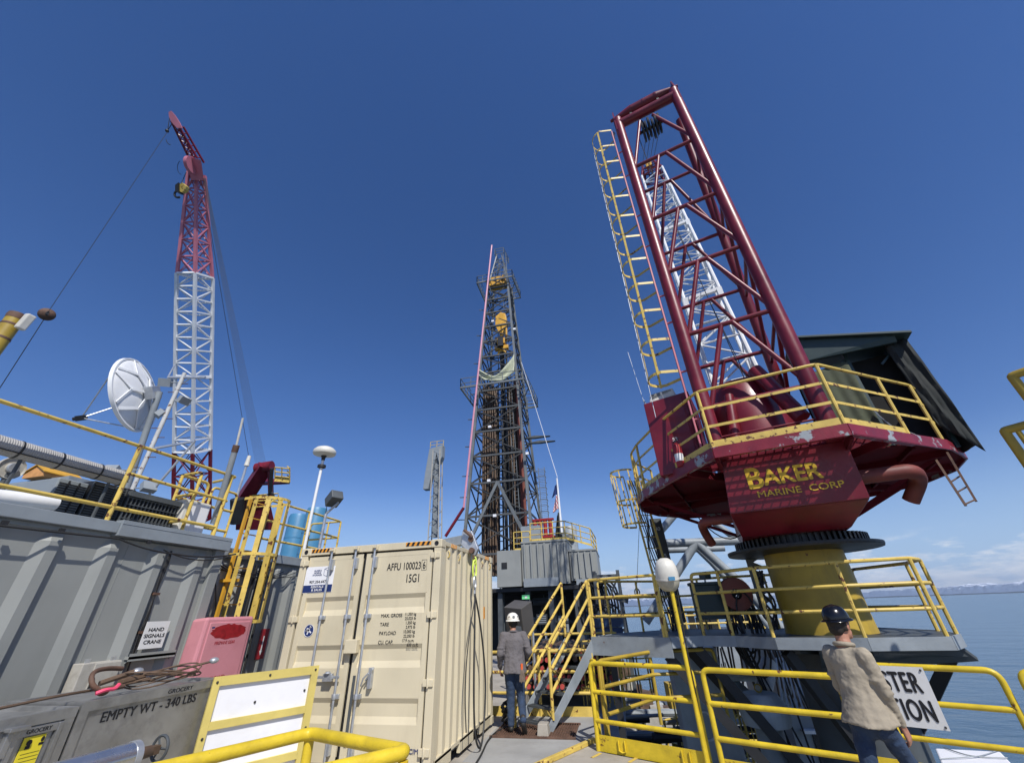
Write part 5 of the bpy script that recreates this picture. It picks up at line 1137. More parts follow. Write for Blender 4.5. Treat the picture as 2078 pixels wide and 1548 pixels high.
# hook and slings lying on the box
zb = 1.31
def B_(x, y, z=0): return Vector((x, y, zb+z))
t = thing('lifting_hook', 'big rusty steel hook lying on the steel box beside pink tape', 'hook', B_(-4.7, 3.5))
b = MB().pipe(smooth([B_(-4.55, 3.40, .05), B_(-4.56, 3.34, .09), B_(-4.60, 3.33, .16), B_(-4.66, 3.40, .19), B_(-4.72, 3.55, .19), B_(-4.76, 3.70, .17)]), .019, 10); b.build('hook', 'rusty', t)
b = MB().ell(B_(-4.54, 3.44, .03), (.03, .05, .03)); b.tube(B_(-4.55, 3.40, .04), B_(-4.56, 3.62, .045), .018, 8); b.build('shank', 'rusty', t)
MB().pipe(smooth([B_(-4.51, 3.36, .03), B_(-4.49, 3.42, .05), B_(-4.50, 3.5, .04), B_(-4.52, 3.54, .07)]), .016, 6).build('tape', 'tape_pink' if 'tape_pink' in MATS else 'ink_red', t)
t = thing('wire_slings', 'coiled brown wire slings with clamps lying across the steel box', 'slings', B_(-4.8, 4.0)); rr_ = random.Random(4)
b = MB()
for k in range(5):
    r1_, r2s = .16+.05*rr_.random(), .34+.08*rr_.random(); cx, cy = -4.72+.04*rr_.random(), 4.05+.1*rr_.random()
    b.pipe([B_(cx+r1_*math.cos(a), cy+r2s*math.sin(a), .03+.02*k+.03*math.sin(a*2+k)) for a in [2*math.pi*i/22 for i in range(22)]], .007, 6, closed=True)
b.pipe(smooth([B_(-4.6, 2.2, .03), B_(-4.6, 2.7, .02), B_(-4.58, 3.1, .05), B_(-4.6, 3.5, .05), B_(-4.62, 3.9, .06)]), .011, 6)
b.pipe(smooth([B_(-4.62, 3.9, .05), B_(-4.7, 4.3, .1), B_(-4.62, 4.55, .14)]), .012, 6); b.build('wire', 'brown_steel', t)
for p in (B_(-4.66, 3.78, .14), B_(-4.6, 4.58, .15)): MB().ell(p, (.045, .05, .03)).build('thimble', 'galv', t)
b = MB().tube(B_(-4.62, 3.62, .07), B_(-4.66, 3.86, .09), .03, 8); b.tube(B_(-4.70, 3.5, .08), B_(-4.66, 3.75, .14), .022, 8); b.build('clamp', 'brown_steel', t)
# yellow framed white panel
TLp, TRp = atz(434, 1373, 1.32), atz(646, 1349, 1.32); pd = (TRp-TLp).normalized(); pn = Vector((pd.y, -pd.x, 0))
t = thing('panel_board', 'white board in a bolted yellow frame standing beside the steel box', 'board', (TLp.x, TLp.y, 0)); Wp = (TRp-TLp).length
def PB(s, z, o=0): return Vector((TLp.x, TLp.y, 0))+pd*s+up*z+pn*o
def pbox(b, s0, s1, z0, z1, o0, o1): return b.hexa([PB(s0, z0, o0), PB(s1, z0, o0), PB(s1, z0, o1), PB(s0, z0, o1), PB(s0, z1, o0), PB(s1, z1, o0), PB(s1, z1, o1), PB(s0, z1, o1)])
pbox(MB(), .02, Wp-.02, .04, 1.30, -.02, 0).build('board', 'panel_white', t)
b = MB()
for s0, s1 in ((0, .07), (Wp-.08, Wp)): pbox(b, s0, s1, 0, 1.32, .001, .035)
for z0, z1 in ((1.235, 1.32), (.86, .93), (.45, .52), (.02, .1)): pbox(b, .071, Wp-.081, z0, z1, .001, .034)
b.build('frame', 'yellow_panel' if 'yellow_panel' in MATS else 'yellow_pale', t)
for s_, z in ((.04, 1.27), (.5*Wp, 1.28), (Wp-.04, 1.28), (Wp-.04, .72), (.04, .8), (Wp-.12, 1.08), (.42*Wp, 1.04)): MB().ell(PB(s_, z, .036 if z > 1.2 or s_ > Wp-.06 or s_ < .1 else .004), (.013, .013, .013), 10, 6).build('bolt', 'black_metal', t)
# handrail in front
f1, f2, f3, f0 = atz(630, 1487, 1.07), atz(828, 1524, 1.07), atz(728, 1548, 1.07), atz(360, 1551, 1.07)
t = thing('handrail', 'thick bright yellow handrail bending in front of the white board', 'handrail', (f1.x, f1.y, 0))
fb = f2+(f3-f2)*2.2
MB().pipe(rounded([f0+(f0-f1)*.6, f1, f2, fb], .07, 5), .040, 16).build('rail', 'yellow', t)
MB().tube((f1.x, f1.y, 0), f1, .036, 14).build('post', 'yellow', t); MB().tube((f2.x-.02, f2.y-.02, 0), f2-up*.04+Vector((-.02, -.02, 0)), .034, 14).build('post', 'yellow', t); MB().tube((fb.x, fb.y, 0), fb, .036, 14).build('post', 'yellow', t)
# bright cylinder with valve wheel
c1 = dep(268, 1534, 2.8); c0 = dep(40, 1600, 2.3); cdv = (c1-c0).normalized()
t = thing('pipe_silencer', 'shiny steel cylinder ending in a brass valve with a hand wheel', 'cylinder', c1-up*c1.z)
b = MB().tube(c0, c1, .085, 28); b.build('shell', 'stainless_bright', t, bevel=.01); b = MB().tube(c1-cdv*.03, c1+cdv*.012, .089, 28); b.build('end_ring', 'galv', t)
b = MB().tube(c1, c1+cdv*.12, .04, 12, .035); b.box(c1+cdv*.14, (.05, .07, .05)); b.build('valve', 'brown_steel', t)
b = MB(); cw = c1+cdv*.19; u_ = cdv.cross(up).normalized(); w_ = u_.cross(cdv)
b.pipe([cw+u_*.075*math.cos(a)+w_*.075*math.sin(a) for a in [2*math.pi*i/18 for i in range(18)]], .010, 6, closed=True)
for a in (0, 2.1, 4.2): b.tube(cw, cw+u_*.07*math.cos(a)+w_*.07*math.sin(a), .007, 5)
b.tube(c1+cdv*.2, cw, .01, 6); b.build('hand_wheel', 'grey_dark', t)
MB().tube(c0.lerp(c1, .6)-up*c1.z, c0.lerp(c1, .6)-up*.1, .03).build('support', 'grey_dark', t)
# ================================================================== FAR CRANE ON THE LEFT
def on_line(A, B, v):
    lo, hi = 0.0, 1.0
    def pv(t_): d = A.lerp(B, t_)-O; return 774-FPX*d.dot(CU)/d.dot(CF)
    s_ = 1 if pv(1) > pv(0) else -1
    for _ in range(40):
        m_ = (lo+hi)/2
        if (pv(m_)-v)*s_ < 0: lo = m_
        else: hi = m_
    return (lo+hi)/2
LA, LB = dep(389, 1060, 26.0), dep(399, 352, 26.0)
lc = thing('lattice_crane', 'far crane with pink and white lattice boom standing steeply behind the satellite dish', 'crane', LA-up*5)
sx1 = CR; ax_ = (LB-LA).normalized(); vw_ = (LA.lerp(LB, .5)-O).normalized(); sx1 = vw_.cross(ax_).normalized(); sy1 = ax_.cross(sx1).normalized()
t915, t560, t365 = on_line(LA, LB, 915), on_line(LA, LB, 560), .999
def diag(bc, bb, t0, t1, w0, w1, nb, rc, rb):
    # square section seen corner-on: chords at +-x and +-y
    A, B_ = LA.lerp(LB, t0), LA.lerp(LB, t1); cs = [sx1, sy1, -sx1, -sy1]
    c = lambda k, i: A.lerp(B_, k)+cs[i % 4]*(w0+(w1-w0)*k)
    for i in range(4): bc.beam(c(0, i), c(1, i), rc)
    for k in range(nb):
        k0, k1 = k/nb, (k+1)/nb
        for i in range(4):
            bb.beam(c(k0, i), c(k0, i+1), rb*1.2)
            a, d_ = (i, i+1) if (k+i) % 2 else (i+1, i)
            bb.beam(c(k0, a), c(k1, d_), rb)
            if nb < 8: bb.beam(c(k0, d_), c(k1, a), rb*.7)
sec = []
bc, bb = MB(), MB(); diag(bc, bb, 0, t915, .93, .93, 3, .16, .06); o = bc.build('boom_section', 'brown_redd' if 'brown_redd' in MATS else 'red', lc, weld=False); bb.build('lacing', 'red', o, weld=False)
bc, bb = MB(), MB(); diag(bc, bb, t915, t560, .93, .93, 14, .16, .065); o = bc.build('boom_section', 'white_paint', lc, weld=False); bb.build('lacing', 'white_paint', o, weld=False)
for k in (.0, .42, 1.0):
    p = LA.lerp(LB, t915+(t560-t915)*k); b = MB(); cs = [sx1, sy1, -sx1, -sy1]
    for i in range(4): b.beam(p+cs[i]*.93, p+cs[(i+1) % 4]*.93, .16, .12)
    b.build('splice_frame', 'white_paint', o)
bc, bb = MB(), MB(); diag(bc, bb, t560, t365, .90, .42, 6, .16, .07); o = bc.build('boom_section', 'pink_far', lc, weld=False); bb.build('lacing', 'pink_far', o, weld=False)
# head and jib
hc = LA.lerp(LB, t365); b = MB()
b.hexa([dep(u, v, t_) for u, v, t_ in ((387, 366, 26.31), (414, 366, 26.31), (414, 366, 25.25), (387, 366, 25.25), (383, 318, 25.49), (408, 325, 25.49), (408, 325, 24.66), (383, 318, 24.66))]); b.lathe(dep(388, 335, 24.78), [(0, -.1), (.5, -.1), (.5, .1), (0, .1)], 24, M=Matrix((CF, CU, CR)).transposed()); b.build('boom_head', 'pink_far', lc)
J0, J1 = dep(399, 326, 25.37), dep(360, 252, 24.31); b = MB()
cc_ = lambda k, i, j: J0.lerp(J1, k)+CR*(i*(.26-.12*k))+CF*(j*.28)
for i in (-1, 1):
    for j in (-1, 1): b.beam(cc_(0, i, j), cc_(1, i, j), .09)
for k in range(6):
    for i in (-1, 1): b.beam(cc_(k/6, i, -1), cc_((k+1)/6, -i, -1), .05); b.beam(cc_(k/6, i, -1), cc_((k+1)/6, i, 1), .05)
b.build('jib', 'red', lc, weld=False)
pj = dep(354, 245, 24.07); jm = Matrix.Rotation(0, 3, 'X'); b = MB()
for o_ in (-.12, .12): b.prism([dep(343+du, 226+dv, 24.07+o_) for du, dv in ((-1, 2), (4, -1), (12, 8), (22, 24), (26, 34), (16, 34), (6, 24), (0, 12))], CF*.06)
b.build('jib_sheave_plate', 'pink_far', lc)
b = MB(); b.tube(dep(350, 250, 23.84), dep(340, 265, 23.84), .02, 5); b.tube(dep(344, 240, 23.95), dep(340, 265, 23.84), .02, 5); b.ell(dep(339, 266, 23.84), (.1, .1, .1)); b.pipe([dep(346-8*math.cos(a)*1.2, 300+16*math.sin(a)-22, 24.07) for a in [rad(x) for x in range(20, 100, 12)]], .02, 5); b.pipe([dep(368+8*math.cos(a), 340+14*math.sin(a), 24.8) for a in [rad(x) for x in range(90, 260, 20)]], .015, 5); b.build('rigging', 'black_metal', lc)
hb = dep(368, 382, 24.31); t = thing('hook_block', 'pale yellow hook block hanging from the pink boom head', 'hook block', hb)
b = MB().prism([hb+CR*x+CU*y for x, y in ((-.18, .22), (.05, .34), (.30, .12), (.24, -.08), (.02, -.25), (-.2, -.15))], CF*.25); b.build('cheek_plate', 'yellow_pale', t)
b = MB().prism([hb-CF*.1+CR*x+CU*y for x, y in ((-.3, .15), (-.1, .3), (-.1, -.3), (-.3, -.25))], CF*.4); b.pipe([hb+CR*(-.22+.2*math.cos(a))+CU*(-.38+.2*math.sin(a)) for a in [rad(x) for x in range(60, 330, 25)]], .06, 8); b.tube(hb+CU*.3, dep(378, 350, 24.8), .02, 5); b.build('hook', 'black_metal', t)
# pendant ropes
b = MB()
for k in range(12):
    b.tube(dep(412+.5*k, 362, 25.96), dep(518+1.9*k, 938, 28.0), .007, 4, cap=False)
b.tube(dep(411, 370, 22), dep(507, 940, 28), .016, 4); b.build('pendant_rope', 'rope_grey' if 'rope_grey' in MATS else 'black_metal', lc)
# machinery of that crane
mq = lambda u, v, t_=27.5: dep(u, v, t_)
mh_ = MB().hexa([mq(478, 1075), mq(560, 1075), mq(560, 1075, 30), mq(478, 1075, 30), mq(482, 1000), mq(545, 1005), mq(545, 1005, 30), mq(482, 1000, 30)]).build('machinery_house', 'red', lc, bevel=.03)
b = MB().beam(mq(497, 1010), mq(540, 945), .9, .5); b.beam(mq(550, 1010), mq(548, 945), .25); b.beam(mq(500, 1000), mq(530, 940), .3); b.tube(mq(520, 950), mq(552, 945), .35, 12); b.build('gantry', 'red', mh_)
b = MB(); b.hexa([mq(525, 985), mq(588, 982), mq(588, 975, 29), mq(525, 975, 29), mq(525, 981), mq(588, 978), mq(588, 971, 29), mq(525, 971, 29)]); b.build('side_platform', 'red', mh_)
b = MB()
for dv in (0, -9, -18, -27):
    b.tube(mq(558, 975+dv), mq(588, 978+dv), .045, 6); b.tube(mq(588, 978+dv), mq(583, 973+dv, 29), .045, 6)
for u in (558, 572, 588): b.tube(mq(u, 978), mq(u, 948), .045, 6)
b.beam(mq(558, 972), mq(588, 975), .05, .3)
for dv in (0, -12, -24):
    b.tube(mq(502, 1030+dv), mq(565, 1025+dv), .045, 6)
for u in (502, 520, 545, 565): b.tube(mq(u, 1030), mq(u, 1004), .045, 6)
b.build('platform_railing', 'yellow_pale', mh_)
b = MB(); b.tube(mq(552, 950, 26.8), mq(548, 1000, 26.8), .12, 10); b.pipe([mq(550+5*math.cos(a), 1008+8*math.sin(a), 26.8) for a in [rad(x) for x in range(90, 400, 25)]], .08, 6); b.build('hook', 'black_metal', mh_)
MB().tube(mq(482, 1060, 26.5), mq(482, 1012, 26.5), .42, 16).build('exhaust_stack', 'black_metal', mh_)
b = MB(); b.tube(LA-up*1, LA-up*14, 1.0, 20); b.build('pedestal', 'grey_dark', lc)
# headache ball and its line
bl_ = dep(95, 638, 18.29); t = thing('headache_ball', 'rusty round headache ball hanging on a thin rope in the sky', 'hook ball', bl_)
bx_ = (dep(110, 610, 15.5)-bl_).normalized(); q = bx_.to_track_quat('Z', 'Y').to_matrix()
b = MB().ell(bl_, (.29, .29, .2), 24, 14, M=q); b.build('ball', 'rusty', t)
b = MB()
for k in range(3): link(b, bl_+bx_*(.28+.12*k), .04, .08, .02, (1, 0) if k % 2 else (0, 1))
for k in range(5): link(b, bl_-bx_*(.28+.16*k), .06, .10, .022, (1, 0) if k % 2 else (0, 1))
b.build('swivel', 'black_metal', t)
b = MB().tube(bl_+bx_*.5, dep(341, 266, 23.84), .012, 5); b.tube(bl_-bx_*1.0, dep(-60, 880, 17.11), .016, 5); b.build('rope', 'black_metal', t)

# ================================================================== DRILLING DERRICK
DX0, DX1, DY0, DY1 = -12.5, -6.35, 35.0, 41.2; dcx, dcy = (DX0+DX1)/2, (DY0+DY1)/2
dz0, dz1 = 3.0, 39.6
dk = thing('drilling_derrick', 'tall dark lattice drilling derrick rising behind the cream container', 'derrick', (dcx, dcy, dz0))
def dw(z):   # half width
    k = (z-6)/(dz1-6); return 3.08*(1-k)+1.25*k
def DP(i, j, z): w = dw(z); return Vector((dcx+i*w, dcy+j*w, z))
for i, j in ((-1, -1), (1, -1), (1, 1), (-1, 1)):
    MB().beam(DP(i, j, dz0), DP(i, j, dz1), .24).build('leg', 'derrick_grey', dk)
lev = [6.0, 9.2, 12.2, 14.9, 17.5, 20.0, 22.3, 24.6, 26.8, 29.0, 31.2, 33.4, 35.6, 37.6, 39.4]
cs = [(-1, -1), (1, -1), (1, 1), (-1, 1)]; b, b2_ = MB(), MB()
for a, c in zip(lev[:-1], lev[1:]):
    for k in range(4):
        p, q = cs[k], cs[(k+1) % 4]
        b2_.beam(DP(*p, a), DP(*q, a), .17 if k == 0 else .13)
        b.beam(DP(*p, a), DP(*q, c), .10); b.beam(DP(*q, a), DP(*p, c), .10)
b.build('cross_bracing', 'derrick_dark', dk, weld=False); b2_.build('girt', 'derrick_grey2' if 'derrick_grey2' in MATS else 'derrick_dark', dk, weld=False)
b = MB(); b.beam(DP(-1, -1, 6), DP(0, -1, 12.2), .25); b.beam(DP(1, -1, 6), DP(0, -1, 12.2), .25); b.beam(DP(1, -1, 6.2), DP(1, 1, 6.2), .2); b.build('vee_door_brace', 'derrick_grey', dk)
rr_ = random.Random(2)
for cx, w_, m_ in ((dcx-1.35, 1.7, 'brown_steel'), (dcx+1.35, 1.7, 'brown_steel')):
    b = MB()
    for k in range(30):
        x = cx+(k % 6-2.5)*w_/6*.9; y = dcy-1.0+(k//6)*.3; b.tube((x, y, 4.5), (x+.05*rr_.random(), y, 23.0+rr_.random()), .085, 6)
    b.build('pipe_stand', m_, dk, weld=False)
b = MB()
for k in range(4): b.tube((dcx+2.0+.1*k, dcy-1.4, 5), (dcx+1.8+.08*k, dcy-1.4, 22+rr_.random()*3), .09, 6)
b.build('rust_red_pipe', 'brown_red', dk)
b = MB()
for x, y, r_ in ((0.15, -.3, .16), (.0, .1, .09), (.45, -.2, .07), (-.35, .3, .06), (.75, .4, .06), (-.6, -.1, .05), (1.0, -.8, .05), (.05, -.9, .05)): b.tube((dcx+x, dcy+y, 3.5), (dcx+x*.6, dcy+y, 33.5), r_, 6)
for k in range(8): b.wire((dcx-.9+.25*k, dcy-.5, 21), (dcx-1.3+.35*k, dcy-1.5, 12-rr_.random()*3), .035, 1.2*rr_.random(), 4)
for k in range(26): x = -2.4+4.8*rr_.random(); y = -2+4*rr_.random(); z = 5+10*rr_.random(); b.tube((dcx+x, dcy+y, z), (dcx+x*.8, dcy+y*.8, z+6+7*rr_.random()), .05+.04*rr_.random(), 5)
for k in range(20): z = 5+17*rr_.random(); x = -2.6+2*rr_.random(); b.beam((dcx+x, dcy-2+4*rr_.random(), z), (dcx+x+1.5+1.5*rr_.random(), dcy-2+4*rr_.random(), z), .07)
b.build('drill_line', 'derrick_dark', dk)
# internal ladder
b = MB()
for s_ in (0, .4): b.beam(DP(1, -1, 5)+Vector((-1.0-s_, .2, 0)), DP(1, -1, 36)+Vector((-.5-s_*.7, .2, 0)), .05)
for k in range(90): a = DP(1, -1, 5).lerp(DP(1, -1, 36), k/90)+Vector((-1.0+.5*k/90, .2, 0)); b.beam(a, a-Vector((.4-.12*k/90, 0, 0)), .03)
b.build('ladder', 'derrick_grey', dk, weld=False)
tb = aty(1016, 655, dcy-1.7); b = MB().prism([tb+Vector((x*1.15, 0, z*1.1)) for x, z in ((-.55, 1.0), (0, 1.5), (.5, 1.2), (.62, .4), (.55, -.5), (.1, -1.5), (-.15, -1.5), (-.6, -.2))], (0, .7, 0)); b.build('travelling_block', 'crown_yellow', dk, bevel=.05)
td = aty(1018, 695, dcy-1.6); b = MB().box(td, (.9, .8, .8)); b.box(td+up*1.4, (.18, .2, 2.4)); b.box(td+up*1.4+Vector((.6, 0, 0)), (.18, .2, 2.4)); b.box(td-up*.8, (1.6, .5, .5)); b.pipe([td+Vector((.45*math.cos(a), 0, -1.7+.6*math.sin(a))) for a in [rad(x) for x in range(0, 181, 30)]], .13, 8); b.build('top_drive', 'crown_yellow', dk, bevel=.04)
b = MB().box(td-up*.2+Vector((0, -.5, 0)), (.6, .3, 1.3)); b.box(td+up*.3+Vector((-.6, 0, 0)), (.3, .6, .8)); b.build('motor', 'black_metal', dk)
def dplat(z, over, hz2, nm, front=0):
    w = dw(z)+over; o_ = MB(); yf = dcy-w-front
    pts = [Vector((dcx-w-.5, yf, z)), Vector((dcx+w, yf, z)), Vector((dcx+w+.2, dcy+w, z)), Vector((dcx-w-.5, dcy+w, z))]
    for i in range(4): o_.beam(pts[i], pts[(i+1) % 4], .12, .2)
    for k in range(9): a = pts[0].lerp(pts[1], k/8); c = pts[3].lerp(pts[2], k/8); 
    for k in range(9): a = pts[0].lerp(pts[1], k/8); o_.beam(a, a+Vector((0, 1.0, 0)), .06)
    for k in range(9): a = pts[1].lerp(pts[2], k/8); o_.beam(a, a+Vector((-1.0, 0, 0)), .06)
    for i in range(4):
        for h in (.5, 1.1): o_.beam(pts[i]+up*h, pts[(i+1) % 4]+up*h, .06)
        for k in range(7): a = pts[i].lerp(pts[(i+1) % 4], k/6); o_.beam(a, a+up*1.1, .06)
    for i in range(4): a = pts[i].lerp(pts[(i+1) % 4], .3); o_.beam(a, Vector((dcx, dcy, z-1.8)).lerp(a, .7)-up*1.0, .08)
    return o_.build(nm, 'derrick_grey', dk, weld=False)
dplat(22.3, 1.0, 0, 'monkey_board', .4); dplat(38.3, .75, 0, 'crown_platform')
solid(sheet(26, 12, lambda i, j: Vector((dcx-1.95+3.95*i, dcy-2.55-.12*math.sin(i*11+j*4)-.1*math.sin(j*9), 24.9+1.35*i**2-(1.3*math.sin(i*math.pi))*(1-j)-(1.0+1.45*i)*j-.5*math.sin(i*math.pi)*j))).build('tarp', 'tarp_pale', dk), .02)
b = MB(); z0 = 38.5
for x in (-.8, -.05, .7): b.lathe((dcx+x, dcy-.6, z0+1.1), [(0, -.15), (.55, -.15), (.6, 0), (.55, .15), (0, .15)], 18, M=FX if x != .7 else FW)
b.box((dcx, dcy-.2, z0+.4), (2.6, 1.2, .4)); b.build('crown_block', 'crown_yellow', dk)
b = MB(); zt = 44.6
for x, y in ((-1, -1), (1, -1), (1, 1), (-1, 1)): b.beam((dcx+x*1.1, dcy+y*1.1, 39.4), (dcx+.15+x*.35, dcy+y*.8, zt-.6), .13)
for z in (40.6, 41.7, 42.8): 
    w = 1.1-(z-39.4)*.16
    for i in range(4): p, q = cs[i], cs[(i+1) % 4]; b.beam((dcx+p[0]*w, dcy+p[1]*w, z), (dcx+q[0]*w, dcy+q[1]*w, z), .07); b.beam((dcx+p[0]*w, dcy+p[1]*w, z), (dcx+q[0]*(w-.18), dcy+q[1]*(w-.18), z+1), .06)
for h in (0, .5, 1.0):
    w = .62; P_ = [(dcx+.2-w, dcy-w*1.6), (dcx+.2+w, dcy-w*1.6), (dcx+.3+w*1.2, dcy+w*1.6), (dcx+.2-w, dcy+w*1.6)]
    for i in range(4): b.beam((*P_[i], zt-.6+h), (*P_[(i+1) % 4], zt-.6+h), .06)
for p in P_: b.beam((*p, zt-.6), (*p, zt+.4), .06)
b.beam((dcx+.9, dcy-1.4, 39.2), (dcx+.75, dcy-.9, zt-.6), .06); b.beam((dcx+1.3, dcy-1.4, 39.2), (dcx+1.1, dcy-.9, zt-.6), .06); b.build('crown_frame', 'derrick_grey', dk, weld=False)
b = MB().tube(aty(998, 498, 34.5), aty(941, 1030, 34.5), .10, 8); b.build('standpipe', 'pink_pipe' if 'pink_pipe' in MATS else 'pink', dk); MB().tube(aty(941, 1030, 34.5), aty(904, 1088, 34.5), .14, 8).build('standpipe', 'red', dk)
b = MB()
for z in (7, 9, 11, 13, 16, 19, 22, 26, 30, 34): 
    x = dcx-dw(z); b.beam((x, dcy-dw(z), z), (x-.75+.0*z, dcy-dw(z)-.2, z), .07)
b.build('pipe_bracket', 'derrick_dark', dk)
lx0 = aty(1108, 1066, 37); lx1 = aty(1098, 948, 37); b = MB()
for s_ in (-.3, .3): b.beam(lx0+Vector((s_, 0, 0)), lx1+Vector((s_, 0, 0)), .06)
for k in range(34): p = lx0.lerp(lx1, k/34); b.beam(p-Vector((.3, 0, 0)), p+Vector((.3, 0, 0)), .03)
for k in range(8):
    p = lx0.lerp(lx1, .2+.1*k)
    for s_ in (-.4, .4): b.beam(p+Vector((s_, 0, 0)), p+Vector((s_, -.7, 0)), .04)
    b.beam(p+Vector((-.4, -.7, 0)), p+Vector((.4, -.7, 0)), .04)
b.build('caged_ladder', 'derrick_grey', dk, weld=False)
b = MB()
for u, v in ((1085, 888), (1095, 898)): p = aty(u, v, 38); b.prism([p+Vector((-1.2, 0, .1)), p+Vector((0, 0, .25)), p+Vector((1.6, 0, .05)), p+Vector((0, 0, 0))], (0, .4, 0))
b.build('antenna_fin', 'grey_dark', dk)
for k, (u, v) in enumerate(((994, 866), (992, 975), (1004, 1046), (1000, 652), (1044, 668), (1070, 920))):
    p = aty(u, v, 34.8); MB().box(p, (.28, .2, .22)).build('derrick_light', 'panel_white', dk)
b = MB().tube(aty(1058, 735, 35), aty(1131, 968, 29), .022, 4); tag(b.build('guy_line', 'white_paint', base=aty(1131, 968, 29)), 'thin white line slanting from the derrick to the flagpole top', 'rope')
# ---- grey module in front of the derrick
md = thing('mud_module', 'grey ribbed steel module raised on dark framing below the derrick', 'building', (-4, 28, 3))
b = MB().bx((-7.05, 26, 3.05), (-5.55, 31, 5.08)); b.build('side_house', 'grey_wall', md, bevel=.02)
MB().bx((-6.75, 25.97, 4.05), (-6.4, 25.99, 4.4)).build('window', 'black_metal', md)
def ribbox(x0, x1, y0, y1, z0, z1, pitch, nm):
    b = MB().bx((x0, y0, z0), (x1, y1, z1)); x = x0+.15
    while x < x1-.1: b.bx((x, y0-.12, z0+.1), (x+.1, y0-.0005, z1-.05)); x += pitch
    b.bx((x0-.03, y0-.06, z1+.001), (x1+.03, y1, z1+.1)); return b.build(nm, 'grey_wall', md)
ribbox(-5.5, -2.65, 26.2, 31, 3.1, 5.45, .42, 'ribbed_wall'); ribbox(-2.6, -.95, 26.6, 31, 3.25, 4.85, .38, 'ribbed_wall')
b = MB().bx((-5.4, 26.0, 3.0), (-3.3, 26.1, 3.45)); b.bx((-2.3, 26.3, 2.85), (-1.6, 26.4, 3.3)); b.build('kick_panel', 'grey_fascia', md)
railing('module_railing', 'pale yellow railing on top of the grey ribbed module', [(-4.9, 26.3, 5.56), (-2.7, 26.3, 5.56), (-1.2, 27.5, 5.2), (-1.0, 30, 4.96)], 'yellow_pale', posts=[0, .33, .66, 1, 1.3, 1.6, 2, 2.5], toe=.12, r=.035, rr=.03)
railing('module_railing', 'pale yellow railing corner beside the grey sign box on the module', [(-6.0, 26.3, 5.1), (-4.95, 26.3, 5.1)], 'yellow_pale', posts=[.0, .5, 1], toe=.1, r=.035, rr=.03)
p = aty(1079, 1086, 28); tag(MB().box(p, (1.3, .8, 1.1)).build('machine_box', 'grey_fascia', base=p), 'pale grey machine box behind the yellow railing on the module', 'machine box')
p = aty(1104, 1080, 29); t = thing('red_manifold', 'red upright cylinders beside the flagpole on the grey module', 'manifold', p-up*1.2)
for k in range(4): MB().tube(p+Vector((-.6+.36*k, 0, -1.3)), p+Vector((-.6+.36*k, 0, .8)), .14, 10).build('cylinder', 'ink_red', t)
b = MB().box(p+up*.85, (1.5, .3, .12)); b.box(p-up*.3, (1.5, .3, .12)); b.build('rack', 'ink_red', t)
p = aty(1156, 1092, 30); tag(MB().lathe(p-up*1, [(0, 0), (.55, 0), (.55, 1.7), (.5, 1.78), (0, 1.8)], 20).build('grey_tank', 'grey_steel', base=p-up), 'plain grey drum tank right of the flagpole', 'tank')
p = aty(1130, 1095, 29.5); b = MB()
for k in range(5): b.ell(p+Vector((-.9+.45*k, 0, .1*(k % 2))), (.4, .4, .3), 10, 6)
tag(b.build('covered_heap', 'grey_dark', base=p), 'dark heap of covered gear below the flagpole', 'gear')
# flagpole
f0_, f1_ = aty(1140, 1082, 29), aty(1130, 970, 29); t = thing('flagpole', 'white flagpole with two limp flags on the grey module', 'flagpole', f0_)
MB().tube(f0_, f1_, .09, 10, .06).build('pole', 'white_paint', t)
def flag(z0, z1, m_, nm, ph):
    return solid(sheet(10, 12, lambda i, j: Vector((f1_.x-.08-.42*i*(.35+.65*j), f1_.y+.1*math.sin(i*7+ph+j*2), f1_.z-z0-(z1-z0)*j-.25*i))).build(nm, m_, t), .01)
m = bpy.data.materials.new('flag_stripes'); m.use_nodes = True; t_ = m.node_tree; tcn = N(t_, 'ShaderNodeTexCoord'); sp3 = N(t_, 'ShaderNodeSeparateXYZ'); t_.links.new(tcn.outputs['Object'], sp3.inputs[0])
w1 = math_n(t_, 'GREATER_THAN', math_n(t_, 'SINE', math_n(t_, 'MULTIPLY', math_n(t_, 'ADD', sp3.outputs[0], math_n(t_, 'MULTIPLY', sp3.outputs[2], .3)), 60)), 0); mm = N(t_, 'ShaderNodeMixRGB'); mm.inputs[1].default_value = (.45, .02, .03, 1); mm.inputs[2].default_value = (.7, .68, .66, 1); t_.links.new(w1, mm.inputs[0]); t_.links.new(mm.outputs[0], t_.nodes['Principled BSDF'].inputs['Base Color']); MATS['flag_stripes'] = m
flag(.4, 1.15, 'ink_navy', 'flag_canton', 0); flag(1.15, 2.2, 'flag_stripes', 'striped_flag', 1); flag(2.4, 4.0, 'canvas_dark', 'dark_flag', 2)
# ---- dark framing under the module and derrick
sb = thing('derrick_substructure', 'dark open steel framing with pipes underneath the grey module', 'framing', (-5, 30, -4))
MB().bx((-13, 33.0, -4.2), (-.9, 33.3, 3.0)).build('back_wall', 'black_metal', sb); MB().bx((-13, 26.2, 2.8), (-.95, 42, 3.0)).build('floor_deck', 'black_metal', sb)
rr_ = random.Random(21)
for x in (-12.6, -10, -7.0, -5.3, -3.9, -2.4, -1.15): MB().beam((x, 26.6, -4.2), (x, 26.6, 2.8), .28).build('column', 'grey_dark', sb)
b = MB()
for k in range(46): x = -7.2+6.2*rr_.random(); y = 27+5*rr_.random(); z = -3.5+3*rr_.random(); b.beam((x, y, z), (x, y, z+2+2.6*rr_.random()), .06+.1*rr_.random())
for k in range(14): x = -7.2+3*rr_.random(); y = 26.4+4*rr_.random(); z = -2+4.6*rr_.random(); b.tube((x, y, z), (x+1.2+2*rr_.random(), y, z), .05+.06*rr_.random(), 8)
b.build('pipework', 'grey_dark', sb, weld=False)
b = MB()
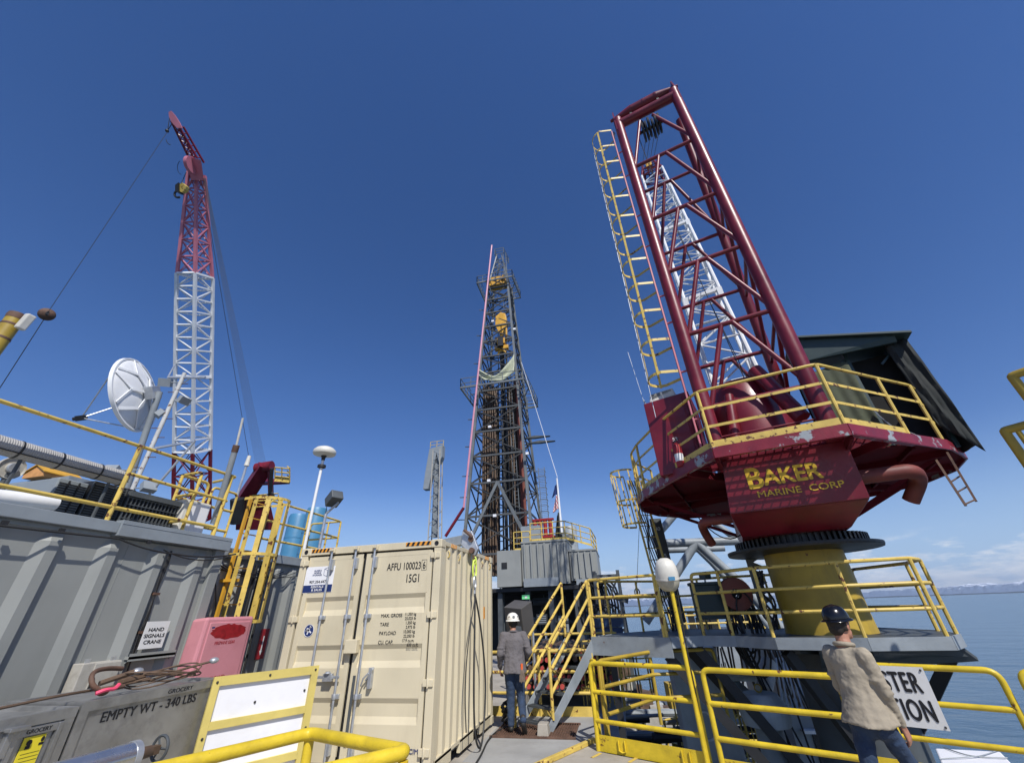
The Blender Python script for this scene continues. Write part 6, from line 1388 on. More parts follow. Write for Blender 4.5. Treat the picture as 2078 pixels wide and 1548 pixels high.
for k in range(18): x = -7+5.6*rr_.random(); y = 26.8+4*rr_.random(); z = -1+2.2*rr_.random(); MB().box((x, y, z), (.3+.5*rr_.random(), .3, .3+.6*rr_.random())).build('machine', 'grey_steel', sb)
b = MB()
for k in range(10): MB().box((-7+6*rr_.random(), 26.7+rr_.random(), -.6+2.2*rr_.random()), (.12, .06, .3+.3*rr_.random())).build('pale_fitting', 'white_paint', sb)
p = aty(1067, 1211, 26.4); e = MB().box(p, (.45, .06, .22)).build('exit_sign', 'lit_green', base=p); tag(e, 'small lit green exit sign under the grey module', 'sign'); MB().box(p+Vector((.02, -.035, 0)), (.14, .01, .13)).build('figure', 'ink_white', e)
p = aty(1100, 1256, 25.5); e = MB().box(p, (.62, .05, .5)).build('notice_board', 'derrick_dark', base=p); tag(e, 'small dark notice board with faint lines in the shade under the module', 'notice'); b = MB()
for k in range(4): b.box(p+Vector((0, -.03, .15-.1*k)), (.48, .004, .04))
b.build('print_lines', 'grey_steel', e)
# ---- speaker box behind the first man
p = aty(1054, 1255, 11.0)
t = thing('speaker_box', 'dark grey square speaker box tilted down on a post behind the man in grey', 'speaker', (p.x+.25, p.y, 0)); Ms = Matrix.Rotation(rad(-22), 3, 'Z') @ Matrix.Rotation(rad(18), 3, 'X') @ Matrix.Rotation(rad(6), 3, 'Y')
MB().box(p, (.50, .50, .66), Ms).build('cabinet', 'grey_speaker' if 'grey_speaker' in MATS else 'grey_dark', t, bevel=.015)
lb2 = MB().box(p+Ms @ Vector((.12, -.252, -.12)), (.15, .003, .12), Ms).build('label', 'grey_steel', t); MB().tube((p.x+.28, p.y+.2, -.3), (p.x+.28, p.y+.2, p.z), .03, 10).build('post', 'galv', t)
text('EV', p+Ms @ Vector((.10, -.256, .03)), .055, 'grey_steel', t, Ms @ FX, 1.1, bold=.03) if False else None
# ---- railings and pipe deck beyond the first man
railing('railing', 'yellow railing with toe board behind the man in the grey shirt', [(-2.95, 10.0, 0), (-.72, 10.0, 0)], 'yellow_pale', posts=[.02, .5, .98], toe=.16, r=.03, rr=.028, group='railings behind the man in grey')
railing('railing', 'yellow railing with rusty patches under the crane platform', [G0+gl*.25+gd*.05, G0+gl*.25+gd*.05+Vector((.9, 1.4, 0)), G0+gl*.25+gd*.05+Vector((2.1, 1.75, 0))], 'yellow_dull', posts=[.03, 1], toe=0, r=.03, rr=.028, group='railings behind the man in grey')
structure(MB().bx((-3.2, 10.4, -.55), (-.25, 16, -.5)).build('pipe_deck', 'grey_steel'))
b = MB()
for k in range(14): b.bx((-3.0, 10.35, -.9-.05*k), (-.3, 10.38, -.88-.05*k))
tag(b.build('louvre', 'grey_dark', base=(-1.5, 10.36, -1.2)), 'dark slatted louvre below the edge of the pipe deck', 'louvre')
railing('railing', 'thin yellow railing in front of the racked drill pipes', [(-3.0, 12.6, .3), (-.2, 12.6, .3)], 'yellow_pale', hs=(.95, .6), posts=[.2, .8], toe=0, r=.028, rr=.024, group='railings behind the man in grey')
cg = thing('pipe_rack', 'rack of drill pipes with red thread protectors beyond the stairs', 'pipe rack', (-2, 14, -.5)); rr_ = random.Random(9)
for x in (-3.0, -.3): MB().bx((x, 13.9, -.5), (x+.08, 14.0, 1.2)).build('rack_post', 'yellow_pale', cg)
for r_i in range(5):
    for k in range(13):
        x = -2.8+.19*k+.05*rr_.random(); z = .0+.20*r_i; L_ = 13.4+.3*rr_.random()
        pp_ = MB().tube((x, L_, z), (x, 17, z), .075, 10).build('drill_pipe', 'brown_steel', cg)
        if rr_.random() < .75: MB().tube((x, L_-.08, z), (x, L_, z), .06, 10).build('protector', 'pipe_red', pp_)
cgx = thing('ladder_cage_pale', '', '', (0, 0, 0)); bpy.data.objects.remove(cgx)
for k, (x, y) in enumerate(((-.9, 13.5), (.25, 15.0))):
    t = thing('deck_ladder_cage', ('yellow ladder cage among the drill pipes behind the stair rails', 'yellow ladder cage farther back beside the walkway')[k], 'ladder cage', (x, y, -.4), 'ladder cages on the pipe deck'); b = MB()
    for z in (0, .5, 1.0): b.pipe([Vector((x+.4*math.cos(a), y+.4*math.sin(a), z)) for a in [2*math.pi*i/16 for i in range(16)]], .02, 5, closed=True)
    for i in range(8): a = 2*math.pi*i/8; b.tube((x+.4*math.cos(a), y+.4*math.sin(a), -.4), (x+.4*math.cos(a), y+.4*math.sin(a), 1.0), .016, 5)
    b.build('cage', 'yellow_pale', t)
# hose bundle hanging at the module corner, right of the stairs
b = MB(); p = aty(1212, 1215, 20); rr_ = random.Random(6)
for k in range(12): b.pipe([p+Vector((-.6+.1*k+(.25+.02*k)*math.cos(a), rr_.random()*.3, .9*math.sin(a)-.3+.1*rr_.random())) for a in [2*math.pi*i/16 for i in range(16)]], .04, 5, closed=True)
tag(b.build('hose_bundle', 'black_rubber', base=p), 'looped bundle of black hoses hanging at the corner of the grey module', 'hoses')
t = thing('support_tower', 'dark braced steel tower standing right of the stairs below the module', 'tower', (-.4, 20, -4.2)); b = MB()
for x in (-.9, .1):
    for y in (19.5, 20.5): b.beam((x, y, -4.2), (x, y, 3.2), .14)
for z in (-3, -1, 1, 3): b.beam((-.9, 19.5, z), (.1, 19.5, z), .1); b.beam((-.9, 19.5, z-1.8), (.1, 19.5, z), .08)
b.build('frame', 'grey_dark', t)
# small far crane seen between container and derrick
sc0, sc1 = aty(879, 1090, 40), aty(886, 912, 40); t = thing('small_crane_boom', 'distant yellowed lattice boom with grey head left of the derrick', 'crane boom', sc0)
b = MB(); 
for i in (-1, 1):
    for j in (0, 1): b.beam(sc0+Vector((i*.55, j*.9, -12)), sc0+Vector((i*.55, j*.9, 0)), .1); b.beam(sc0+Vector((i*.55, j*.9, 0)), sc1+Vector((i*.42, j*.7, 0)), .1)
b.build('chord', 'box_beige', t); b = MB()
for k in range(14):
    for j in (0, 1): i = 1 if (k+j) % 2 else -1; b.beam(sc0.lerp(sc1, k/14)+Vector((i*.5, j*.8, 0)), sc0.lerp(sc1, (k+1)/14)+Vector((-i*.5, j*.8, 0)), .06)
for k in range(6): b.tube(sc0+Vector((-.25+.1*k, .4, 0)), sc1+Vector((-.25+.1*k, .4, -1)), .05, 5)
b.build('lacing', 'grey_steel', t)
b = MB().prism([sc1+Vector((x, 0, z)) for x, z in ((-.9, .2), (.7, .5), (.7, -.9), (.4, -1.6), (0, -.4), (-.7, -4.4), (-1.3, -4.4), (-1.2, -2.6))], (0, .8, 0)); b.build('head', 'grey_fascia', t, bevel=.02)
b = MB()
for z in (.6, 1.0): b.beam(sc1+Vector((-.8, 0, z)), sc1+Vector((.8, 0, z)), .05)
for x in (-.8, 0, .8): b.beam(sc1+Vector((x, 0, .3)), sc1+Vector((x, 0, 1.0)), .05)
b.build('head_railing', 'yellow_pale', t)
# ================================================================== LOWER LEVELS SEEN THROUGH THE RAILINGS
L0 = -4.2
t = thing('lower_leg_housing', 'broad grey steel leg with an oval hatch below the gate', 'steel leg', (2.1, 12.2, L0))
q_ = [aty(u, v, 11.8) for u, v in ((1312, 1338), (1405, 1338), (1440, 1560), (1325, 1480))]
b = MB().prism([Vector((.95, 11.8, .95)), Vector((2.0, 11.8, .95)), Vector((2.2, 11.8, -3.2)), Vector((1.6, 11.8, -3.2)), Vector((1.0, 11.8, -1.6))], (0, 1.2, 0)); b.build('shell', 'grey_light', t, bevel=.02)  # pale grey colour makes up for sunlight missing down here
hp2 = Vector((1.45, 11.79, -.45)); b = MB().pipe([hp2+Vector((.17*math.cos(a), -.01, .24*math.sin(a))) for a in [2*math.pi*i/20 for i in range(20)]], .02, 6, closed=True); b.build('hatch_rim', 'white_paint', t)
mv = dep(1548, 1432, 7.4); t = thing('mushroom_vent', 'light grey mushroom vent cap below the deck edge', 'vent', (mv.x, mv.y, L0))
MB().lathe(mv, [(.0, .20), (.28, .20), (.30, .18), (.43, -.02), (.43, -.08), (.38, -.27), (.36, -.27), (.34, -.1)], 32, smooth=False).build('cap', 'grey_light' if 'grey_light' in MATS else 'grey_steel', t); MB().tube((mv.x, mv.y, L0), mv, .23, 24).build('stem', 'grey_fascia', t); b = MB(); link(b, mv+up*.27, .06, .06, .012, (1, 0)); b.build('lifting_eye', 'yellow_dull', t)
gb2 = thing('lower_container', 'pale grey ribbed container on the lower level beside the crane column', 'container', (3.3, 8.2, -5.2))
pz = atz(1665, 1500, -2.6); c_ = MB().bx((pz.x-.55, pz.y-2.2, -5.2), (pz.x+.65, pz.y+1.6, -2.6)).build('shell', 'grey_fascia', gb2); b = MB(); k = pz.x-.5
while k < pz.x+.6: b.bx((k, pz.y-2.2, -2.599), (k+.12, pz.y+1.6, -2.55)); k += .24
b.build('roof_rib', 'white_paint', gb2)
b = MB()
for k in range(8): b.pipe([Vector((pz.x+(.42-.03*k)*math.cos(a), pz.y+.9+(.42-.03*k)*math.sin(a), -2.5+.05*k)) for a in [2*math.pi*i/24 for i in range(24)]], .03, 6, closed=True)
tag(b.build('cable_coil', 'sign_white', base=(pz.x, pz.y+.9, -2.5)), 'coil of white hose on the pale grey lower container', 'hose coil')
rr_ = random.Random(12)
for k in range(12):
    p = Vector((pz.x-.3+.5*rr_.random(), pz.y+1.0+.5*rr_.random(), -2.45+.12*(k%3))); tag(MB().ell(p, (.13, .11, .11), 10, 7).build('float', 'buoy', base=p), 'small orange float heaped on the lower container', 'float', 'orange floats on the lower container')
# far module wall right of the vent, pipes, hoses
t = thing('lower_module', 'pale blue grey module wall with a dark doorway below the crane platform', 'building', (4.2, 14, L0)); a = aty(1610, 1340, 13.5)
MB().bx((a.x-.5, 13.5, -4.2), (a.x+.45, 17, a.z+.2)).build('wall', 'grey_fascia', t); MB().bx((a.x-.1, 13.46, -1.9), (a.x+.45, 13.5, -.9)).build('doorway', 'black_metal', t); MB().bx((a.x-.3, 13.3, -.86), (a.x+.5, 13.5, -.8)).build('canopy', 'white_paint', t)
b = MB()
for k in range(7): a0_ = aty(1575+6*k, 1335, 12.5); a1_ = aty(1590+10*k, 1440, 11.0); b.tube(a0_, a1_, .018, 5)
tag(b.build('taut_ropes', 'white_paint', base=aty(1590, 1440, 11)), 'fan of taut white ropes beside the lower module wall', 'ropes')
def scatter(nm, lab, cat, fn, n_, m_, base, seed):
    r_ = random.Random(seed)
    for k in range(n_):
        b = MB(); fn(b, r_); c = sum(b.v, Vector())/len(b.v); c.z = min(v.z for v in b.v)
        tag(b.build(nm, m_, base=c, weld=False), lab, cat, cat+': '+lab)
def hang(b, r_):
    x = 1.9+2.6*r_.random(); y = 12.3+.8*r_.random(); z = .9; L_ = .5+.9*r_.random(); w = .08+.2*r_.random()
    b.pipe([Vector((x+w*math.sin(math.pi*j/8), y, z-L_*math.sin(math.pi*j/8)**.6)) if False else Vector((x-w+2*w*j/8, y, z-L_*math.sin(math.pi*j/8)**.7)) for j in range(9)], .016+.014*r_.random(), 5)
scatter('slung_hose', 'brown hose loop slung under the crane platform', 'hose', hang, 22, 'brown_steel', (3, 12.5, .9), 3)
def cab_(b, r_): x = 4.4+1.2*r_.random(); y = 11.2+r_.random(); b.wire((x-.8, y, 1.0), (x-.2+.6*r_.random(), y-.3, -1.6-r_.random()), .02, .25*r_.random()-.1)
scatter('slung_cable', 'black cable running down beside the base of the crane column', 'cable', lambda b, r_: b.wire((2.3+.9*r_.random(), 11, 1.0), (2.9+.9*r_.random(), 10.6, -2.2), .018, .3*r_.random()-.15), 7, 'black_rubber', (2.6, 10.8, 0), 4)
t = thing('process_pipe', 'white and rusty horizontal pipe beneath the crane platform', 'pipe', aty(1500, 1372, 12)); MB().tube(aty(1425, 1370, 12), aty(1570, 1372, 12), .10, 12).build('pipe', 'pipe_wht' if 'pipe_wht' in MATS else 'white_paint', t); MB().tube(aty(1480, 1375, 12.2), aty(1530, 1420, 11.8), .1, 12).build('branch', 'grey_steel', t); MB().tube(aty(1560, 1345, 12), aty(1550, 1402, 11.5), .16, 14).build('riser', 'pipe_wht' if 'pipe_wht' in MATS else 'white_paint', t)
# lower walkways with yellow railings
for k, (x0, y0, x1, y1, z) in enumerate(((1.2, 10.6, 2.3, 17.5, -3.4), (2.2, 16, 4.8, 16.5, -1.8), (.9, 18, 4.5, 21, -2.6), (1.6, 10.0, 2.9, 13.5, -3.9), (-.4, 13.0, 1.0, 14.5, -2.8))):
    labs = ('long yellow railing of a lower walkway seen between gate and vent', 'yellow railing crossing behind the mushroom vent', 'distant yellow railing at the far side of the lower deck', 'yellow railing lowest down beside the knee braces', 'yellow railing beneath the stairs on the lower level')
    railing('lower_railing', labs[k], [(x0, y0, z), (x1, y1, z)], 'yellow_pale', posts=[i/7 for i in range(8)], toe=.1, r=.03, rr=.025, group='yellow railings of the lower decks')
for k, (x, y, z0_, z1_) in enumerate(((1.9, 12.8, -4.2, .6), (2.35, 13.6, -4.2, 0.2), (1.5, 16.5, -4.2, -.3))):
    t = thing('lower_ladder', ('yellow caged ladder on the lower deck nearest the gate post', 'yellow caged ladder between the knee braces', 'yellow caged ladder farthest away on the lower deck')[k], 'ladder', (x, y, z0_), 'yellow ladders of the lower decks'); b = MB()
    for s_ in (-.2, .2): b.tube((x+s_, y, z0_), (x+s_, y, z1_), .025, 6)
    for i in range(int((z1_-z0_)/.3)): b.tube((x-.2, y, z0_+.3*i), (x+.2, y, z0_+.3*i), .012, 5)
    for i in range(int((z1_-z0_)/.7)): b.pipe([Vector((x+.36*math.cos(a), y-.3+.36*math.sin(a), z0_+1+.7*i)) for a in [2*math.pi*j/14 for j in range(14)]], .015, 5, closed=True)
    for i in range(7): a = 2*math.pi*i/7; b.tube((x+.36*math.cos(a), y-.3+.36*math.sin(a), z0_+1), (x+.36*math.cos(a), y-.3+.36*math.sin(a), z1_), .012, 5)
    b.build('ladder', 'yellow_pale', t)
r_ = random.Random(31)
def clutter(b, rr): 
    x = -3+5.5*rr.random(); y = 10.5+9*rr.random(); z = L0; s_ = .3+.9*rr.random(); b.box((x, y, z+s_/2), (.3+rr.random(), .3+rr.random(), s_), Matrix.Rotation(rr.random(), 3, 'Z'))
for m_, n_, lab in (('grey_steel', 26, 'mid grey machinery box crowded on the lower deck'), ('grey_dark', 26, 'dark grey machinery box crowded on the lower deck'), ('galv', 10, 'bright metal box among the machinery on the lower deck')):
    o = scatter('deck_machinery', lab, 'machinery', clutter, n_, m_, (0, 14, L0), n_+len(m_))
def pipes_(b, rr): 
    x = -3+5*rr.random(); y = 10.6+8*rr.random(); z = L0+.3+3*rr.random(); b.tube((x, y, z), (x+1+2.5*rr.random(), y+.6*rr.random(), z), .04+.07*rr.random(), 8); b.tube((x, y, L0), (x, y, z), .05, 8)
def tall_(b, rr):
    x = -2.5+5.6*rr.random(); y = 13+15*rr.random(); h = 1.2+2.2*rr.random(); w_ = .4+.9*rr.random()
    if rr.random() < .5: b.box((x, y, L0+h/2), (w_, w_, h), Matrix.Rotation(rr.random(), 3, 'Z')); b.box((x, y, L0+h+.1), (w_*.4, w_*.4, .2))
    else: b.lathe((x, y, L0), [(0, 0), (w_*.5, 0), (w_*.5, h*.8), (w_*.3, h), (0, h)], 14)
for m_, n_, lab in (('grey_light', 10, 'pale grey tank or locker standing on the lower deck'), ('box_beige', 9, 'dusty beige locker or drum on the lower deck'), ('brown_steel', 10, 'rusty brown vessel on the lower deck'), ('yellow_dull', 6, 'dull yellow locker on the lower deck')):
    scatter('deck_equipment', lab, 'equipment', tall_, n_, m_, (0, 14, L0), 5*n_+len(m_))
scatter('deck_pipe', 'grey pipe on a stanchion over the lower deck', 'pipe', pipes_, 30, 'grey_steel', (0, 14, L0), 77)
scatter('deck_pipe', 'black pipe on a stanchion over the shaded lower deck', 'pipe', pipes_, 30, 'black_metal', (0, 14, L0), 78)
# far platform area behind the crane platform (between caged ladder and cabinet)
t = thing('far_module', 'low grey module with yellow rails beyond the crane platform', 'building', (4, 26, -3)); MB().bx((2.2, 24, -4.2), (6.8, 29, .5)).build('wall', 'grey_steel', t); MB().bx((2.1, 23.9, .5), (6.9, 29, .62)).build('roof', 'grey_dark', t)
railing('far_railing', 'yellow railing on the low grey module seen behind the crane platform', [(2.3, 24.1, .62), (6.7, 24.1, .62), (6.7, 28.5, .62)], 'yellow_pale', posts=[i/6 for i in range(7)]+[1.5, 2], toe=.1, r=.045, rr=.04)
railing('far_railing', 'yellow railing crossing farther back behind the dark control cabinet', [(5.5, 20.5, .1), (9.0, 21.5, .1)], 'yellow_pale', posts=[i/5 for i in range(6)], toe=.1, r=.045, rr=.04)
scatter('deck_gear', 'dark gear box standing behind the far yellow railing', 'gear', lambda b, r: b.bx((2.4+4*r.random(), 24.5+3*r.random(), .62), (2.4+4*r.random(), 25.0+3*r.random(), 1.0+.5*r.random())) if False else (lambda x, y, h: b.bx((x, y, .62), (x+.3, y+.4, .62+h)))(2.4+4*r.random(), 24.5+3*r.random(), .4+.6*r.random()), 14, 'black_metal', (4, 25, .62), 17)
t = thing('pump_skid', 'dark blue pump skid with looping black hoses left of the caged ladder', 'pump', (1.2, 16, -.5)); p = aty(1228, 1258, 15); b = MB().box(p, (1.1, .6, .35)); b.box(p-up*.4, (1.0, .6, .4)); b.build('skid', 'navy_paint' if 'navy_paint' in MATS else 'ink_navy', t); b = MB()
for k in range(5): b.pipe([p+Vector((-.4+.15*k+.3*math.cos(a), 0, .15+.28*math.sin(a))) for a in [rad(x) for x in range(0, 181, 20)]], .035, 6)
b.build('hose', 'black_rubber', t)
p = aty(1262, 1213, 14); t = thing('flood_lamp', 'small dark floodlight tilted on a post beyond the walkway railing', 'floodlight', (p.x+.1, p.y, -.5)); MB().box(p, (.38, .2, .2), Matrix.Rotation(rad(18), 3, 'Y')).build('housing', 'grey_dark', t); MB().tube((p.x+.1, p.y, -.5), p, .025, 6).build('post', 'grey_dark', t)
p = aty(1292, 1195, 16); t = thing('gas_hook_post', 'thin dark post with a hook and hanging line beyond the walkway', 'post', (p.x, p.y, -.5)); MB().tube((p.x, p.y, -.5), p, .03, 6).build('post', 'grey_dark', t); b = MB(); link(b, p-up*.1, .08, .12, .02, (1, 0)); b.build('hook', 'grey_dark', t); MB().tube(p, aty(1300, 1000, 14), .008, 4).build('line', 'black_metal', t)
# white liferaft cover at lower right
wp0 = [dep(u, v, 9.0) for u, v in ((1897, 1517), (2030, 1524))]; z_ = wp0[0].z; a = atz(1897, 1517, z_); c = atz(2030, 1524, z_); d_ = atz(2065, 1560, z_); e_ = atz(1915, 1560, z_)
t = thing('white_cover', 'flat white cover with loose ropes beyond the right hand railing', 'cover', (a.x, a.y, z_-.5)); MB().prism([e_+(e_-a)*.6, d_+(d_-c)*.6, c, a], (0, 0, -.45)).build('cover', 'panel_white', t, bevel=.03); b = MB()
b.pipe(smooth([a.lerp(c, .15)+up*.02, a.lerp(d_, .3)+up*.03, a.lerp(d_, .5)+up*.02, c.lerp(d_, .5)+up*.03]), .012, 5); b.pipe(smooth([a.lerp(e_, .6)+up*.02, a.lerp(d_, .55)+up*.04, c.lerp(e_, .3)+up*.02, c+up*.03]), .01, 5); b.build('rope', 'grey_steel', t)
for s_ in (.1, .9): q = a.lerp(d_, s_); MB().tube((q.x, q.y, SEA+20), (q.x, q.y, z_-.45), .1, 10).build('support', 'grey_dark', t)
# ================================================================== PEOPLE
def remesh(b, name, m_, parent, vox, sm_it=6, wr=None, dec=None):
    """melt a set of capsules into one continuous skin"""
    o = b.build(name, m_, parent, weld=False)
    r = o.modifiers.new('r', 'REMESH'); r.mode = 'VOXEL'; r.voxel_size = vox; r.use_smooth_shade = True
    s = o.modifiers.new('s', 'SMOOTH'); s.iterations = sm_it; s.factor = .5
    if wr:
        for sc, st in wr:
            tx = bpy.data.textures.new('w', 'CLOUDS'); tx.noise_scale = sc; tx.noise_depth = 2
            d = o.modifiers.new('d', 'DISPLACE'); d.texture = tx; d.strength = st; d.mid_level = .5; d.texture_coords = 'LOCAL'
    dg = bpy.context.evaluated_depsgraph_get(); me = bpy.data.meshes.new_from_object(o.evaluated_get(dg)); o.modifiers.clear(); o.data = me
    me.polygons.foreach_set('use_smooth', [True]*len(me.polygons))
    return o
def person(label, base, fwd, J, shirt, hat, opts):
    F = Vector((fwd.x, fwd.y, 0)).normalized(); R = Vector((F.y, -F.x, 0)); U = Vector((0, 0, 1)); B0_ = Vector(base)
    def P(r, f, z): return B0_+R*r+F*f+U*z
    j = {k: P(*v) for k, v in J.items()}
    t = thing('person', label, 'person', base)
    HR = Matrix((R, F, U)).transposed() @ Matrix.Rotation(opts.get('headyaw', 0), 3, 'Z') @ Matrix.Rotation(opts.get('headpitch', 0), 3, 'X')
    hc_ = j['head']; hd_ = lambda x, y, z: hc_+HR @ Vector((x, y, z))
    # ---- body: head with face, neck, arms, hands in one skin
    b = MB(); b.ell(hc_+U*.02, (.078, .098, .115), 20, 14, M=HR); b.ell(hd_(0, .035, -.06), (.058, .062, .06), 16, 10, M=HR)
    b.cap_(j['neck']-U*.04, hd_(0, -.02, -.05), .058, .055)
    b.ell(hd_(0, .105, -.01), (.014, .022, .026), 10, 8, M=HR); b.ell(hd_(0, .092, -.055), (.026, .014, .009), 10, 6, M=HR); b.ell(hd_(0, .085, -.095), (.028, .02, .022), 10, 8, M=HR)
    for s_ in (-1, 1): b.ell(hd_(.082*s_, -.008, -.005), (.012, .022, .034), 10, 8, M=HR); b.ell(hd_(.03*s_, .09, .035), (.024, .012, .01), 8, 6, M=HR)
    b.cap_(j['chest'], j['neck'], .10, .06)
    for S in 'LR':
        sh, el, wr_ = j['sh'+S], j['el'+S], j['wr'+S]
        b.cap_(j['chest'], sh, .06, .05); b.cap_(sh, el, .047, .038); b.cap_(el, wr_, .036, .026)
        d = (wr_-el).normalized(); hdv = (d*.75+U*-.35+F*.15).normalized(); side = (R if S == 'R' else -R); pal = hdv.cross(F if abs(hdv.dot(F)) < .8 else U).normalized(); kn = wr_+hdv*.095
        acr = hdv.cross(pal).normalized()
        if acr.dot(F) < 0: acr = -acr
        inn = acr.cross(hdv).normalized()
        if inn.dot(side) > 0: inn = -inn
        for k in range(4):
            o_ = acr*(.030-.020*k); b.cap_(wr_+o_*.6, kn+o_, .016, .012, 10)
            L_ = (.040, .045, .042, .033)[k]; a1 = kn+o_+(hdv*.92+inn*.35).normalized()*L_; a2 = a1+(hdv*.6+inn*.8).normalized()*L_*.72; a3 = a2+(hdv*.15+inn).normalized()*L_*.5
            b.cap_(kn+o_, a1, .0105, .0095, 8); b.cap_(a1, a2, .0095, .0088, 8); b.cap_(a2, a3, .0088, .0075, 8)
        t0 = wr_+hdv*.03+acr*.022; t1 = t0+(hdv*.7+acr*.75+inn*.3).normalized()*.042; t2 = t1+(hdv*.95+acr*.15+inn*.35).normalized()*.032
        b.cap_(t0, t1, .0145, .0115, 8); b.cap_(t1, t2, .0112, .009, 8)
    remesh(b, 'body', 'skin', t, .0055, 3)
    for s_ in (-1, 1): MB().ell(hd_(.03*s_, .096, .018), (.012, .006, .007), 10, 6, M=HR).build('eye', 'ink_white', t)
    # ---- hair
    b = MB(); b.ell(hd_(0, -.014, .03), (.085, .098, .105), 20, 14, M=HR); b.ell(hd_(0, -.058, -.03), (.068, .048, .06), 14, 10, M=HR)
    for s_ in (-1, 1): b.ell(hd_(.072*s_, -.02, 0), (.02, .04, .05), 10, 8, M=HR)
    remesh(b, 'hair', 'hair', t, .009, 4, [(.02, .006)])
    # ---- hard hat
    b = MB(); prof = [(.150*math.cos(a)**.8 if a < 1.56 else .001, .125*math.sin(a)) for a in [rad(x) for x in range(0, 91, 9)]]
    Mh = HR @ Matrix.Rotation(rad(4), 3, 'X') @ Matrix.Diagonal((.86, 1.0, 1)); hat_c = hd_(0, -.005, .055)
    Mh = Mh @ Matrix.Diagonal((opts.get('hat', .9), opts.get('hat', .9), .93)); b.lathe(hat_c, [(.128, -.006)]+prof, 40, M=Mh); hh_ = b.build('hard_hat', hat, t)
    b = MB(); n_ = 48; vs = []
    for r_k, z_k in ((.142, .0), (1, 0), (1.02, -.005), (.140, -.006)):
        for i in range(n_):
            a = 2*math.pi*i/n_; f_ = math.sin(a); rim = .168+.016*max(0, f_)+.02*max(0, -f_); r_ = r_k if r_k < .5 else rim*(1 if r_k == 1 else 1.02)
            vs.append(hat_c+Mh @ Vector((r_*math.cos(a), r_*math.sin(a), z_k-(.022*(abs(math.cos(a))**2)*.4 if r_k >= .5 else 0)-(.012 if r_k >= .5 else 0))))
    b.add(vs, [(k*n_+i, k*n_+(i+1) % n_, ((k+1) % 4)*n_+(i+1) % n_, ((k+1) % 4)*n_+i) for k in range(4) for i in range(n_)], True); b.build('brim', hat, hh_)
    b = MB()
    for x in (-.045, 0, .045): b.pipe([hat_c+Mh @ Vector((x, .13*math.sin(a), .100*math.cos(a)*(1-abs(x)*2)+.022)) for a in [rad(q_) for q_ in range(-62, 63, 12)]], .008, 6)
    b.build('hat_ridge', hat, hh_)
    if opts.get('stickers'):
        b = MB()
        for k, a in enumerate((-90, -40, -140, 10, 170)):
            aa_ = rad(a); pz_ = hat_c+Mh @ Vector((.138*math.cos(aa_), .138*math.sin(aa_), .055)); nn2 = (HR @ Vector((math.cos(aa_), math.sin(aa_), .45))).normalized(); b.tube(pz_-nn2*.004, pz_+nn2*.003, .026 if k == 0 else .014, 14)
        b.build('hat_sticker', 'grey_dark', hh_)
    # ---- shirt: torso, sleeves, collar, loose hem
    b = MB(); pel, ch = j['pelvis'], j['chest']; w = opts.get('w', 1)
    TR = Matrix((R, F, U)).transposed()
    n_ = 48; rows = 26; vs = []; top_ = ch+U*.10; hem = pel-U*opts.get('hem', .10)
    for k in range(rows+1):
        q = k/rows; c = hem.lerp(top_, q)
        rx = (.212+.6*opts.get('flare', 0)*max(0, 1-q*2.5)-.03*min(1, q*2)+.03*max(0, q-.5)*2-(.09*max(0, q-.86)/.14))*w; ry = (.185+opts.get('flare', 0)*max(0, 1-q*2.5)-.045*min(1, q*1.8)-(.04*max(0, q-.8)/.2))*w
        for i in range(n_):
            a = 2*math.pi*i/n_; fo = 1+(.022*math.sin(a*5+1.3+q*1.5)+.016*math.sin(a*9+q*3.1)+.012*math.sin(a*14-q*4))*(1-q*.7)+.010*math.sin(q*17+a*2)*math.exp(-((q-.25)/.2)**2)
            vs.append(c+TR @ Vector((rx*fo*math.cos(a)*(1 if abs(math.cos(a)) < .8 else .98), ry*fo*math.sin(a), .012*math.sin(a*3+1) if k == 0 else 0)))
    b.add(vs, [(k*n_+i, k*n_+(i+1) % n_, (k+1)*n_+(i+1) % n_, (k+1)*n_+i) for k in range(rows) for i in range(n_)], True); b.add(vs[:n_], [list(range(n_))[::-1]]); b.add(vs[-n_:], [list(range(n_))])
    b.cap_(j['shL'], j['shR'], .068*w, .068*w); b.cap_(ch+U*.02, j['neck']-U*.015, .105*w, .06); b.cap_(ch+U*.01, j['shL'], .095*w, .07*w); b.cap_(ch+U*.01, j['shR'], .095*w, .07*w)
    for S in 'LR':
        sh, el, wr_ = j['sh'+S], j['el'+S], j['wr'+S]; b.cap_(sh, el, .080*w, .064*w); b.cap_(el, el.lerp(wr_, .93), .063*w, .044*w); b.ell(el.lerp(wr_, .9), (.047*w, .047*w, .03), 12, 8)
        for k in range(5): p_ = sh.lerp(el, .35+.16*k) if k < 4 else el; b.ell(p_+TR @ Vector((.012*math.sin(k*2.3), .014*math.cos(k*1.7), 0)), (.074*w, .070*w, .022), 14, 8)
    remesh(b, 'shirt', shirt, t, .0095, 4, [(.13, .026), (.05, .013), (.02, .004)])
    b = MB(); b.pipe([j['neck']+TR @ Vector((.07*math.cos(a), .07*math.sin(a)-.01, -.012-.01*math.sin(a))) for a in [2*math.pi*i/20 for i in range(20)]], .02, 8, closed=True); remesh(b, 'collar', shirt, t, .008, 3, [(.03, .004)])
    # yoke seam and pleats across the back
    if opts.get('yoke'):
        b = MB(); pts = []
        for i in range(17): a = -.16+.02*i; pts.append(j['chest']+TR @ Vector((a*w, -.118*w-.004+.35*a*a*2, .055-.5*a*a)))
        b.pipe(pts, .0035, 5); b.build('yoke_seam', shirt, t)
    # ---- trousers
    tw = opts.get('tw', 1); b = MB(); b.ell(pel-U*.02, (.165*tw, .125*tw, .12), 20, 12, M=TR)
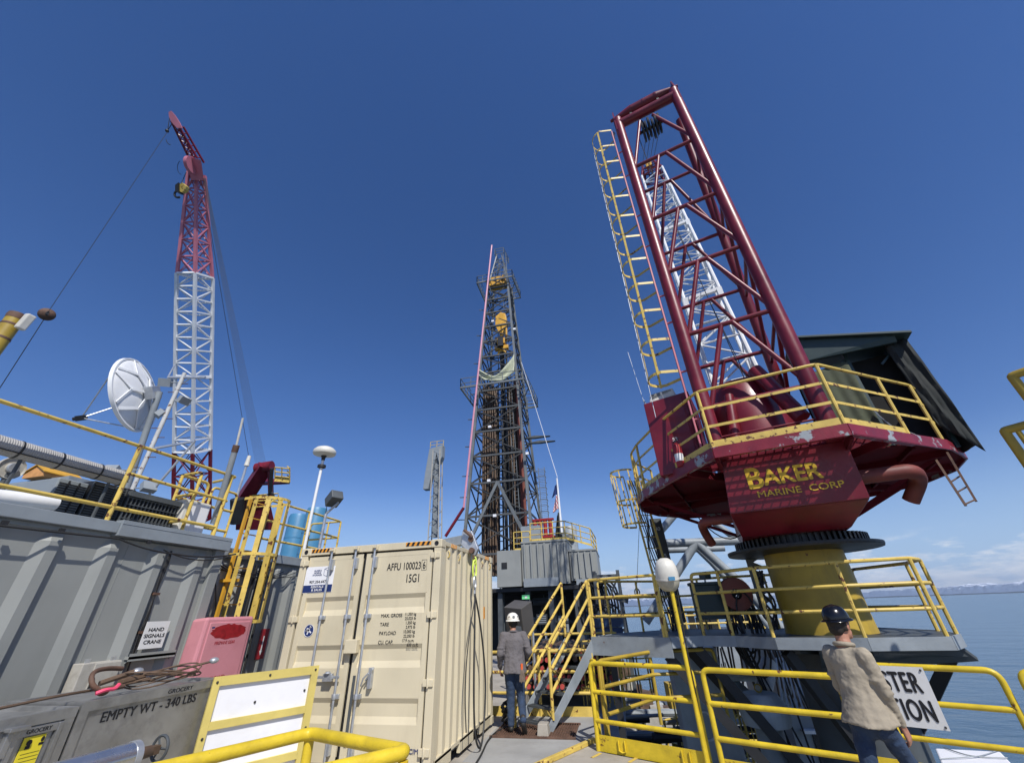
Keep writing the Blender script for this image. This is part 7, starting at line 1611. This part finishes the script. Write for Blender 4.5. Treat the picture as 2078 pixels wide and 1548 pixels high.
    for S in 'LR':
        hp2_, kn, an = j['hip'+S], j['kn'+S], j['an'+S]; b.cap_(hp2_-U*.01, kn, .094*tw, .068*tw); b.cap_(kn, an+U*.04, .068*tw, .056*tw); b.ell(hp2_-F*.03, (.09*tw, .09*tw, .10), 14, 10, M=TR); b.ell(an+U*.03, (.063, .072, .045), 12, 8, M=TR)
    remesh(b, 'trousers', 'denim', t, .011, 6, [(.12, .022), (.045, .012)])
    # ---- boots
    for S in 'LR':
        an, td_ = j['an'+S], j['toe'+S]; b = MB(); b.cap_(an+U*.06, an-U*.02, .052, .052); b.cap_(an-U*.035-(td_-an).normalized()*.03, td_, .043, .040); b.cap_(an-U*.03, td_+(R*.012), .045, .038); remesh(b, 'boot', 'boot', t, .010, 4)
    return t, j, P, TR, HR
b1 = Vector((-2.05, 8.72, 0)); f1v = Vector((b1.x, b1.y, 0)).normalized()
J1_ = dict(pelvis=(0, .0, .95), chest=(-.01, .05, 1.36), neck=(-.01, .07, 1.50), head=(-.01, .10, 1.635), shL=(-.19, .04, 1.42), shR=(.18, .04, 1.42), elL=(-.26, -.02, 1.15), elR=(.27, -.02, 1.16), wrL=(-.27, .12, .93), wrR=(.22, .20, 1.02),
          hipL=(-.09, 0, .90), hipR=(.09, 0, .90), knL=(-.085, .05, .50), knR=(.10, .04, .49), anL=(-.09, .0, .10), anR=(.12, -.28, .20), toeL=(-.11, .17, .04), toeR=(.14, -.17, .05))
t1, j1, P1, TR1, HR1 = person('man in a grey shirt, blue jeans and white hard hat walking away by the container', b1, f1v, J1_, 'shirt_grey', 'hat_white', dict(headyaw=.15, stickers=True, w=1.03, tw=1.1))
b = MB(); gp_ = P1(.13, -.15, .90)
for k in range(4): b.cap_(gp_+TR1 @ Vector((-.03+.02*k, -.012*(k % 2), -.03)), gp_+TR1 @ Vector((-.045+.03*k, -.02, -.16-.015*(k % 2))), .017, .012, 8)
b.ell(gp_+Vector((0, 0, -.03)), (.045, .03, .06), 12, 8); gl_ = remesh(b, 'work_gloves', 'gloves' if 'gloves' in MATS else 'shirt_tan', t1, .007, 3, [(.03, .006)])
b = MB().tube(gp_+Vector((0, 0, .0)), gp_+Vector((0, 0, .10)), .02, 8); b.build('glove_clip', 'orange', t1)
b2v = Vector((1.96, 5.02, 0)); CFp = Vector((CF.x, CF.y, 0)).normalized(); CRp = Vector((CR.x, CR.y, 0)).normalized(); f2v = (CRp*.87+CFp*.48)
J2_ = dict(pelvis=(0, .0, .94), chest=(0, .03, 1.34), neck=(.0, .05, 1.485), head=(.0, .08, 1.625), shL=(-.15, .04, 1.405), shR=(.15, -.0, 1.40), elL=(-.20, .10, 1.14), elR=(.185, .03, 1.13), wrL=(-.17, .20, .98), wrR=(.175, .12, .90),
          hipL=(-.09, 0, .90), hipR=(.09, 0, .90), knL=(-.09, -.12, .50), knR=(.10, .24, .54), anL=(-.09, -.46, .25), anR=(.10, .50, .12), toeL=(-.10, -.33, .07), toeR=(.11, .67, .12))
t2, j2, P2, TR2, HR2 = person('man in a tan work shirt, jeans and black hard hat striding past the railing', b2v, f2v, J2_, 'shirt_tan', 'hat_black', dict(headyaw=-.2, w=.80, flare=.07, hem=.035, hat=.80, tw=.86))

# ================================================================== AIR
hz_m = bpy.data.materials.new('haze'); hz_m.use_nodes = True; tt = hz_m.node_tree; tt.nodes.clear(); oo = N(tt, 'ShaderNodeOutputMaterial'); pv_ = N(tt, 'ShaderNodeVolumePrincipled'); pv_.inputs['Color'].default_value = (.72, .84, 1, 1); pv_.inputs['Density'].default_value = HAZE; pv_.inputs['Anisotropy'].default_value = .2; tt.links.new(pv_.outputs[0], oo.inputs['Volume']); MATS['haze'] = hz_m
o = MB().bx((-65000, -65000, -37), (65000, 65000, 1500)).build('haze', 'haze', base=(0, 0, -37)); o['kind'] = 'stuff'
